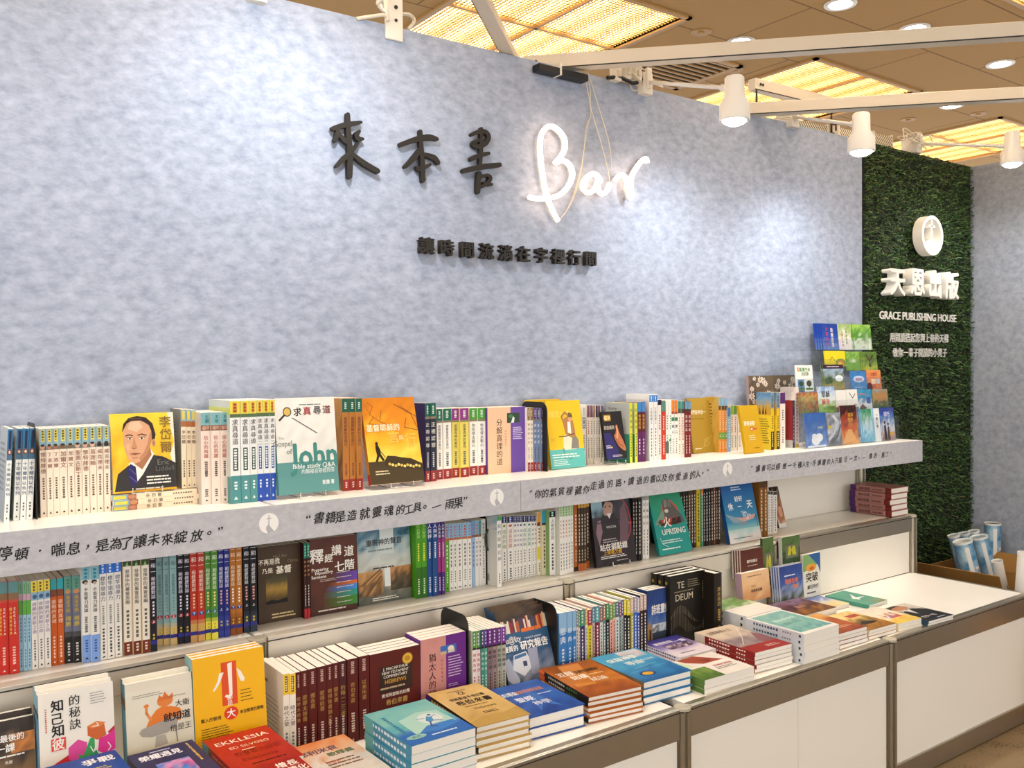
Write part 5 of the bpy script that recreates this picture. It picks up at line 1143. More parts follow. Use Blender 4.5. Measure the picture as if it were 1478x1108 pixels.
RK = [
 (4, 345, 83, 462, 275, '#2a4fa8', 'deep blue booklet with red and white upright titles, top tier of the clear rack', photo(['#6f8fc8', '#2f55b0', '#2446a0', '#1f3c94'], 1, [('v', '大事感恩', .3, .9, .1, '#c83c50', .02, .16), ('v', '良善忠僕', .62, .85, .1, '#f2ead8', .02, .18)]), 3, 'blue booklet behind the deep blue one in the top tier, {o} layer'),
 (4, 463, 85, 556, 275, '#e8e4da', 'pale blossom booklet with red upright titles, middle of the top tier', photo(['#e9dfe0', '#f0ece4', '#c7d0a0', '#8fae5a'], 2, [('v', '永遠的盼望', .3, .75, .12, '#b8404a', .02, .13), ('v', '永遠主愛', .62, .75, .2, '#2f5a3a', .02, .13)]), 0, None),
 (4, 570, 90, 703, 275, '#7aa83c', 'bright green meadow booklet at the end of the top tier', photo(['#a8c86a', '#e8efe0', '#4f8a2c', '#6aa83a', '#a8d060'], 3, [('r', .05, .0, .9, .2, '#dfe8d8'), ('t', '小羊', .5, .1, .12, '#7a8a50', .01)]), 2, 'green booklet layered behind the meadow booklet, {o} one back'),
 (3, 360, 282, 512, 395, '#e8d21f', 'yellow booklet with a rainbow curve, fourth tier of the clear rack', photo(['#d9c22a', '#f0d820', '#eedb2a'], 4, [('e', .75, .2, .25, .3, '#7a9a3a'), ('e', .75, .16, .17, .22, '#d98a3a'), ('e', .72, .12, .1, .15, '#e8d21f'), ('l', [(.25, .4), (.35, .6), (.5, .3)], .02, '#6a5a1a')]), 0, None),
 (3, 515, 288, 617, 425, '#5f9a3a', 'green booklet with pale title, middle of the fourth tier', photo(['#86b84a', '#5f9a38', '#9cc060'], 5, [('t', '小種籽', .5, .5, .2, '#eef2d8', .03, .85)]), 0, None),
 (3, 633, 288, 742, 425, '#7fa03a', 'green booklet with a dark branching tree, end of the fourth tier', photo(['#c8c83c', '#8aa83c', '#4a6a2a', '#6a8a3a'], 6, [('p', [(.42, .2), (.5, .6), (.58, .2)], '#4a3420'), ('l', [(.5, .5), (.3, .8)], .08, '#4a3420'), ('l', [(.5, .5), (.72, .8)], .08, '#4a3420')]), 1, 'second green tree booklet just behind the dark tree one'),
 (2, 355, 382, 505, 565, '#6a7a5a', 'landscape booklet with dark plum title bar, third tier of the clear rack', photo(['#b09a5a', '#7f8a4a', '#5a6a4a', '#a8bccc', '#6a8fb0'], 7, [('r', 0, .84, 1, 1, '#3c1f35'), ('b', .2, .95, .95, .89, '#e8dfe4', 1), ('e', .3, .38, .13, .14, '#3f5a34'), ('e', .75, .45, .2, .13, '#e6ecee'), ('e', .15, .35, .1, .14, '#4a6a3c')]), 1, 'copy of the landscape booklet just behind it'),
 (2, 552, 428, 666, 560, '#3f86c4', 'sky blue booklet with rosy title, middle of the third tier', photo(['#5a9ad0', '#3f80c0', '#4a8fcf', '#3a78b8'], 8, [('e', .5, .55, .36, .18, '#c8d8ee'), ('t', '恩典祂', .5, .52, .2, '#b0508a', .03, .7), ('b', .2, .8, .14, .08, '#eef', 1)]), 0, None),
 (2, 668, 422, 772, 565, '#e08a4c', 'orange booklet with small tiles, end of the third tier', photo(['#d97a48', '#e8975a'], 9, [('t', '大曙光', .5, .78, .2, '#a8402c', .03, .8), ('r', .3, .3, .6, .55, '#f0d8b8'), ('r', .66, .3, .9, .55, '#b9c6d0'), ('r', .3, .08, .6, .26, '#c9603c'), ('e', .15, .12, .2, .25, '#5a2434')]), 0, None),
 (1, 186, 585, 316, 735, '#9a7a52', 'painted autumn booklet at the start of the second tier', photo(['#7f8a50', '#6a4a3c', '#b9763a', '#7f9a6a', '#c99a5a', '#a8583c'], 10, (), 10, 10, .9), 1, 'booklet layered behind the painted autumn one'),
 (1, 317, 540, 442, 735, '#cfd8e0', 'sky topped booklet with large dark and red title, second tier', photo(['#7fae4a', '#9cc060', '#dfe6dc', '#cfdcea', '#7fa6d0'], 11, [('t', '耶穌', .45, .7, .26, '#2b2a2c', .03, .8), ('t', '解決', .42, .42, .24, '#c8432c', .03, .75), ('t', '一切問題', .6, .18, .16, '#4a6a2a', .02, .7)]), 0, None),
 (1, 444, 568, 517, 690, '#efece2', 'plain white booklet beside the sky topped one', [('r', 0, 0, 1, 1, '#efece4')], 0, None),
 (1, 519, 562, 600, 690, '#f1eee6', 'white booklet with a dark check mark, second tier', [('r', 0, 0, 1, 1, '#f1eee6'), ('l', [(.3, .8), (.55, .5), (.8, .75)], .05, '#4a4a3c'), ('t', '細雨', .75, .1, .16, '#333', .01)], 0, None),
 (1, 601, 562, 705, 710, '#3f8fc0', 'turquoise seaside booklet in the second tier', photo(['#c9d4d8', '#e6e6e8', '#6a90b8', '#2f86b0', '#3f9cc8'], 12, [('r', .62, .3, .9, .6, '#2f5aa0'), ('p', [(.0, .0), (.3, .3), (.6, .1), (.5, .0)], '#7a5a4a'), ('l', [(.1, .8), (.6, .75)], .04, '#d97a6a')]), 0, None),
 (1, 712, 560, 822, 700, '#8a8a6a', 'brown hillside booklet at the end of the second tier', photo(['#4a6a3c', '#3f5a34', '#b08a5a', '#a8844f', '#8aa0a0'], 13, [('e', .5, .6, .42, .22, '#b08450')]), 0, None),
 (0, 225, 733, 382, 992, '#5a80c0', 'blue booklet with a white fluffy dog, lowest tier of the clear rack', photo(['#7f9cd0', '#5a82c4', '#3f68ae', '#3560a8'], 14, [('e', .45, .2, .2, .14, '#eef0f4'), ('e', .62, .28, .17, .12, '#f4f4f6'), ('e', .4, .32, .12, .08, '#e8ecf4'), ('t', '平安夜', .7, .56, .08, '#e8e4a0', .02), ('r', .05, .0, .9, .06, '#d9e0ee')]), 0, None),
 (0, 383, 731, 488, 988, '#8a8f9a', 'grey swirling storm booklet in the lowest tier', photo(['#55585f', '#7f848f', '#cfd3da', '#6a6f7a', '#9aa0aa'], 15, [('l', [(.1, .2), (.5, .4), (.8, .7), (.5, .9)], .14, '#c9ced6'), ('l', [(.3, .1), (.7, .3), (.95, .6)], .1, '#5a5f68'), ('r', .08, .52, .3, .62, '#d9c23c')]), 0, None),
 (0, 487, 678, 606, 980, '#c05a2c', 'dark orange booklet with gold title, tallest in the lowest tier', photo(['#e0a860', '#d9843c', '#c8502c', '#4a2018', '#2a1614'], 16, [('p', [(.05, .05), (.4, .38), (.6, .38), (.95, .05)], '#e8b070'), ('t', '高與', .62, .75, .12, '#c9983a', .03, .45), ('t', '我的', .6, .62, .12, '#d9a84a', .03, .45), ('t', '行台', .6, .5, .12, '#c9983a', .03, .45)]), 0, None),
 (0, 640, 705, 712, 945, '#7fb8d8', 'pale blue and green booklet, first of the far pocket', photo(['#5fa8d0', '#9cd0e4', '#cfe4ea', '#6aa88a', '#2f8a5a'], 17, ()), 1, 'booklet behind the pale blue and green one'),
 (0, 713, 700, 770, 942, '#e9edf0', 'white booklet with blue edge and dark upright title in the far pocket', [('r', 0, 0, 1, 1, '#edf0f2'), ('r', 0, 0, .25, 1, '#8fc4dc'), ('v', '一號心情', .62, .85, .4, '#333a44', .02, .35)], 0, None),
 (0, 771, 694, 874, 938, '#5a76b8', 'booklet with a walking couple, end of the lowest tier', photo(['#8a6f68', '#b09a9a', '#d9dfe8', '#6f96d0', '#2a4fa8', '#3f3f8a'], 18, [('p', [(.2, .0), (.24, .45), (.36, .5), (.42, .0)], '#33241f'), ('e', .3, .55, .07, .05, '#4a342a'), ('p', [(.45, .0), (.48, .4), (.58, .44), (.64, .0)], '#4a2f2a'), ('e', .53, .5, .06, .045, '#4a342a'), ('r', .6, .15, .92, .25, '#d9a84a'), ('t', '同行', .5, .8, .16, '#eef', .02)]), 0, None)]
for (ti, u0, v0, u1, v1, c, l, art, n, cl) in RK:
    sheet(KF, u0, v0, u1, v1, TY[ti], l, art, c, copies=n, copy_label=cl, dx=-.012 if ti == 4 else -.006, group='booklets in the clear rack')
t = thing('booklet_rack', 'clear five-step acrylic booklet rack at the end of the top shelf', 'rack', Matrix.Translation((at_y(*px(KF, 550, 990), TY[0])[0], TY[0], Z3)))
xL = [at_y(*px(KF, u, v), y)[0] for u, v, y in ((215, 990, TY[0]), (180, 700, TY[1]), (345, 560, TY[2]), (350, 420, TY[3]), (300, 275, TY[4]))]
xR = [at_y(*px(KF, u, v), y)[0] for u, v, y in ((882, 936, TY[0]), (832, 700, TY[1]), (780, 560, TY[2]), (745, 425, TY[3]), (710, 275, TY[4]))]
zt = [at_y(*px(KF, 500, v), y)[2]-Z3 for v, y in ((992, TY[0]), (722, TY[1]), (562, TY[2]), (425, TY[3]), (278, TY[4]))]
ox = t.location.x
xa_, xb_ = xL[0]-ox-.001, xR[0]-ox+.004
for i in range(5):
    z0 = max(.002, zt[i]); yy = TY[i]-TY[0]
    b = MB(); b.box(xa_, xb_, yy-.006, yy-.004, z0-.003, z0+(.105 if i == 0 else .05)); obj('front_lip', b, M_CLEAR, t)
    b = MB(); b.box(xa_, xb_, yy-.004, yy+.033, z0-.003, z0-.001); obj('tier_shelf', b, M_CLEAR, t)
for x in (xa_-.002, xb_):
    b = MB(); pr = [(-.006, 0)]
    for i in range(5):
        yy = TY[i]-TY[0]; zc = max(.0, zt[i])+(.09 if i == 0 else .05); pr += [(yy-.006, zc), (yy+.031, zc)]
    pr += [(yy+.031, 0)]; n = len(pr)
    b.add([(x, q[0], q[1]) for q in pr]+[(x+.002, q[0], q[1]) for q in pr], [tuple(range(n)), tuple(range(2*n-1, n-1, -1))]+[(i, (i+1) % n, (i+1) % n+n, i+n) for i in range(n)])
    obj('side_wall', b, M_CLEAR, t)

# ================================================================== middle shelf
G = 'books standing on the middle shelf'
T = PAGES_TAN
def msp(*a, **k): return sp(*a, **k)
run(KM1, [(-2, 62), (65, 130)], (1042, 1025), (412, 402), Z2, '{o} thick red book with teal spine head, counting from the open shelf end', sp('#cf3226', [(.87, .995, '#5f8f90'), (.80, .87, '#8a6a48'), (.77, .80, '#c9503a')], [], [(.3, .1, '#f0c8b8', 7)], extra=[('v', 'EKKLESIA', .62, .72, .42, '#f3e3d6', .02, .42), ('d', .2, .72, .42, '#e0a23c', .25, 7, 2), ('p', [(.3, .03), (.5, .05), (.7, .03)], '#f0d8d0')]), group=G)
run(KM1, [(131, 158), (160, 184), (186, 213)], (1012, 1003), (412, 408), Z2, '{o} thin pale blue book with green middle band, counting from the thick red pair', sp('#9fc4d8', [(.86, .995, '#7fae86'), (.79, .86, '#c9a0b0'), (.63, .79, '#5fae3c')], [], [(.97, .87, '#3f8f4a', 5), (.6, .32, '#4f7f9c', 7), (.25, .04, '#4f6f86', 6)]), group=G)
run(KM1, [(215, 256), (258, 299), (302, 342)], (1003, 983), (408, 390), Z2, '{o} white book with yellow spine head and violet title, counting from the thin blue trio', sp('#ece6de', [(.87, .995, '#e0cc4a'), (.78, .87, '#8fb0c8')], [('得勝的更新之命', .76, .4, '#8a74a0')], [(.34, .1, '#6a6a6a', 8), (.985, .88, '#6a3a20', 3)], extra=[('e', .6, .82, .35, .025, '#3f5f8a'), ('p', [(.3, .035), (.5, .06), (.7, .035)], '#222')]), group=G)
run(KM1, [(345, 386), (389, 430)], (974, 964), (390, 382), Z2, '{o} burnt orange book with teal spine head, counting from the yellow-headed white trio', sp('#c95a1f', [(.87, .995, '#2f9fa4'), (.79, .87, '#7a4630')], [('靈戰的真理', .76, .48, '#f0d0b4')], [(.34, .08, '#f0d0b4', 7)], extra=[('p', [(.3, .03), (.5, .055), (.7, .03)], '#f6e6da')]), group=G)
run(KM1, [(434, 487), (489, 545)], (962, 952), (374, 366), Z2, '{o} charcoal foot book with grey-green head and a small face, next to the orange pair', sp('#6f7286', [(.8, .995, '#5f9488'), (.0, .3, '#23211f'), (.3, .36, '#4a4a4a')], [('屬靈爭戰', .78, .58, '#c9a83c'), ('得勝', .54, .42, '#e0c23c')], [(.24, .08, '#cfcac4', 5), (.97, .86, '#3f7f4a', 3)], extra=[('e', .5, .82, .34, .028, '#c98a62'), ('p', [(.3, .025), (.5, .045), (.7, .025)], '#ddd')]), group=G)
run(KM1, [(550, 609), (611, 669)], (958, 945), (312, 304), Z2, '{o} tall white book with teal head and cornflower blue foot', sp('#ece8e0', [(.86, .995, '#7fb4c0'), (.0, .285, '#7fa3e0')], [('不靠軍刀英雄', .78, .52, '#3a3634')], [(.48, .31, '#555', 9), (.24, .1, '#3f5a9a', 5)], extra=[('e', .42, .84, .34, .02, '#3c322c'), ('e', .5, .825, .2, .016, '#b9a69a'), ('d', .5, .985, .87, '#2f7f8a', .36, 3, 3), ('p', [(.3, .03), (.5, .055), (.7, .03)], '#222')]), group=G)
run(KM1, [(671, 716), (718, 766), (768, 816)], (938, 915), (286, 268), Z2, '{o} white book with royal blue spine head, counting from the cornflower-footed pair', sp('#ece8df', [(.885, .995, '#2f6fd0')], [('標竿領導力', .86, .6, '#3a4468')], [(.56, .36, '#888', 9), (.33, .06, '#55504a', 8), (.985, .89, '#cfe2f6', 3)], extra=[('p', [(.2, .02), (.5, .04), (.8, .025)], '#333')]), group=G)
run(KM1, [(825, 886), (888, 946), (948, 1003)], (912, 884), (252, 240), Z2, '{o} cream book with dark green head, brown foot and gilt edges', sp('#efe6d6', [(.91, .995, '#2f4a2a'), (.0, .135, '#6f2a1c')], [('發揮你的屬靈恩賜', .88, .52, '#4a423a')], [(.47, .17, '#6a6258', 7), (.12, .03, '#e8d6c0', 3)], extra=[('r', 0, 0, .05, 1, '#b08a3c'), ('r', .95, 0, 1, 1, '#b08a3c'), ('p', [(.3, .91), (.5, .96), (.7, .91)], '#8fb07a')]), group=G)
def serie(c, foot='#1b1d2a', band='#2f2f86', dot='#c02a2a', ink='#e6dff0', title='和經歷對話', cap='上', c2=None):
    return sp(c, [(.0, .2, foot), (.075, .115, band), (.2, .24, mixc(foot, c, .5))], [('一和一', .99, .80, ink), (title, .78, .55, ink)], [(.53, .36, c2 or ink, 5), (.19, .12, '#c9b03a', 2)], extra=[('e', .5, .31, .4, .021, dot), ('t', cap, .5, .31, .03, '#fff', .02)])
run(KM1, [(1005, 1049)], (882, 882), (236, 236), Z2, 'black series book standing before the grey-teal series trio', serie('#17151c', dot='#8a1f2a'), group='series books with banded feet')
run(KM2, [(36, 93), (95, 148), (150, 206)], (1042, 1024), (284, 272), Z2, '{o} grey-teal series book with sandy foot, counting from the lone black one', serie('#8fb3b4', foot='#d9b87a', ink='#55706e', dot='#b02a3a', title='從學經驗到教導', c2='#7a9a98'), group='series books with banded feet')
run(KM2, [(212, 262), (265, 314)], (1022, 1012), (262, 254), Z2, '{o} black series book between the grey-teal trio and the red pair', serie('#15131a', dot='#8a1f2a'), group='series books with banded feet')
run(KM2, [(316, 375), (377, 434)], (1011, 998), (248, 240), Z2, '{o} red series book with tan foot, beside the green pair', serie('#b83222', foot='#c9a060', dot='#2a4a90', ink='#f2ddd0', cap='下', c2='#e8c08a'), group='series books with banded feet')
run(KM2, [(437, 486), (489, 541)], (990, 980), (232, 226), Z2, '{o} green series book with yellow foot, beside the navy pair', serie('#4f8a34', foot='#e8dc4a', dot='#2a6a7a', ink='#e6efd4', c2='#f0e28a'), group='series books with banded feet')
run(KM2, [(544, 593), (595, 638)], (970, 960), (222, 216), Z2, '{o} navy series book with blue foot, between the green and brown pairs', serie('#1f2a7c', foot='#2f3f9a', dot='#1f2a7c', ink='#dfe0f0', c2='#e8b0a0'), group='series books with banded feet')
run(KM2, [(641, 689), (691, 741)], (952, 940), (212, 204), Z2, '{o} brown-orange series book, between the navy and black pairs', serie('#b06a24', foot='#8a4a18', dot='#2a3a80', ink='#f0dcc0', cap='下', c2='#f6efe4'), group='series books with banded feet')
run(KM2, [(750, 802), (805, 862)], (930, 918), (202, 192), Z2, '{o} black series book with pink lettering, touching the brown sunset cover', serie('#121016', foot='#2a3548', dot='#121016', ink='#dcdce0', c2='#e0a09a'), group='series books with banded feet')
sun_art = [('n', 0, 0, 1, 1, ['#4a3826', '#4f3b28', '#46331f'], 6, 8, 4, .7), ('n', .18, .24, .68, .62, ['#1a130c', '#6a5524', '#b08a3c', '#5a5030', '#3f3626'], 8, 8, 5, .12), ('p', [(.18, .24), (.18, .28), (.3, .29), (.45, .275), (.68, .3), (.68, .24)], '#120c07'), ('t', 'No I, But', .52, .86, .05, '#8f7a5c', 0, .36), ('t', 'Christ', .82, .78, .06, '#8f7a5c', 0, .3), ('t', '不再是我', .26, .795, .085, '#efe6d2', .02, .5), ('t', '乃是', .22, .68, .075, '#efe6d2', .02, .3), ('t', '基督', .6, .675, .11, '#f4ecd8', .03, .42), ('b', .3, .95, .12, .04, '#d9c08a', 2)]
face_out(KM3, (72, 335), (405, 308), (435, 925), (72, 975), Z2, 'dark brown cover with a small sunset picture, after the black series pair', sun_art, t=.018, cover='#4a3826', copies=2, copy_label='{o} brown copy stacked behind the sunset picture cover', tilt=1, group='brown sunset copies')
run(KM3, [(452, 474), (477, 501)], (928, 920), (306, 298), Z2, '{o} dark maroon book with green head and red foot beside the sunset cover', sp('#341414', [(.8, .995, '#157a60'), (.0, .13, '#b02a30')], [('釋經講道', .78, .55, '#c98a4a')], [(.45, .16, '#d9cfc4', 8), (.97, .82, '#bfe0d0', 4)]), group=G)
prep_art = [('n', 0, 0, 1, 1, ['#4a2a20', '#5a3024', '#5f3226'], 5, 6, 8, .6), ('g', .25, .08, 1, .2, '#55301f', '#3f8a34'), ('g', .25, .2, 1, .28, '#55301f', '#2f9a8a'), ('g', .3, .28, 1, .35, '#55301f', '#3f90e0'), ('g', .35, .35, 1, .4, '#57301f', '#d9703a'), ('g', .45, .4, 1, .52, '#5a3022', '#6a4ab0'),
            ('t', '釋', .14, .77, .2, '#f6f0e4', .025), ('t', '經', .39, .73, .12, '#f6f0e4', .02), ('t', '講', .56, .82, .15, '#f6f0e4', .02), ('t', '道', .83, .79, .15, '#f6f0e4', .02), ('t', '七', .62, .6, .15, '#f6f0e4', .02), ('t', '階', .84, .61, .15, '#f6f0e4', .02), ('t', 'Preparing', .03, .6, .062, '#f2eade', .02, .42, 'l'), ('t', 'Expository', .1, .555, .058, '#f2eade', .02, .4, 'l'), ('t', 'Sermons', .02, .505, .06, '#f2eade', .02, .32, 'l'), ('b', .2, .6, .47, .43, '#b9a89a', 2), ('b', .55, .92, .56, .1, '#d9d0c8', 7, .12), ('b', .15, .9, .075, .035, '#d9cfc0', 1)]
face_out(KM3, (498, 272), (868, 238), (898, 845), (500, 912), Z2, 'red-brown cover with white brush title and rainbow stripes', prep_art, t=.018, cover='#4f2c20', tilt=1)
voice_art = [('n', 0, 0, 1, 1, ['#55584e', '#6a6a5c', '#9a8f7a', '#bfc2b8', '#cfd2ca', '#9fb4b8', '#3f7088', '#5a8498'], 10, 14, 12, .5), ('n', 0, .1, .46, .42, ['#5a4a34', '#8a6238', '#b98a54', '#c99a62'], 8, 6, 9, .8), ('l', [(.05, .25), (.42, .43)], .03, '#7a5430'), ('l', [(.1, .2), (.43, .4)], .03, '#8a6238'), ('l', [(.16, .12), (.42, .34)], .03, '#6f4c2a'), ('n', .6, .14, 1, .44, ['#3a3426', '#4f4430', '#6a5030', '#b07a44', '#c08a54'], 7, 6, 5, .8), ('r', .49, .2, .6, .47, '#e2e4e0'), ('r', .42, .62, .68, .98, '#c9d0cc', '#d9e0de'),
             ('t', '重現神的聲音', .5, .78, .088, '#2a2622', .025, .68), ('b', .2, .78, .7, .66, '#7a8a86', 1), ('t', 'GOD', .6, .58, .12, '#c3c4ba', 0, .4), ('b', .28, .78, .47, .43, '#3a342a', 1), ('b', .25, .82, .08, .03, '#e8e2d4', 2), ('n', .75, .84, .98, .98, ['#2f5a72', '#5f8a9c'], 4, 4, 3, .9)]
face_out(KM3, (878, 178), (1318, 128), (1326, 745), (898, 830), Z2, 'misty cover with a bright doorway between cliffs and dark title', voice_art, t=.02, cover='#5f6a68', spine='#33413f', tilt=3)
run(KM4, [(62, 105), (107, 151)], (878, 866), (244, 236), Z2, '{o} bright green book with pale lettering beside the misty doorway cover', sp('#4f9a1f', [(.0, .4, '#2f6a1a')], [('人人歡頌', .97, .78, '#a8d070')], [(.72, .48, '#e8e64a', 8), (.26, .05, '#cfe0b0', 7)]), group=G, w=.15)
run(KM4, [(153, 198), (200, 241)], (862, 854), (236, 228), Z2, '{o} dark blue book with white title, counting from the bright green pair', sp('#1f4a86', [(.85, 1, '#3a3f8a')], [('人與神', .96, .76, '#eef0f6')], [(.72, .5, '#e2e6ee', 8), (.26, .05, '#cfd6e6', 7)]), group=G, w=.15)
run(KM4, [(242, 271), (273, 298)], (844, 838), (230, 224), Z2, '{o} purple and magenta book, counting from the dark blue pair', sp('#4a2a72', [(.3, .75, '#a03a80'), (.75, .8, '#7a347c')], [('人與真相', .95, .76, '#eef0f6')], [(.7, .5, '#f0dcec', 8), (.24, .05, '#d9cfe6', 6)]), group=G, w=.15)
def story(i): return sp('#ece9e1' if i else '#ece9e1', [(.79, .995, '#7fb0d0'), (.755, .79, '#b86a3c')] if i else [(.79, .995, '#7fb0d0'), (.74, .79, '#b86a3c'), (.0, .74, '#5fa82f')], [], [(.97, .8, '#d9452c', 4), (.7, .35, '#6a6a6a' if i else '#eef6d8', 6), (.3, .12, '#777' if i else '#dfe8c8', 5)], extra=[('p', [(.25, .035), (.5, .06), (.75, .035)], '#222')])
run(KM4, [(301, 334), (336, 366), (368, 398), (400, 440), (443, 485), (487, 518)], (822, 786), (262, 246), Z2, lambda i: 'lime spined book with blue and red head, first of the matching white row' if i == 0 else f'{OW(i-1)} white book with blue and red spine head, counting from the lime one', story, group=G)
run(KM4, [(521, 546), (548, 575), (577, 599)], (782, 768), (236, 230), Z2, '{o} book with pale blue head before the tall white spine and black bookend', lambda i: sp(['#9fb8da', '#eceae4', '#ece9e2'][i], [(.79, .995, ['#6f9cc8', '#7fb0d0', '#3f9c98'][i]), (.75, .79, '#8a5a40')], [], [(.96, .8, '#c9502c', 3), (.7, .3, '#777', 6)]), group=G)
run(KM4, [(601, 633)], (766, 766), (222, 222), Z2, 'tall white spine with upright grey title beside the black bookend', sp('#e9e7df', [], [('服事的藝術', .95, .7, '#555')], [(.6, .1, '#888', 12)]), group=G)
bookend(KM4, (642, 664), 758, 170, Z2, 'black bookend in the middle shelf with an elastic ring')
q = at_z(*px(KM4, 648, 758), Z2); hq = at_y(*px(KM4, 655, 390), q[1]-.004)
b = MB(); b.tube([(hq[0]+.011*math.cos(a), hq[1], hq[2]+.032*math.sin(a)) for a in np.linspace(0, 2*PI, 25)], .0032, 8); obj('elastic_ring', b, mat('green_black_rubber', '#1f3a2a', rough=.6), smooth=True, label='dark green elastic ring hanging on the middle shelf bookend', cat='ring')
run(KM4, [(727, 764)], (785, 785), (192, 192), Z2, 'white book turned to show its grey-white back beside the elastic ring', sp('#ece9e2', [(.93, .995, '#4f9a5a')], [('我們能親近神', .9, .35, '#6a7a70')], [(.2, .05, '#777', 5)], back='#d9d6cc', back_art=[('n', 0, .8, 1, 1, ['#d9d6cc', '#8fb0c4'], 4, 3, 2, .6), ('r', .3, .06, .75, .16, '#9a968c'), ('b', .3, .75, .28, .2, '#777', 2)]), group=G)
kc = ['#8aa03c', '#c86a5a', '#7a4a8a', '#6a5a9a', '#5a4a8a', '#4a9a6a', '#4f9a7a', '#8a4a7a', '#9a4a7a']
run(KM4, [(768, 806), (811, 862), (864, 888), (889, 910), (911, 935), (937, 970), (973, 1008), (1011, 1032), (1033, 1052)], (744, 682), (196, 188), Z2, '{o} white book with navy spine head, counting from the grey-white back', lambda i: sp('#eeebe3', [(.895, .995, '#1f2456')], [('成長的路', .8, .5, kc[i])], [(.985, .9, '#cfd4ee', 3), (.46, .24, '#777', 5), (.2, .05, '#555', 4)], extra=[('e', .5, .85, .3, .02, kc[i]), ('p', [(.1, .02), (.5, .02), (.9, .045), (.5, .035)], '#3a2a24')]), group=G)
run(KM4, [(1056, 1088)], (682, 682), (164, 164), Z2, 'white book with orange-yellow spine head among the navy-headed ones', sp('#efe9d4', [(.84, .995, '#e09a2c'), (.78, .84, '#7a2a20'), (.25, .45, '#e0d03c')], [], [(.76, .5, '#8a3a2a', 5), (.2, .05, '#777', 4)]), group=G)
run(KM4, [(1094, 1134)], (684, 684), (146, 146), Z2, 'cream book with turquoise head and dark stripe beside a green cover', sp('#e4d9b8', [(.8, .995, '#3fa0b8'), (.77, .8, '#3a2a20')], [], [(.7, .1, '#6a5a3a', 10)]), group=G)
run(KM4, [(1157, 1206)], (686, 686), (152, 152), Z2, 'white book with navy head and green side cover, alone before the pale green set', sp('#eeebe4', [(.9, .995, '#15182e')], [('人格的空間', .87, .55, '#3f7a5a')], [(.5, .08, '#555', 8), (.985, .91, '#cfd', 2)], back='#8fb070'), group=G)
run(KM4, [(1241, 1262), (1263, 1284), (1285, 1306), (1307, 1329), (1330, 1352)], (690, 656), (82, 74), Z2, '{o} white book with pale green patterned head, counting from the lone navy-headed one', lambda i: sp('#efece4', [(.8, .995, '#b9d0a4')], [], [(.98, .8, '#3f8a4a', 5), (.76, .5, ['#c86a5a', '#5a8a5a', '#c87a4a', '#5a5a8a', '#6a8a5a'][i], 5), (.44, .06, '#666', 8)], back='#d9d8c8'), group=G)
dk = lambda i: sp(['#a85c22', '#4a3524', '#3a2c22', '#43301f', '#4a3828', '#3f2c1e'][i], [(.88, .995, ['#b5662a', '#c9963c', '#c9963c', '#c9963c', '#b98a3c', '#c9963c'][i]), (.0, .1, '#b9642a')] if i else [(.0, .06, '#2a1a10')], [], [(.8, .35, '#e0d2bc', 9), (.3, .13, '#c9b89c', 4)])
run(KM4, [(1357, 1389), (1391, 1412), (1414, 1436), (1438, 1458)], (652, 640), (64, 56), Z2, '{o} dark brown book with amber head, counting from the pale green set', dk, group='dark books on the middle shelf')
run(KM5, [(52, 77), (79, 104)], (694, 684), (196, 190), Z2, '{o} dark brown amber-headed book touching the archer portrait cover', lambda i: dk(i+4), group='dark books on the middle shelf')
man_art = [('n', 0, 0, 1, 1, ['#241a1a', '#2a2024', '#3a3038', '#3f444a'], 8, 10, 14, .5), ('n', 0, .72, .36, 1, ['#3f4a52', '#8fb0bc', '#9cc0cc'], 4, 4, 3, .4), ('p', [(.12, .3), (.16, .66), (.28, .76), (.52, .76), (.62, .66), (.64, .3)], '#2a2222'), ('p', [(.12, .3), (.06, .5), (.12, .66), (.2, .68), (.22, .5)], '#8a6a74'), ('p', [(.3, .74), (.3, .86), (.36, .96), (.46, .96), (.54, .88), (.5, .76), (.42, .72)], '#b08a78'), ('p', [(.27, .84), (.27, .97), (.4, 1), (.54, .97), (.56, .86), (.52, .92), (.36, .94)], '#1c1616'), ('p', [(.36, .76), (.42, .68), (.48, .76)], '#ddd6d2'), ('e', .345, .86, .022, .012, '#2a1c18'), ('e', .455, .86, .022, .012, '#2a1c18'), ('t', 'WILSON', .44, .56, .05, '#cfc9c9', .01, .26),
           ('l', [(.78, .95), (.9, .8), (.94, .62), (.9, .44), (.78, .3)], .03, '#a83c40'), ('l', [(.1, .63), (.9, .66)], .014, '#1a1416'), ('l', [(.8, .58), (.95, .58)], .03, '#c94a3c'), ('p', [(.62, .3), (.7, .8), (.82, .9), (.9, .6), (.82, .32)], '#6a5058'), ('t', '站在弱點線', .46, .27, .11, '#e8e2da', .035, .8), ('t', '上得著力量', .42, .19, .075, '#c99a2c', .03, .7), ('b', .12, .86, .15, .1, '#e8e2da', 2), ('b', .5, .86, .07, .045, '#b9b0a8', 1), ('b', .2, .62, .4, .33, '#a89c9c', 2)]
face_out(KM5, (112, 190), (385, 172), (448, 665), (150, 690), Z2, 'dark cover of a man drawing a bow, on a wire stand', man_art, t=.016, cover='#241a1a', stand='bent wire book stand under the dark archer cover', zoff='auto', y=-.222)
run(KM5, [(412, 428), (430, 446), (450, 474)], (640, 634), (192, 188), Z2, '{o} thin black book behind the archer cover, counting towards the white pair', sp('#14100f', [], [], [(.95, .1, '#cfc6ba', 14)]), group='dark books on the middle shelf')
run(KM5, [(482, 503), (505, 527)], (628, 622), (158, 155), Z2, '{o} white book between the archer cover and the teal fist cover', sp('#e6e3dc', [(.9, .995, '#9a9690')], [('公義和好', .88, .5, '#55504a')], [(.46, .06, '#777', 8)]), group=G)
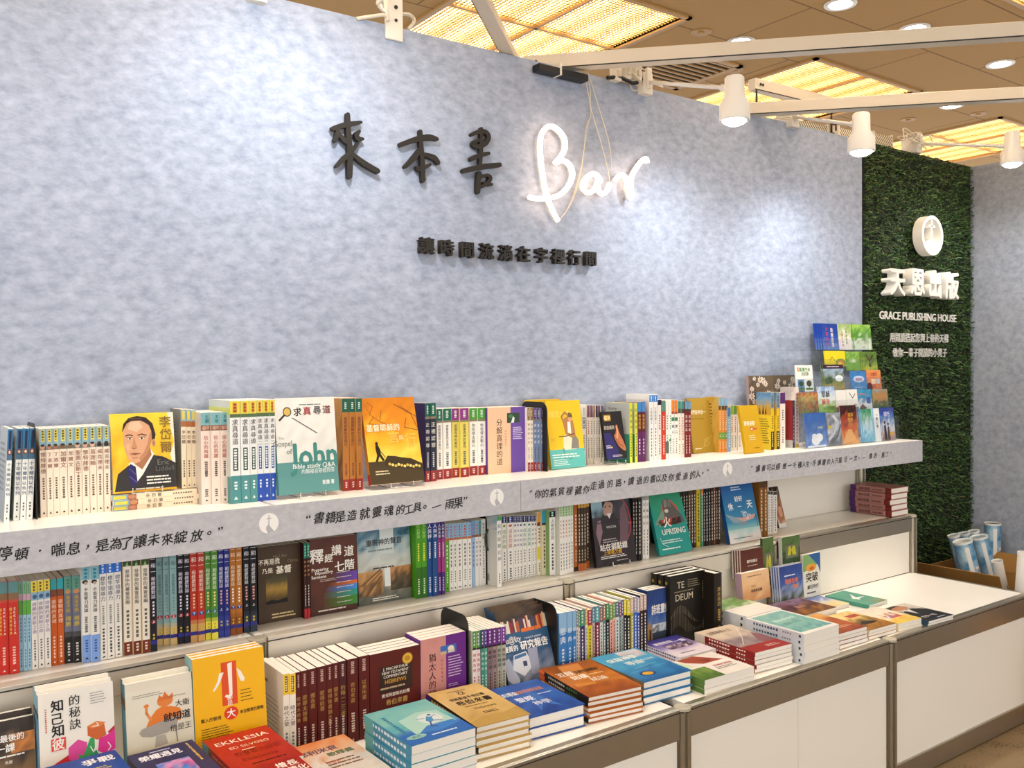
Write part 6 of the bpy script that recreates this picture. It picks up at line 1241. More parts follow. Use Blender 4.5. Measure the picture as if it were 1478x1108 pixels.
up_art = [('n', 0, 0, 1, 1, ['#1f8f86', '#22998f', '#1f938a', '#2a9a78', '#2f8f6a'], 6, 8, 15, .4), ('p', [(.2, .55), (.34, .8), (.42, .88), (.62, .86), (.8, .74), (.86, .55), (.7, .5)], '#c9583a'), ('p', [(.38, .56), (.36, .7), (.36, .84), (.46, .9), (.58, .88), (.66, .8), (.9, .58), (.94, .48), (.84, .48), (.66, .58)], '#5f5a54'), ('p', [(.4, .74), (.42, .86), (.5, .88), (.5, .76)], '#8a857c'), ('p', [(.52, .76), (.54, .87), (.62, .85), (.62, .74)], '#77726a'), ('e', .45, .69, .06, .03, '#d9d3c6'), ('p', [(.04, .5), (.16, .6), (.36, .72), (.36, .6), (.18, .44)], '#7a9a84'), ('n', .2, .46, .8, .56, ['#2a2420', '#c9482c'], 9, 3, 5, .9), ('t', '火', .4, .51, .18, '#f6efe2', .03), ('t', '起義', .7, .52, .11, '#2a201c', .04, .36), ('t', '大', .18, .51, .1, '#2a201c', .03),
          ('t', 'UPRISING', .55, .36, .13, '#f2efe6', .02, .72), ('b', .15, .85, .24, .17, '#cfe6e0', 2), ('b', .1, .8, .11, .07, '#e6efe8', 1), ('l', [(.1, .28), (.14, .18), (.3, .12)], .01, '#d9efe8')]
face_out(KM5, (527, 158), (735, 135), (850, 575), (600, 632), Z2, 'teal cover with a raised grey fist, leaning out of the dark run', up_art, t=.014, cover='#1f8f86', spine='#1a7f78', zoff='auto', y=-.225)
dcs = ['#1f1a18', '#241c18', '#1c1715', '#4a3422', '#4f3826', '#45301f', '#c9b41f', '#3f8a7a', '#1c2a4a', '#211a1c', '#1b1613', '#2a201a', '#7a3a2a', '#241c17', '#3a2c20']
run(KM5, [(752, 768), (770, 786), (788, 805), (808, 825), (827, 843), (845, 860), (864, 893), (897, 914), (915, 928), (930, 948), (950, 966), (968, 984), (986, 1000), (1002, 1017), (1019, 1034)], (556, 518), (148, 100), Z2, lambda i: ['first thin black book beyond the teal fist cover', 'second thin black book beyond the teal fist cover', 'third thin black book beyond the teal fist cover', 'first slim brown book before the bright yellow spine', 'second slim brown book before the bright yellow spine', 'third slim brown book, touching the bright yellow spine', 'slim bright yellow spine in the dark run of the middle shelf', 'slim book with teal-orange spine just past the bright yellow one', 'slim navy spine, second past the bright yellow one', 'slim black spine, third past the bright yellow one', 'slim black spine, fourth past the bright yellow one', 'slim black spine, fifth past the bright yellow one', 'slim reddish brown spine in the dark run near the blue cover', 'slim black spine, second before the leaning blue beach cover', 'slim brown spine touching the leaning blue beach cover'][i],
    lambda i: sp(dcs[i], [(.88, .995, '#d97a3c')] if i == 7 else ([(0, .08, '#3a2c1c')] if i % 3 else []), [], [(.93, .08, '#d9d0c0' if i != 6 else '#4a4210', 15)]), group='dark books on the middle shelf')
day_art = [('r', 0, .3, 1, 1, '#3f93b8', '#14509a'), ('r', 0, .2, 1, .34, '#8fc0bc', '#3f93b8'), ('n', 0, 0, 1, .22, ['#e0d8d0', '#d9d6d4', '#a8ccc8'], 6, 3, 3, .5), ('p', [(0, .5), (.1, .46), (.3, .36), (.55, .33), (.85, .36), (.95, .44), (.75, .42), (.5, .4), (.3, .42)], '#d9a898'), ('p', [(0, .5), (.2, .34), (.36, .32), (.55, .33), (.3, .42)], '#8fa8b4'), ('p', [(.2, .34), (.5, .27), (.7, .3), (.55, .33)], '#7f9aa4'), ('l', [(.93, .44), (.95, .22)], .012, '#1f2c4a'), ('b', .3, .66, .94, .86, '#cfe0ee', 2), ('t', '好好', .48, .72, .1, '#f2f4f4', .03, .36), ('t', '休', .2, .6, .13, '#f2f4f4', .035), ('t', '一', .48, .59, .1, '#f2f4f4', .02), ('t', '天', .8, .61, .15, '#f2f4f4', .035), ('t', 'Take', .58, .49, .07, '#f2f4f4', .02, .25), ('t', 'the Day', .66, .44, .065, '#f2f4f4', .02, .34), ('t', 'off', .66, .385, .065, '#f2f4f4', .02, .2), ('b', .12, .88, .09, .06, '#6a7a8a', 1)]
face_out(KM5, (1037, 92), (1245, 65), (1338, 490), (1098, 528), Z2, 'leaning blue beach cover with a hammock and white title', day_art, t=.016, cover='#1f5a9c', spine='#174f8f')
run(KM5, [(1313, 1340), (1343, 1369)], (474, 468), (70, 64), Z2, '{o} golden brown spine just past the leaning blue beach cover', sp('#8a5a24', [(.88, .995, '#5a3a1c')], [], [(.85, .1, '#e0d0b0', 12)]), y=-.205, group='dark books on the middle shelf')
run(KM6, [(337, 352), (355, 371), (376, 402)], (578, 570), (240, 245), Z2, '{o} white spine at the end of the dark run, before the empty shelf', sp('#e6e2da', [(.93, .995, '#3a3a3a'), (.0, .04, '#c9b09a')], [], [(.9, .08, '#777', 14)]), y=-.205, group=G)
face_art = [('n', 0, 0, 1, 1, ['#e8dccc', '#b9764a', '#7a3f2c', '#c9906a', '#2a2018', '#1c1612'], 6, 10, 3, .5), ('e', .6, .38, .26, .14, '#d9a080'), ('r', 0, 0, 1, .1, '#ece6dc')]
face_out(KM6, (362, 205), (398, 210), (480, 488), (408, 502), Z2, 'narrow leaning cover with a child face, last before the empty shelf', face_art, t=.01, cover='#3a2c22', y=-.13)
# purple pile
pur = sp('#a8746c', [(.85, .995, '#4a2560'), (.0, .14, '#6a2018')], [('聖言研讀', .78, .5, '#4a2a2a')], [(.45, .2, '#6a4640', 8)])
hp = (.887-Z2)/5
NAMES5 = ['lowest', 'second lowest', 'middle', 'second highest', 'topmost']
for i in range(5):
    dx, dy = [(0, 0), (.005, .004), (-.003, .006), (.0, .002), (.008, .007)][i]
    M = Matrix.Translation((2.968+dx, -.262+dy, Z2+.0006+hp*(i+1)-.0003)) @ Matrix.Rotation(math.radians([0, 1.5, -1.2, .8, -1][i]), 4, 'Z') @ RX90
    make_book('hardcover_book', f'{NAMES5[i]} of the purple and pink hardbacks piled on the bare shelf', .135, hp*.97, .203, M, hard=True, group='purple hardbacks in a pile', **pur)

# ================================================================== books standing on the counter, backs to the riser
G = 'books standing on the counter'
YB = YT-.026
def lrun(k, spans, vb, vt, label, style, y, **kw): return run(k, spans, vb, vt, Z1, label, style, y=y, yback=YB, w=(YB-(y if not isinstance(y, tuple) else max(y))), **kw)
lesson_art = [('n', 0, -.29, 1, .88, ['#4a4236', '#55483a', '#6a543c', '#8a6a48', '#5a4838', '#2a221c', '#3a302a'], 9, 12, 21, .7), ('n', .6, .5, 1, .72, ['#c87a3a', '#8a5a34', '#d98a44'], 5, 4, 4, .8), ('t', '最後的', .62, .68, .085, '#f2efe8', .025, .5), ('t', '一課', .5, .57, .1, '#f2efe8', .025, .42), ('b', .35, .95, .5, .46, '#e8e2d8', 1), ('t', '馬爾', .55, .41, .04, '#e8e2d8', .01, .2)]
face_out(KL1, (-190, 800), (268, 690), (272, 1330), (-190, 1400), Z1, 'dark stormy cover with orange clouds at the frame edge', squash(lesson_art, .25, .85), t=.022, y=-.40, cover='#3a302a', copies=1, copy_label='copy standing just behind the dark stormy cover', tilt=9, group='dark stormy copies', cdz=.008)
know_art = [('r', 0, -.54, 1, .97, '#ece6da'), ('p', [(.0, -.5), (.0, .0), (.38, .16), (.5, .1), (.6, .0), (.6, -.5)], '#c42a2c'), ('p', [(.9, .33), (1, .4), (1, .24)], '#b5202a'), ('p', [(.37, .1), (.37, .24), (.5, .32), (.62, .26), (.6, .12), (.46, .04)], '#d94a9a'), ('p', [(.5, .14), (.56, .1), (.66, .3), (.72, .32), (.72, .12), (.6, .02), (.5, .04)], '#3fa05c'), ('p', [(.63, .34), (.63, .46), (.76, .5), (.86, .44), (.88, .3), (.76, .26)], '#c9622c'), ('p', [(.63, .46), (.76, .5), (.88, .46), (.8, .42), (.68, .42)], '#e0823c'), ('p', [(.78, .27), (.9, .3), (1, .36), (1, .1), (.86, .06), (.76, .12)], '#d9338f'), ('p', [(.6, .05), (.7, .0), (.8, .0), (.74, .14)], '#2f9a6a'), ('l', [(.7, .44), (.78, .44), (.76, .48)], .014, '#f6e8e0'), ('l', [(.66, .2), (.7, .12), (.74, .2)], .014, '#eef6ee'), ('l', [(.9, .2), (.94, .14), (.9, .1)], .014, '#f6e8f0'),
            ('t', '知', .24, .79, .155, '#1c1818', .03), ('t', '己', .24, .63, .155, '#1c1818', .02), ('t', '知', .24, .48, .155, '#1c1818', .03), ('r', .15, .24, .34, .39, '#d9483c'), ('t', '彼', .24, .315, .15, '#f2ebe0', .03), ('t', '的', .47, .82, .14, '#23201f', .012), ('t', '秘', .47, .67, .14, '#23201f', .012), ('t', '訣', .47, .52, .14, '#23201f', .012), ('d', .09, .78, .48, '#c9583c', .02, 12, 3), ('b', .68, .9, .88, .72, '#6a6560', 5, .2)]
(res, inf) = face_out(KL1, (305, 548), (884, 450), (880, 1180), (300, 1290), Z1, 'white cover with bold black title and coloured cubes', squash(know_art, .39, .64), t=.02, y=-.43, cover='#ece6da', spine='#5f94ae', spine_art=[('r', 0, .86, 1, 1, '#7fb0c0'), ('r', 0, .82, 1, .86, '#4a342a')], copies=2, copy_label='{o} copy standing behind the cover with coloured cubes', tilt=7, group='coloured cube copies', cdz=.003)
king_art = [('n', 0, 0, 1, 1, ['#dcd5c0', '#e2dcc8'], 4, 5, 3, .6), ('p', [(.28, .36), (.34, .5), (.44, .62), (.52, .66), (.66, .64), (.8, .58), (.84, .46), (.8, .38)], '#e07a2a'), ('e', .58, .74, .12, .09, '#e0823a', 14), ('p', [(.46, .76), (.5, .86), (.54, .8), (.58, .9), (.64, .8), (.7, .86), (.7, .76)], '#d9702a'), ('l', [(.36, .48), (.3, .6), (.3, .7)], .04, '#e08a44'), ('e', .3, .72, .04, .03, '#e0823a', 10), ('p', [(.18, .3), (.22, .36), (.5, .42), (.78, .46), (.74, .3), (.6, .22), (.36, .2), (.22, .24)], '#a39c92'), ('p', [(.4, .02), (.42, .2), (.56, .2), (.6, .04)], '#b0a99c'), ('l', [(.72, .3), (.74, .04)], .02, '#8f887c'), ('b', .1, .62, .93, .86, '#6a655c', 2, .22), ('t', 'God knew Potential', .74, .8, .04, '#77706a', 0, .42), ('t', '大衛', .84, .66, .12, '#2a2422', .012, .3), ('t', '就知道', .75, .46, .15, '#1c1716', .03, .5), ('t', '他是王', .8, .27, .12, '#2a2422', .01, .44)]
(res, inf) = face_out(KL2, (-92, 468), (418, 358), (420, 1100), (-92, 1180), Z1, 'pale cover with an orange crowned figure in a grey bowl', [('r', 0, 0, 1, 1, '#dfd8c4')]+squash(king_art, .40, .53), t=.018, y=-.44, cover='#dfd8c4', spine='#4f8f9a', spine_art=[('r', 0, .78, 1, .88, '#6a4a38')], copies=1, copy_label='pale copy standing just behind the orange crowned figure cover', tilt=7, group='orange figure copies', cdz=.006)
small_art = [('r', 0, 0, 1, 1, '#f0b60e'), ('t', 'SMALL', .5, .76, .12, '#e9ac12', .02, .8), ('r', .385, .46, .6, .9, '#d94f1c'), ('p', [(.475, .88), (.54, .89), (.53, .56), (.49, .52), (.42, .55), (.44, .57), (.485, .56)], '#f6efe0'), ('p', [(.36, .8), (.42, .8), (.36, .7), (.29, .63), (.26, .63), (.33, .72)], '#f6efe0'), ('p', [(.6, .82), (.66, .78), (.71, .7), (.7, .67), (.65, .68), (.62, .75)], '#f6efe0'), ('t', '即', .49, .535, .06, '#f6efe0', .01), ('t', '是', .49, .48, .06, '#f6efe0', .01), ('e', .5, .375, .1, .066, '#d9401c'), ('t', '大', .5, .375, .095, '#fbf4ea', .035), ('t', '驚人的管理', .22, .355, .042, '#3a2a10', .02, .28), ('t', '來自簡單的策略', .79, .365, .042, '#3a2a10', .02, .34), ('b', .64, .82, .6, .46, '#4a3810', 4, .2), ('b', .08, .52, .28, .06, '#4a3810', 9, .3)]
(res, inf) = face_out(KL2, (424, 268), (965, 170), (970, 880), (420, 985), Z1, 'bright yellow cover with an orange strip and large white character', [('r', 0, 0, 1, 1, '#f0b60e')]+squash(small_art[2:], .2, .81), t=.018, y=-.44, cover='#f0b60e', spine='#6fa0a4', spine_art=[('r', 0, .9, 1, 1, '#8fb4b4')], copies=2, copy_label='{o} yellow copy standing behind the orange strip cover', tilt=6, group='yellow orange-strip copies', cdz=.0)
com_side = [('r', 0, 0, 1, 1, '#cdbfae', '#d9ccba'), ('b', .1, .4, .84, .76, '#555', 1), ('b', .08, .9, .66, .2, '#7a6a5a', 9, .2)]
lrun(KL3, [(140, 184), (185, 229)], (960, 955), (448, 442), '{o} white book with yellow spine head, counting from the yellow cover', sp('#efe9dc', [(.76, .995, '#eec83c')], [('時代之榮', .64, .4, '#6a5440')], [(.34, .05, '#777', 7)], back='#d4c7b6', back_art=com_side, extra=[('r', .32, .79, .72, .97, '#4a3a1c'), ('d', .5, .96, .8, '#f0dca0', .25, 6, 4)]), (-.447, -.447), group=G)
cn = ['提摩太前書', '提摩太後書', '雅各書', '彼得前書', '彼得後書猶大書', '提多書', '約翰一二三書', '希伯來書', '以弗所書']
lrun(KL3, [(231, 266), (268, 316), (318, 377), (380, 446), (448, 488), (490, 531), (533, 585), (590, 666), (671, 745)], (965, 845), (440, 312), '{o} dark red commentary with gold title, counting from the yellow-headed white pair', lambda i: sp('#5a1a16' if i != 6 else '#4a1c1c', [], [(cn[i], .72, .72-.062*len(cn[i]), '#b08a4a')], [(.97, .82, '#c9a89a', 7), (.36, .12, '#d9c6bc', 8)], extra=[('p', [(.4, .02), (.5, .05), (.6, .02)], '#d9b0a0')]), (-.447, -.437), group='dark red commentaries')
heb_art = [('n', 0, 0, 1, 1, ['#541812', '#5e1c16', '#581a14'], 5, 6, 3, .5), ('r', .18, .32, .84, .78, '#35231c'), ('b', .2, .82, .43, .36, '#b9a080', 1), ('t', 'J. MACARTHUR', .5, .735, .072, '#efe6d8', .012, .6), ('t', 'NEW TESTAMENT', .5, .665, .066, '#efe6d8', .012, .6), ('t', 'COMMENTARY', .5, .6, .07, '#efe6d8', .012, .6), ('t', 'HEBREWS', .5, .51, .098, '#c9983a', .02, .6), ('e', .74, .85, .105, .1, '#c9962c', 24), ('e', .74, .85, .085, .08, '#e0b84a', 24), ('e', .74, .85, .06, .05, '#c08a24', 16), ('t', '麥克阿瑟新約註釋', .5, .27, .07, '#efe6d8', .02, .66), ('t', '希伯來書', .52, .14, .11, '#c9a05a', .02, .5)]
face_out(KL3, (750, 318), (1102, 240), (1100, 740), (750, 868), Z1, 'dark red cover with white block lettering and a gold seal', [heb_art[0]]+squash(heb_art[1:], .27, .7), t=.021, y=-.437, cover='#541812', copies=3, copy_label='{o} dark red copy standing behind the gold seal cover', tilt=0, group='gold seal copies', hard=False, cdx=.0005)
jew_art = [('n', 0, 0, .55, 1, ['#c98a84', '#cf928a'], 5, 6, 3, .6), ('r', .55, 0, 1, 1, '#6a2a86'), ('r', .43, .76, .78, .9, '#3f6fb8'), ('e', .66, .84, .07, .045, '#e6ddc8'), ('r', .6, .77, .74, .82, '#d9cbb0'), ('r', .43, .76, .56, .81, '#c9b48a'), ('v', '猶太人的福', .25, .82, .08, '#3a1c22', .01, .22), ('v', '如何研讀聖經', .46, .7, .3, '#a83a44', 0, .05), ('b', .6, .93, .72, .36, '#dcc6e6', 8, .3), ('b', .6, .85, .26, .2, '#dcc6e6', 2, .3)]
face_out(KL3, (1105, 212), (1422, 150), (1424, 620), (1105, 760), Z1, 'pink and purple cover with a white dome photo', jew_art[:2]+squash(jew_art[2:], .2, .75), t=.021, y=-.435, cover='#c98a84', spine='#6a2a86', copies=3, copy_label='{o} pink and purple copy behind the white dome cover', tilt=0, group='white dome copies', cdx=.001)
bookend(KL3, (1440, 1458), 600, 45, Z1, 'black bookend between the white dome cover and the green-headed pair', y=-.44, yb=YB)
st4 = [('#f0e6dc', '#4f9a2f', '#b8403a'), ('#ecdcd8', '#4f9a2f', '#b8404a'), ('#4f9a86', '#5a2f80', '#e0efe8'), ('#5fa48e', '#5a2f80', '#e0efe8'), ('#8f7476', '#6a2a80', '#3a2424'), ('#a38a88', '#6a2a80', '#3a2424'), ('#b0b09a', '#6a2a80', '#3a4a3a'), ('#bcb7a4', '#7a2f90', '#4a3a3a')]
lrun(KL4, [(466, 498), (500, 530), (536, 562), (564, 588), (592, 628), (630, 666), (669, 703), (705, 740)], (868, 872), (402, 360), lambda i: ['first white book with green head, touching the counter bookend', 'second white book with green head, one from the counter bookend', 'first sea green book with purple head on the counter', 'second sea green book with purple head on the counter', 'first mauve book with purple head on the counter', 'second mauve book with purple head on the counter', 'first grey-green book with purple head beside the research cover', 'second grey-green book with purple head touching the research cover'][i],
     lambda i: sp(st4[i][0], [(.78, .995, st4[i][1]), (.755, .78, '#2a2420')], [(['傳與真理', '傳與真理', '教會增長', '教會增長', '解經之道', '解經之道', '教牧輔導', '教牧輔導'][i], .72, .46, st4[i][2])], [(.42, .06, st4[i][2], 9), (.98, .8, '#e6d9ee', 4)]), (-.442, -.438), group=G)
qual_art = [('n', 0, .84, 1, 1, ['#4a3c30', '#3a2f2a', '#55432f'], 6, 3, 4, .6)]
r_ = random.Random(3)
for k in range(30): qual_art.append(('r', k/30, .7, (k+1)/30, .8+r_.uniform(.03, .1), r_.choice(['#b05a3a', '#d9c0a0', '#8a2f34', '#c9c0b0', '#3a4a5a', '#d98a4a', '#5a3a4a', '#e0d8c8'])))
qual_art += [('r', 0, 0, 1, .72, '#24415f', '#2f5a80'), ('n', 0, 0, 1, .48, ['#3a4a5c', '#55637a', '#8a93a8', '#5f6e88', '#2f4f74'], 8, 9, 16, .6), ('p', [(.0, .2), (.0, .42), (.1, .44), (.24, .16), (.14, .1)], '#a8aec0'), ('p', [(.14, .3), (.2, .46), (.46, .48), (.56, .3), (.34, .2)], '#d3d6dd'), ('p', [(.2, .41), (.22, .45), (.45, .465), (.46, .43)], '#3f6f9c'), ('r', .36, .31, .44, .37, '#3a3f5a'), ('p', [(.5, .5), (.7, .5), (.66, .2), (.5, .2)], '#9a9eb2'), ('d', .65, .76, .7, '#d9642c', .02, 1, 1), ('b', .45, .98, .755, .7, '#e0702c', 1, .8),
            ('t', 'Qu@lity', .21, .645, .105, '#f2efe8', .012, .4), ('t', 'research papers', .66, .635, .04, '#dfe4ea', 0, .4), ('t', '優質的', .17, .54, .075, '#f2efe8', .03, .3), ('t', '研究報告', .66, .55, .11, '#f2efe8', .035, .58), ('e', .3, .07, .05, .03, '#7a8fae')]
face_out(KL4, (642, 240), (1038, 180), (1150, 722), (768, 868), Z1, 'leaning blue-grey cover with a row of book spines and white title', qual_art, t=.016, y=-.445, cover='#2f4f72', spine='#2f4a68', copies=2, copy_label='{o} copy leaning behind the blue-grey research cover', group='research cover copies', cdz=.004)
bookend(KL4, (1158, 1176), 700, 190, Z1, 'black bookend between the leaning research cover and sky blue trio', y=-.435, yb=YB)
lrun(KL5, [(231, 286), (288, 326), (328, 353)], (690, 660), (322, 300), '{o} sky blue book with white streaks, counting from the counter bookend', sp('#3f82c4', [(.0, .3, '#1f5aa8'), (.72, .995, '#8fbada')], [('恩典', .8, .55, '#e8f0f6')], [(.5, .06, '#dfe8f2', 9)], back='#5a9ad0'), (-.435, -.435), group=G)
tb = [((355, 368), '#e6ddd0', '#7a8a84'), ((370, 381), '#d9cfc0', '#4f9a7a'), ((383, 412), '#3a2468', '#4a9a6a'), ((420, 434), '#e8e2d6', '#c9a03a'), ((436, 466), '#e8cf1f', '#a83a4a'), ((468, 487), '#c9a4a8', '#4f90a0'), ((489, 519), '#7a1f34', '#5fa0a8'), ((522, 542), '#e0dcd2', '#8a6a5a'), ((544, 564), '#4f8a8c', '#b06a4a'), ((566, 589), '#17151a', '#4a8a5a'), ((592, 612), '#f0b4a4', '#6aa04a'), ((614, 630), '#e6a89c', '#6aa04a'), ((632, 658), '#d0d6d4', '#5a6a7a'), ((660, 674), '#8fa8a4', '#8a4a6a'), ((676, 689), '#a8b8b4', '#5a4a7a'), ((691, 712), '#15131a', '#e0cf1f'), ((714, 738), '#1a161a', '#e0cf1f'), ((740, 762), '#a8a43c', '#d0b0a8'), ((765, 786), '#3a6ac0', '#b0a8b0'), ((788, 805), '#1f4ab0', '#c9c0c0'), ((808, 830), '#30201a', '#c9b0a4'), ((833, 854), '#2a1c16', '#c9b0a4')]
tl = ['thin ivory', 'thin tan', 'purple gold-lettered', 'thin white', 'bright yellow', 'dusty pink', 'wine red', 'pale grey', 'slate teal', 'black green-headed', 'salmon', 'second salmon', 'light grey', 'grey-green violet-headed', 'pale sage', 'black yellow-headed', 'second black yellow-headed', 'olive', 'royal blue', 'deep blue', 'dark brown', 'second dark brown']
for i, (u, c, hd) in enumerate(tb):
    f = (u[0]-355)/500
    lrun(KL5, [u], (650-90*f,)*2, (300-120*f+ (12 if i % 3 == 1 else 0),)*2, f'{tl[i]} spine in the mixed counter run beside the sky blue trio', sp(c, [(.76, .995, hd)], [], [(.98, .79, '#efe9df', 4), (.72, .08, '#f2ede2' if sum(hexc(c)) < .9 else '#3a3430', 13)]), -.432+.02*f, group='mixed spines on the counter')
choir_art = [('n', 0, .1, 1, 1, ['#55677a', '#7a8aa0', '#4a6fae', '#2f4f94', '#24407f', '#1f386f'], 8, 9, 5, .35), ('r', 0, 0, 1, .12, '#cfd0d0'), ('p', [(0, .12), (0, .42), (.1, .48), (.2, .36), (.2, .12)], '#b08a5a'), ('p', [(.08, .12), (.08, .34), (.16, .34), (.16, .12)], '#4a3420'), ('n', .2, .28, 1, .42, ['#6a6a66', '#b9c6cf', '#dfe4e8'], 10, 3, 6, .8), ('r', .2, .12, 1, .28, '#3a4652'), ('t', '詩班靈修', .54, .66, .17, '#f0ece2', .04, .74), ('t', 'plus', .2, .06, .09, '#2a3a5a', .01, .25)]
face_out(KL5, (858, 165), (1028, 122), (1032, 470), (860, 560), Z1, 'blue cover with snowy mountains and white upright-stroke title', choir_art, t=.016, y=-.368, cover='#2a4684', copies=2, copy_label='{o} copy standing behind the snowy mountain cover', tilt=0, group='snowy mountain copies')
te_art = [('r', 0, 0, 1, 1, '#1c1712'), ('t', 'TE', .3, .8, .155, '#cfc3a4', -.006, .3), ('t', 'DEUM', .4, .6, .155, '#cfc3a4', -.006, .66), ('b', .5, .85, .87, .73, '#a89a7c', 4, .25), ('b', .12, .82, .71, .67, '#8a7c60', 1, .4), ('d', .94, .8, .5, '#8a7c60', .03, 8, 4)]
for k in range(22):
    x = .03+.043*k; v_ = .3+.1*math.sin(x*6.0); te_art += [('r', x, v_-.06, x+.007, v_+.07*math.sin(x*5), '#958c74'), ('r', x, max(.01, v_-.3+.05*math.sin(x*9)), x+.007, v_-.1+.05*math.sin(x*7), '#7d7562')]
face_out(KL7, (302, 238), (540, 197), (544, 560), (318, 640), Z1, 'tall black cover with thin pale capital letters and wave lines', te_art[:1]+squash(te_art[1:], .15, .88), t=.026, y=-.384, cover='#1c1712', spine='#1c1712', copies=2, copy_label='{o} thick black book standing behind the wave line cover', tilt=0, group='black wave line copies', hard=True, name='hardcover_book', spine_art=[('t', '谷', .5, .9, .05, '#c9a83a', .02)], cdx=-.004)
run(KL7, [(604, 655)], (580, 580), (215, 215), Z1, 'thick black hardback turned spine out beside the wave line cover', sp('#1f1812', [], [('讚美禱詩', .8, .52, '#c09a4a')], [(.48, .3, '#c09a4a', 5), (.24, .05, '#a88440', 6)]), y=-.435, yback=YB, w=.435+YB, hard=True, name='hardcover_book')

# ------------------------------------------------------------------ small clear two-step rack
def two_step(x0, x1, y, label):
    t = thing('booklet_rack', label, 'rack', Matrix.Translation((x0, y, Z1)), 'clear two-step racks')
    W = x1-x0
    for i, (yy, zz) in enumerate(((0, .0), (.04, .075))):
        b = MB(); b.box(0, W, yy-.004, yy-.002, zz, zz+.05); obj('front_lip', b, M_CLEAR, t)
        b = MB(); b.box(0, W, yy-.002, yy+.028, zz, zz+.002); obj('tier_shelf', b, M_CLEAR, t)
    for x in (-.002, W):
        b = MB(); b.box(x, x+.002, -.004, .07, 0, .06); b.box(x, x+.002, .036, .07, .06, .13); obj('side_wall', b, M_CLEAR, t)
ya, yb_ = -.355, -.322
r_br = photo(['#4a2014', '#5a2a1c', '#552418'], 31, [('t', '標竿的聖召', .5, .55, .12, '#e8e2d6', .02, .8), ('b', .3, .85, .42, .36, '#c9b0a0', 1), ('b', .2, .7, .15, .08, '#c9b0a0', 1)])
r_gr = photo(['#23401f', '#2a4a24', '#55703a', '#4f6a3a'], 32, [('r', .2, .2, .9, .68, '#6a6a5a'), ('p', [(.3, .3), (.36, .6), (.46, .66), (.52, .5), (.6, .64), (.72, .6), (.78, .3)], '#b9b42c'), ('p', [(.45, .25), (.5, .5), (.6, .25)], '#4f7a34')])
r_pe = [('n', 0, 0, 1, 1, ['#c98f5a', '#dbb080', '#e2bd92'], 5, 6, 3, .4), ('b', .2, .85, .88, .82, '#6a4a34', 1), ('t', '你可以', .4, .5, .08, '#5a4030', .01, .28), ('t', '奔詩與音樂', .5, .34, .12, '#4a3428', .03, .8)]
r_bl = photo(['#4a4a3a', '#8fa0b8', '#3f5aa0', '#2f4a94', '#2a4288'], 33, [('t', '戰勝危機', .5, .55, .15, '#d9703a', .03, .8), ('t', '跨越', .66, .38, .13, '#d9803a', .03, .4), ('b', .2, .8, .75, .68, '#dfe4ee', 1)])
r_tu = photo(['#e8e4d8', '#ece8dc', '#e0dccb', '#d9d0a8'], 34, [('p', [(0, .6), (0, 1), (1, 1), (1, .8), (.6, .66)], '#7faa6a'), ('p', [(.3, 1), (1, 1), (1, .5), (.86, .7)], '#2f5f9c'), ('e', .45, .68, .3, .09, '#e0a03a'), ('e', .5, .66, .14, .04, '#c9602c'), ('t', '突破', .5, .45, .24, '#23201f', .03, .8), ('t', '癲狂時代', .55, .22, .11, '#2a2624', .02, .75), ('b', .2, .85, .12, .05, '#4a4a4a', 1)])
two_step(at_y(*px(KL7, 700, 330), ya)[0]+.125, at_y(*px(KL7, 1165, 330), ya)[0]+.03, ya-.002, 'small clear two-step rack of leaflets on the counter beside the riser')
sheet(KL7, 930, -20, 1005, 300, -.316, 'dark green booklet with yellow figures, taller behind the brown one', r_gr, '#23401f', t=.01, tilt=1, group='booklets in the small rack')
sheet(KL7, 1060, -30, 1180, 150, yb_+.002, 'green booklet with yellow figures at the back of the small rack', r_gr, '#2f4a24', t=.008, copies=1, copy_label='{o} green copy behind the yellow figures booklet', tilt=2, group='booklets in the small rack', spine='#c9c6b8')
sheet(KL7, 785, 55, 936, 235, yb_, 'brown booklet with white brush title in the small rack', r_br, '#4f2418', t=.005, copies=3, copy_label='{o} brown copy behind the white brush title booklet', tilt=3, group='booklets in the small rack', dx=-.007, spine='#d0c6b8')
sheet(KL7, 800, 205, 985, 395, ya, 'thick peach booklet with dark brush title in the small rack', r_pe, '#dbb080', t=.03, tilt=6, group='booklets in the small rack', spine='#a88a9c', pages=PAGES)
sheet(KL7, 1052, 165, 1206, 395, ya-.001, 'blue booklet with orange title in the small rack', r_bl, '#2f4a94', t=.006, copies=3, copy_label='{o} blue copy behind the orange title booklet', tilt=5, group='booklets in the small rack', dx=-.006, spine='#c9ccd2')
sheet(KL7, 1200, 88, 1316, 368, -.32, 'white booklet with a painted face and black brush title against the riser', r_tu, '#ece8dc', t=.006, tilt=1, group='booklets in the small rack', copies=1, copy_label='copy behind the painted face booklet against the riser')

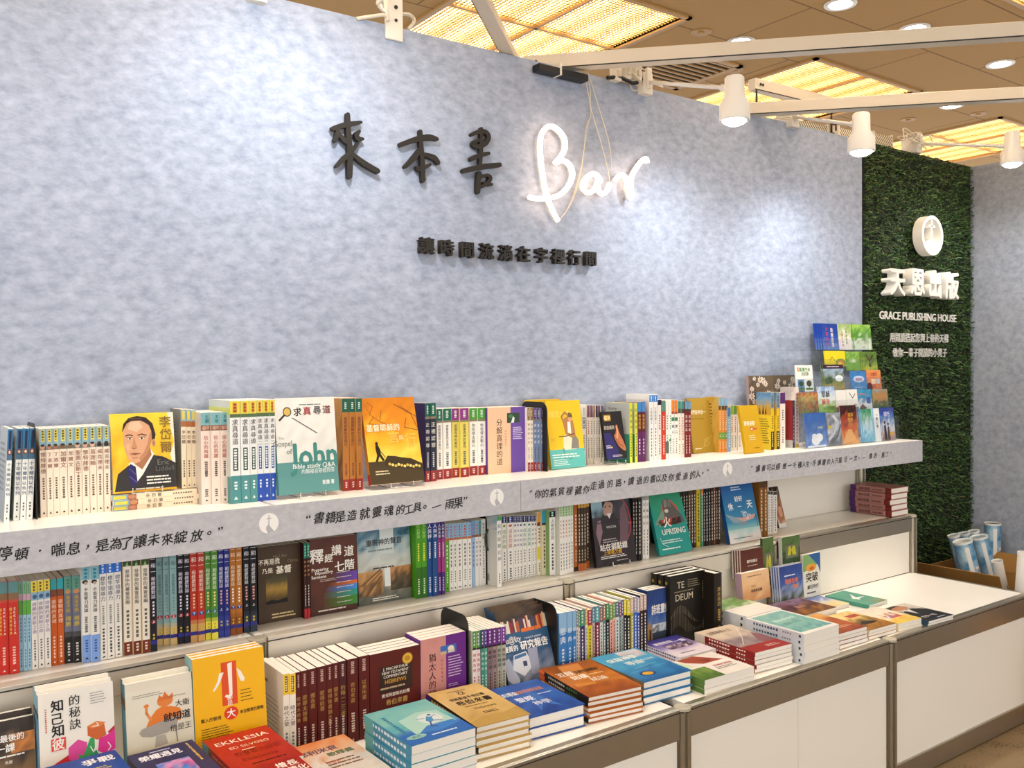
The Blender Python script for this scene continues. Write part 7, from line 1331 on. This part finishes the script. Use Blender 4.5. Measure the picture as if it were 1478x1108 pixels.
# ================================================================== piles lying on the counter
run_art = [('n', 0, .3, 1, 1, ['#4fa0b0', '#6fb4b4', '#86bcb4', '#6fb0b0'], 6, 7, 3, .4), ('r', 0, 0, 1, .32, '#2c66b4'), ('n', 0, .25, 1, .4, ['#2c66b4', '#6fb0b0'], 4, 2, 4, .2), ('p', [(.24, .22), (.26, .62), (.62, .72), (.9, .66), (.94, .3), (.7, .2)], '#a9cfc4'), ('p', [(.3, .22), (.5, .34), (.92, .34), (.94, .24), (.6, .17)], '#3f7fc8'), ('e', .68, .5, .18, .14, '#d3dcd8'), ('p', [(.58, .46), (.66, .56), (.72, .52), (.68, .42), (.6, .4)], '#4a90c0'), ('e', .72, .58, .03, .025, '#2f6f9c'), ('l', [(.6, .52), (.5, .55)], .016, '#5a6aa0'), ('l', [(.7, .52), (.8, .55)], .016, '#5a6aa0'), ('l', [(.62, .42), (.56, .32), (.62, .28)], .022, '#4a4a94'), ('l', [(.68, .42), (.78, .38)], .022, '#4a4a94'), ('d', .14, .8, .3, '#3f86a8', .06, 10, 3), ('e', .2, .16, .15, .05, '#8fc0b8'), ('t', '凱西', .2, .16, .05, '#2a4a5a', .01, .16), ('b', .4, .9, .14, .08, '#cfe0f0', 1)]
flat_pile((531, 1032), (613.5, 1006.5), (683, 1050), (592, 1078.5), Z1+.12, 6, 'teal and blue cover with a running figure, top of its pile', run_art, '#4fa0b0', spine='#3f8fae', spine_art=[('d', .5, .9, .1, '#dfe8ee', .4, 12, 3), ('r', 0, .8, 1, 1, '#5fa8a8')], under_label='{o} book beneath the running figure cover', group='running figure pile')
gold2_art = [('n', 0, 0, 1, 1, ['#b08a44', '#d3b06a', '#cfae6c', '#d9bc80', '#c9a560'], 7, 9, 5, .5), ('p', [(0, 0), (0, .12), (.3, .2), (.6, .16), (1, .24), (1, 0)], '#b9964c'), ('b', .3, .75, .92, .89, '#4a3a1c', 1), ('l', [(.44, .8), (.5, .88), (.56, .8), (.44, .8)], .012, '#3a2a14'), ('l', [(.44, .86), (.5, .78), (.56, .86), (.44, .86)], .012, '#3a2a14'), ('t', '信經聖徒手冊註釋', .5, .7, .075, '#3a2a14', .02, .66), ('t', '希伯來書', .52, .58, .12, '#2f2210', .03, .66), ('t', 'Hebrews', .55, .4, .09, '#6a5020', 0, .4), ('b', .25, .8, .49, .46, '#6a5020', 1), ('b', .4, .7, .3, .24, '#4a3a1c', 2)]
flat_pile((619.3, 1001.8), (689.7, 983.4), (762.5, 1030), (686.4, 1050), Z1+.075, 5, 'gold parchment cover with star and dark title, top of its pile', gold2_art, '#cba862', spine='#1f1714', spine_art=[('d', .5, .95, .05, '#c9a05a', .4, 16, 3), ('r', 0, .9, 1, 1, '#3a2468')], under_label='{o} hardback beneath the gold parchment cover', group='gold parchment pile', hard=True, name='hardcover_book')
blue2_art = [('n', 0, 0, 1, 1, ['#1f3f8a', '#2c58ae', '#3a6ab8', '#28509f'], 7, 8, 6, .5), ('p', [(.3, .1), (.55, .8), (.7, .1), (.5, .3)], '#3f70bc'), ('t', '舊約導論', .2, .72, .13, '#e6ecf4', .02, .34), ('t', '從創造到新創造', .6, .72, .11, '#d98a3c', .02, .5), ('t', '聖經', .34, .5, .15, '#e6ecf4', .02, .3), ('t', '神學', .5, .32, .14, '#dfe6f0', .01, .3), ('b', .62, .95, .58, .54, '#cfd8e8', 1)]
Lb = (703, 999)
flat_pile(Lb, (773.7, 977), (843.7, 1016.7), (762.5, 1035), Z1+.058, 2, 'deep blue cover with white and orange lettering, top of a thick pair', blue2_art, '#274f9f', spine='#15172a', under_label='{o} thick hardback beneath the deep blue cover', group='deep blue pair', hard=True, name='hardcover_book')
brown_art = [('n', 0, 0, 1, 1, ['#8f4412', '#b8651a', '#c97a26', '#a8560f', '#8a4a14'], 7, 8, 7, .5), ('p', [(.08, .3), (.3, .95), (.7, .95), (.44, .3)], '#cf8430'), ('p', [(0, .42), (0, .6), (1, .36), (1, .26)], '#bf7224'), ('t', '五經', .22, .7, .14, '#f2ead8', .02, .3), ('t', '結構', .36, .55, .14, '#f2ead8', .02, .3), ('t', '從創世到應許', .62, .7, .1, '#3a2a12', .03, .46), ('t', '結論', .6, .42, .12, '#f2ead8', .01, .3), ('b', .55, .9, .6, .55, '#e0c48a', 1)]
flat_pile((781.8, 965), (852.8, 950.3), (923.9, 988.3), (848.8, 1007.6), Z1+.066, 5, 'orange-brown cover with white brush lettering, top of its pile', brown_art, '#b3621a', spine='#1c1511', spine_art=[('r', 0, .88, 1, 1, '#d9622c'), ('d', .5, .8, .45, '#cfc6b8', .45, 8, 3), ('d', .5, .42, .2, '#4f8a3a', .45, 5, 3)], under_label='{o} hardback beneath the orange-brown cover', group='orange-brown pile', hard=True, name='hardcover_book', flips=(2, 3))
lb_art = [('n', 0, 0, 1, 1, ['#1f5a96', '#2f7ab4', '#3f96c4', '#52a6c8', '#3f9cc4'], 7, 8, 8, .4), ('n', .5, .72, .95, .98, ['#7fb4cc', '#d9b4b0', '#c9d0d8'], 5, 4, 3, .7), ('t', '保羅神學', .42, .76, .13, '#e6efe6', .02, .6), ('t', '導論', .48, .58, .14, '#dfe8e4', .02, .34), ('t', '新天新地', .78, .6, .07, '#dfeaf2', .01, .26), ('e', .32, .2, .15, .075, '#23407a'), ('e', .32, .2, .1, .05, '#d9a82c'), ('l', [(.3, .4), (.8, .46)], .012, '#8fc0dc'), ('l', [(.1, .3), (.9, .36)], .01, '#7fb4d4')]
flat_pile((857.4, 949.9), (916.3, 933.7), (994, 965.5), (928, 986.7), Z1+.064, 3, 'light blue cover with a gold disc emblem, top of three thick books', lb_art, '#2f7ab0', spine='#7a6f5c', spine_art=[('d', .5, .9, .3, '#d9d0b8', .4, 7, 3)], under_label='{o} thick book beneath the light blue cover', group='light blue pile', hard=True, name='hardcover_book')
wgr_art = [('n', 0, 0, 1, 1, ['#e8e0d4', '#efe9e0', '#ece4da'], 6, 6, 9, .5), ('n', 0, 0, .42, .5, ['#4a6a24', '#5f7f34', '#7f9a4a'], 6, 6, 2, .6), ('p', [(0, .5), (0, 1), (.2, .9), (.3, .6)], '#cfe0b8'), ('p', [(.25, .98), (.6, 1), (.75, .8), (.9, .6), (.5, .6), (.3, .8)], '#a8503a'), ('p', [(.5, .8), (.75, .76), (.62, .62)], '#8a3a2a'), ('t', '恩典的旅程', .72, .42, .09, '#b8403a', .01, .4), ('b', .5, .95, .36, .24, '#8a8078', 2)]
flat_pile((974.7, 953), (1034, 937), (1087, 962), (1004, 983), Z1+0.04, 3, 'white cover with green meadow and red cloud, top of its low pile', wgr_art, '#ece4da', spine='#5a7a3a', under_label='{o} paperback beneath the meadow and red cloud cover', group='meadow cover pile', yaw=-2, rect=(1.235, 1.44, -0.578, -0.748))
pur_art = [('n', 0, 0, 1, 1, ['#dfd6dc', '#e0d4da', '#b9a8c8', '#6a5aa0', '#3f3a8a', '#35307c'], 7, 8, 10, .35), ('n', .2, .4, .9, .62, ['#4a3a4a', '#8a6a8a', '#d9c8cc', '#3a2a3a'], 14, 3, 5, 1.2), ('t', '擁抱敬拜', .36, .76, .13, '#e6e0ee', .03, .5), ('t', '一族', .78, .72, .14, '#f2ecf4', .03, .3), ('b', .2, .7, .2, .12, '#8a7a94', 1)]
flat_pile((933.5, 927), (971, 911), (1034, 935), (983, 951), Z1+0.04, 4, 'violet and white cover with a crowd, top of a thin pile', pur_art, '#b9a8c8', spine='#e0dce6', spine_art=[('d', .5, .9, .1, '#5a4a7a', .5, 14, 3)], under_label='{o} thin booklet beneath the crowd cover', group='crowd cover pile', yaw=-3, rect=(1.328, 1.482, -0.39, -0.568))
red_art = [('n', 0, .2, 1, 1, ['#a8958c', '#7a6a74', '#c9b6a4', '#d9c8b0', '#dccab4'], 7, 8, 11, .5), ('r', 0, 0, 1, .24, '#9c231c'), ('p', [(.62, .3), (.9, .6), (1, .5), (1, .24), (.66, .24)], '#8a5a60'), ('l', [(.2, .3), (.5, .5), (.9, .84)], .012, '#efe6dc'), ('t', '追隨基督人生', .42, .84, .1, '#6a4a3a', .02, .62), ('b', .5, .9, .16, .08, '#e6c0b8', 2)]
flat_pile((996.3, 912), (1053.7, 901), (1143.5, 929), (1088, 943), Z1+0.062, 5, 'stone and crimson cover with a pale path, top of its pile', red_art, '#b8a48f', spine='#8a1c1a', spine_art=[('r', 0, .82, 1, 1, '#e0d2bc'), ('d', .5, .76, .4, '#f0dcd4', .45, 8, 3), ('d', .5, .3, .14, '#f0dcd4', .4, 4, 3)], under_label='{o} crimson-spined book beneath the pale path cover', group='pale path pile', yaw=-3, rect=(1.49, 1.654, -0.468, -0.722))
tealc_art = [('r', 0, 0, 1, 1, '#ece8e0'), ('n', .06, .08, .94, .94, ['#5f9c98', '#8fc0b4', '#6faaa4', '#9cc4b4', '#7fb4b0'], 12, 12, 12, 1.0), ('t', '最後與復活', .5, .62, .1, '#cfe4d8', .02, .6), ('b', .2, .8, .5, .42, '#3f6f6c', 2, .3)]
flat_pile((1077.5, 891.5), (1125, 878.5), (1208.4, 900), (1160.8, 916.4), Z1+0.094, 5, 'white bordered sea green cover, top of the tallest pile', tealc_art, '#ece8e0', spine='#d3d6dc', spine_art=[('d', .5, .86, .42, '#4a5a6a', .45, 9, 3), ('d', .5, .36, .2, '#8a8a94', .35, 4, 3), ('p', [(.3, .05), (.7, .05), (.7, .09), (.5, .075), (.3, .09)], '#1c1c20')], under_label='{o} white-spined book beneath the sea green cover', group='sea green pile', jitter=.002, yaw=0, rect=(1.666, 1.846, -0.529, -0.757))
wg_art = [('r', 0, 0, 1, 1, '#ece8de'), ('n', .0, .5, 1, 1, ['#c9d8b4', '#7fa05a', '#5f8a44', '#a8c08a'], 8, 6, 13, .8)]
flat_pile((1003, 866), (1050, 854), (1125, 877), (1078, 890), Z1+0.085, 4, 'white cover with green foliage, half hidden behind the tallest pile', wg_art, '#ece8de', spine='#dfe0e2', spine_art=[('d', .5, .8, .5, '#6a7a8a', .4, 4, 3), ('p', [(.3, .1), (.7, .1), (.7, .15), (.5, .13), (.3, .15)], '#1c1c20')], under_label='{o} white-spined book beneath the green foliage cover', group='foliage pile', yaw=0, rect=(1.708, 1.885, -0.302, -0.505))
dusk_art = photo(['#6a3a1c', '#a8702a', '#4a2420', '#5a3030', '#7a5a6a', '#8a7a94'], 41, [('t', '靈程', .45, .5, .16, '#c9a08a', .01, .4)], 9, 9, .7)
flat_pile((1104, 868), (1142.6, 857.4), (1212.6, 875.7), (1153.8, 886), Z1+0.05, 2, 'dusky brown and plum landscape cover lying before the small rack', dusk_art, '#6a3a24', under_label='copy beneath the dusky plum landscape cover', group='dusky plum pair', yaw=-1, rect=(1.985, 2.165, -0.366, -0.532))
or_art = photo(['#8a3a1c', '#a8502a', '#b8602c', '#a04a24', '#d99a4a', '#e8b060'], 42, [('b', .4, .9, .3, .2, '#e0b48a', 2)])
flat_pile((1140, 886), (1179, 877), (1254, 903), (1211.6, 915), Z1+0.05, 4, 'rust orange landscape cover at the counter edge, top of four', or_art, '#9c4a26', spine='#d9cdb8', under_label='{o} paperback beneath the rust orange cover', group='rust orange pile', yaw=-2, rect=(1.885, 2.035, -0.54, -0.735))
de_art = photo(['#8a5a1c', '#b9802a', '#3a2a1c', '#e0b45a', '#f0d89a', '#e8c070'], 43, [('p', [(.2, .3), (.5, .42), (.9, .3), (.6, .24)], '#2a1f18'), ('r', .5, .66, .9, .8, '#b04a3a')])
flat_pile((1192, 883), (1226, 872.6), (1288.8, 898), (1253, 910), Z1+0.032, 3, 'yellow desert cover with a dark dune, beside the rust orange pile', de_art, '#c9943c', spine='#e6d8b8', under_label='{o} paperback beneath the yellow desert cover', group='desert pile', yaw=-2, rect=(2.052, 2.204, -0.545, -0.738))
fa_art = photo(['#efe0a8', '#e8d088', '#cfd0d0', '#7f8fc0', '#6f84bc'], 44)
flat_pile((1165, 866), (1186, 856.5), (1232, 868), (1200, 880), Z1+0.016, 2, 'pale yellow and blue cover between the dusky and bird covers', fa_art, '#e0d0a0', under_label='copy beneath the pale yellow and blue cover', group='pale yellow pair', yaw=-2, rect=(2.19, 2.33, -0.31, -0.45))
tbird_art = [('n', 0, 0, 1, 1, ['#5fa48c', '#4f9a84', '#3f8f7c', '#4a9a80'], 6, 6, 45, .5), ('n', .5, .0, 1, .25, ['#8a8a5a', '#6a9a7a'], 5, 3, 2, .5), ('p', [(.3, .5), (.5, .6), (.75, .75), (.55, .52), (.85, .45), (.5, .42), (.4, .35)], '#eef2ee')]
flat_pile((1189, 859.5), (1217.7, 852.3), (1282.7, 865.5), (1254, 872.6), Z1+.015, 2, 'teal cover with a white bird, lying nearest the bare counter back', tbird_art, '#4f9a84', under_label='copy beneath the teal white bird cover', group='white bird pair', ymax=-.285)
fan_art = photo(['#f0d060', '#e8b840', '#f2e6d0', '#efe2cc', '#e8dcc8'], 46, [('n', .25, .3, .8, .6, ['#c9603a', '#8a6ab0', '#e0a04a', '#f0e0d0'], 7, 4, 3, 1.2)])
flat_pile((1245, 887), (1276, 870), (1325, 891), (1290, 901), Z1+0.028, 3, 'cream cover with bright drawn figures, second from the pile end', fan_art, '#f0dfb0', spine='#e6d8b8', under_label='{o} paperback beneath the drawn figures cover', group='drawn figures pile', yaw=-3, rect=(2.216, 2.348, -0.565, -0.748))
suit_art = [('n', 0, 0, 1, 1, ['#2a2e3a', '#23252e', '#4a4540', '#d9cfc0', '#d9d0c4'], 6, 8, 47, .35), ('e', .4, .82, .3, .12, '#b9805a'), ('p', [(.12, .8), (.14, .95), (.5, .98), (.66, .9), (.4, .9), (.2, .86)], '#2f2218'), ('p', [(.05, .1), (.2, .6), (.5, .7), (.85, .62), (1, .3), (1, .1)], '#23252d'), ('p', [(.34, .66), (.42, .4), (.56, .68)], '#e6e2da'), ('t', '在乎一切', .45, .22, .1, '#e8e4da', .02, .6), ('b', .5, .9, .1, .05, '#c9ccd6', 1)]
flat_pile((1275, 876.5), (1305, 867), (1371, 886), (1334.4, 900), Z1+0.018, 2, 'cover with a dark-suited man, last pile before the bare counter', suit_art, '#2a2c36', spine='#2a4a60', under_label='copy beneath the dark-suited man cover', group='dark-suited man pair', yaw=-3, rect=(2.36, 2.512, -0.58, -0.775))
ekk_art = [('n', 0, 0, 1, 1, ['#a82016', '#b8281c', '#b02218'], 6, 7, 48, .6), ('t', 'EKKLESIA', .5, .8, .14, '#f0e2d2', .01, .84), ('t', 'ED SILVOSO', .52, .62, .09, '#e8d0bc', .0, .6), ('t', '教會最大秘密', .55, .43, .13, '#8a1812', .02, .7), ('t', 'Ekklesia', .5, .27, .12, '#8a1812', .02, .7), ('b', .3, .95, .15, .1, '#3a1410', 1), ('b', .35, .6, .53, .49, '#e8d0bc', 1)]
flat_pile((292.8, 1069.5), (383.7, 1045.9), (438.7, 1089), (341, 1117), Z1+.105, 4, 'red cover with cream capital lettering, top of its pile', ekk_art, '#b02218', spine='#b02a20', spine_art=[('r', 0, .82, 1, 1, '#5f98ae'), ('r', 0, .76, 1, .82, '#5a6a3a'), ('v', 'EKKLESIA', .6, .7, .3, '#f0e2d2', .01, .5)], under_label='{o} red book beneath the cream-lettered red cover', group='red lettered pile')
red2_art = [('n', 0, 0, 1, 1, ['#8a1812', '#a82016', '#a01c14'], 6, 7, 49, .6), ('t', '增長', .7, .82, .2, '#f2e6da', .03, .4), ('t', '轉化', .8, .6, .2, '#f2e6da', .03, .36)]
flat_pile((352, 1112), (428, 1089), (470, 1124), (392, 1150), Z1+.12, 4, 'deep red cover with white brush strokes at the frame bottom', red2_art, '#a01c14', under_label='{o} book beneath the deep red brush stroke cover', group='deep red pile', yaw=0)
navy_art = [('n', 0, 0, 1, 1, ['#2a2f5c', '#23284f', '#2f2c5a', '#2a264f'], 7, 7, 50, .6), ('t', '榮耀遇見', .42, .8, .15, '#e8e8ee', .04, .64), ('b', .3, .7, .95, .9, '#c9cce0', 1), ('d', .88, .95, .4, '#d9b05a', .04, 12, 3), ('n', .25, .2, .75, .58, ['#2f6fc0', '#3f8fd0', '#c93a8a', '#e0a0c0', '#3f80d0'], 7, 6, 4, .9)]
flat_pile((180, 1091), (277.7, 1067.6), (324, 1112), (226, 1138), Z1+.105, 5, 'navy cover with a pink and blue burst, beside the red lettered pile', navy_art, '#2a2a56', under_label='{o} book beneath the navy burst cover', group='navy burst pile', yaw=2)
roy_art = [('n', 0, 0, 1, 1, ['#163f8f', '#1a4a9c', '#173f8a'], 6, 6, 51, .6), ('t', '爭戰', .72, .82, .17, '#f0ecea', .03, .5), ('b', .3, .9, .66, .55, '#c9b45a', 2)]
flat_pile((55, 1108), (172.8, 1082), (200, 1130), (80, 1160), Z1+.105, 5, 'royal blue cover with white title strokes at the frame corner', roy_art, '#1a4a9c', under_label='{o} book beneath the royal blue title cover', group='royal blue pile', yaw=3)
ora_art = [('n', 0, 0, 1, 1, ['#e8dccc', '#dcd2c8', '#d9d2cc', '#e0b088', '#d97a3c'], 8, 9, 52, .4), ('t', '耶利米哀', .42, .76, .12, '#6a5a68', .05, .6), ('t', '歌釋義', .68, .62, .1, '#6a7a5a', .05, .4), ('b', .35, .9, .5, .3, '#8a6a4a', 3), ('t', '研經', .45, .45, .07, '#c96a3a', .01, .2), ('l', [(.36, .1), (.36, .55)], .006, '#8a7a6a')]
flat_pile((427, 1079.6), (522, 1052), (592, 1100), (495, 1132), Z1+0.05, 2, 'white and orange watercolour cover before the commentary row', ora_art, '#dccfc0', under_label='copy beneath the orange watercolour cover', group='watercolour pair', yaw=1, rect=(0.092, 0.252, -0.492, -0.722))

fixed = []
for o in list(COL.objects):
    if o.get('category') in ('book',) and o not in [q for p_ in PILES for q in p_[0]]:
        me = [q for q in o.children if q.name.startswith('cover')][0].data
        xs3 = np.array([v.co for v in me.vertices]); lo, hi = xs3.min(0), xs3.max(0); A = np.array(o.matrix_basis)
        if A[2, 3] > Z1+.03 or A[1, 3] > -.27: continue
        ctr = (A @ np.array([*(lo+hi)/2, 1]))[:3]; n1 = A[:2, 0]; n2 = A[:2, 1]/max(1e-6, np.linalg.norm(A[:2, 1]))
        fixed.append((ctr[:2], [n1, n2], ((hi[0]-lo[0])/2, (hi[1]-lo[1])/2+abs(A[2, 1])*(hi[2]-lo[2])*.0), (Z1, Z1+(hi[2]-lo[2]))))
ex = [np.array([1., 0]), np.array([0, 1.])]
fixed.append((np.array([1.6, YT+.2]), ex, (3.0, .215), (Z1, Z1+.4)))                       # the riser front
rk = [o for o in COL.objects if o.get('group') == 'clear two-step racks'][0]
fixed.append((np.array([rk.location.x+.15, ya+.03]), ex, (.16, .034), (Z1, Z1+.2)))
bpy.context.view_layer.update()
settle(fixed, YT)

# ================================================================== cartons and tubes beyond the counter
M_CARD = mat('brown_cardboard', '#b98a4a', rough=.85, var=.08, vscale=14)
M_CARD2 = mat('brown_cardboard_inside', '#a3763a', rough=.9, var=.08, vscale=14)
def carton(x0, x1, y0, y1, h, label, flaps):
    t = thing('cardboard_box', label, 'box', Matrix.Translation((x0, y0, 0)), 'open cardboard boxes')
    W, D = x1-x0, y1-y0; e = .004
    b = MB(); b.box(0, W, 0, D, 0, e); b.box(0, W, 0, e, 0, h); b.box(0, W, D-e, D, 0, h); b.box(0, e, 0, D, 0, h); b.box(W-e, W, 0, D, 0, h); obj('box_body', b, M_CARD, t)
    for (sd, a, L) in flaps:
        a = math.radians(a)
        if sd == 'left': Mx = Matrix.Translation((0, 0, h)) @ Matrix.Rotation(a, 4, 'Y'); q = (-e, 0, 0, D)
        if sd == 'right': Mx = Matrix.Translation((W, 0, h)) @ Matrix.Rotation(a, 4, 'Y'); q = (-e, 0, 0, D)
        b = MB()
        if sd in ('left', 'right'): b.box(-e, 0, .002, D-.002, 0, L, M=Mx)
        else:
            Mx = Matrix.Translation((0, 0 if sd == 'front' else D, h)) @ Matrix.Rotation(a, 4, 'X'); b.box(.002, W-.002, 0, e, 0, L, M=Mx)
        obj('flap', b, M_CARD2, t)
    return t
carton(3.44, 3.985, -.52, -.10, .38, 'open brown cardboard box holding the blue wrapped tubes against the turf', [('left', -24, .12), ('back', 6, .07), ('front', 44, .13), ('right', 32, .1)])
carton(3.155, 3.62, -1.06, -.63, .37, 'brown cardboard box at the frame edge right beyond the counter corner', [('back', 24, .05), ('right', 35, .09)])
def tube_mat():
    m = bpy.data.materials.new('poster_tube_wrap'); m.use_nodes = True
    nt = m.node_tree; b = nt.nodes['Principled BSDF']; tc = nt.nodes.new('ShaderNodeTexCoord'); n = nt.nodes.new('ShaderNodeTexNoise'); n.inputs['Scale'].default_value = 14; n.inputs['Detail'].default_value = 3
    r = nt.nodes.new('ShaderNodeValToRGB'); e = r.color_ramp.elements; e[0].position = .35; e[0].color = (*hexc('#2f7fae'), 1); e[1].position = .7; e[1].color = (*hexc('#bfdde6'), 1)
    nt.links.new(tc.outputs['Object'], n.inputs['Vector']); nt.links.new(n.outputs['Fac'], r.inputs[0]); nt.links.new(r.outputs[0], b.inputs['Base Color']); b.inputs['Roughness'].default_value = .4
    return m
M_TUBE = tube_mat(); M_TWH = mat('white_tube_card', '#e9e6de', rough=.6)
def poster_tube(top, foot, r, label, wrap=M_TUBE):
    top, foot = Vector(top), Vector(foot); d = top-foot; L = d.length
    z = d.normalized(); x = Vector((1, 0, 0)); x = (x-z*x.dot(z)).normalized(); y = z.cross(x)
    M = Matrix(((x.x, y.x, z.x, foot.x), (x.y, y.y, z.y, foot.y), (x.z, y.z, z.z, foot.z), (0, 0, 0, 1)))
    t = thing('poster_tube', label, 'tube', M, 'wrapped poster tubes')
    b = MB(); b.lathe([(r*.2, .004), (r, .004), (r, L-.006)], 24); o = obj('wrapped_tube', b, wrap, t); smooth_by_angle(o)
    b = MB(); b.lathe([(r*1.03, L-.01), (r*1.03, L), (r*.92, L), (r*.9, L-.006)], 24); o = obj('end_cap', b, M_TWH, t); smooth_by_angle(o)
    b = MB()
    def patch(a0, a1, z0, z1, mi, lift=.0008):
        v = []; n = 6
        for k in range(n+1):
            a = a0+(a1-a0)*k/n; v += [((r+lift)*math.cos(a), (r+lift)*math.sin(a), z0), ((r+lift)*math.cos(a), (r+lift)*math.sin(a), z1)]
        b.add(v, [(2*k, 2*k+2, 2*k+3, 2*k+1) for k in range(n)], None, mi)
    patch(-2.0, -1.2, L*.12, L*.5, 0); patch(-2.6, -2.15, .02, L*.96, 0); patch(-1.9, -1.45, L*.62, L*.8, 0)
    for k in range(6): patch(-1.85+.06*k, -1.82+.06*k, L*.64, L*.78, 1, .0014)
    for k in range(5): patch(-1.9, -1.9+.5*(.6+.08*k), L*(.16+.06*k), L*(.18+.06*k), 1, .0014)
    obj('paper_label', b, [M_TWH, mat('label_ink', '#5a4a4a', rough=.7)], t)
    return t
K8b = (1280, 650, 5.036)
def q3(u, v, y): return at_y(*px(K8b, u, v), y)
def tb_(tu, tv, y, fu, fv, fy, r, label, ext=1.35, **k):
    a = np.array(q3(tu, tv, y)); f = np.array(q3(fu, fv, fy)); poster_tube(a, a+(f-a)*ext, r, label, **k)
def lean(u, v, y, r, d, label, zf=.012, wrap=M_TUBE):
    a = np.array(q3(u, v, y)); d = np.array(d, float); L = (a[2]-zf)/d[2]; poster_tube(a, a-d*L, r, label, wrap=wrap)
dl = (-.2, .15, .97)
lean(484, 612, -.175, .028, dl, 'wrapped tube nearest the turf, first in the back row')
lean(556, 598, -.17, .028, dl, 'wrapped tube in the middle of the back row')
lean(628, 582, -.165, .028, dl, 'wrapped tube last in the back row, only its head showing')
lean(548, 655, -.30, .042, dl, 'widest wrapped tube in front, with two white labels')
lean(668, 622, -.29, .039, dl, 'wrapped tube slanting beside the widest one')
lean(768, 525, -.165, .040, (0, 0, 1), 'wrapped tube standing upright against the side wall', zf=.002)
lean(800, 800, -.415, .024, (-.28, .06, .95), 'white poster tube leaning at the box rim', wrap=M_TWH)
lean(1010, 740, -.70, .030, (.02, -.06, 1), 'white printed tube leaning the other way at the frame edge', wrap=M_TWH)
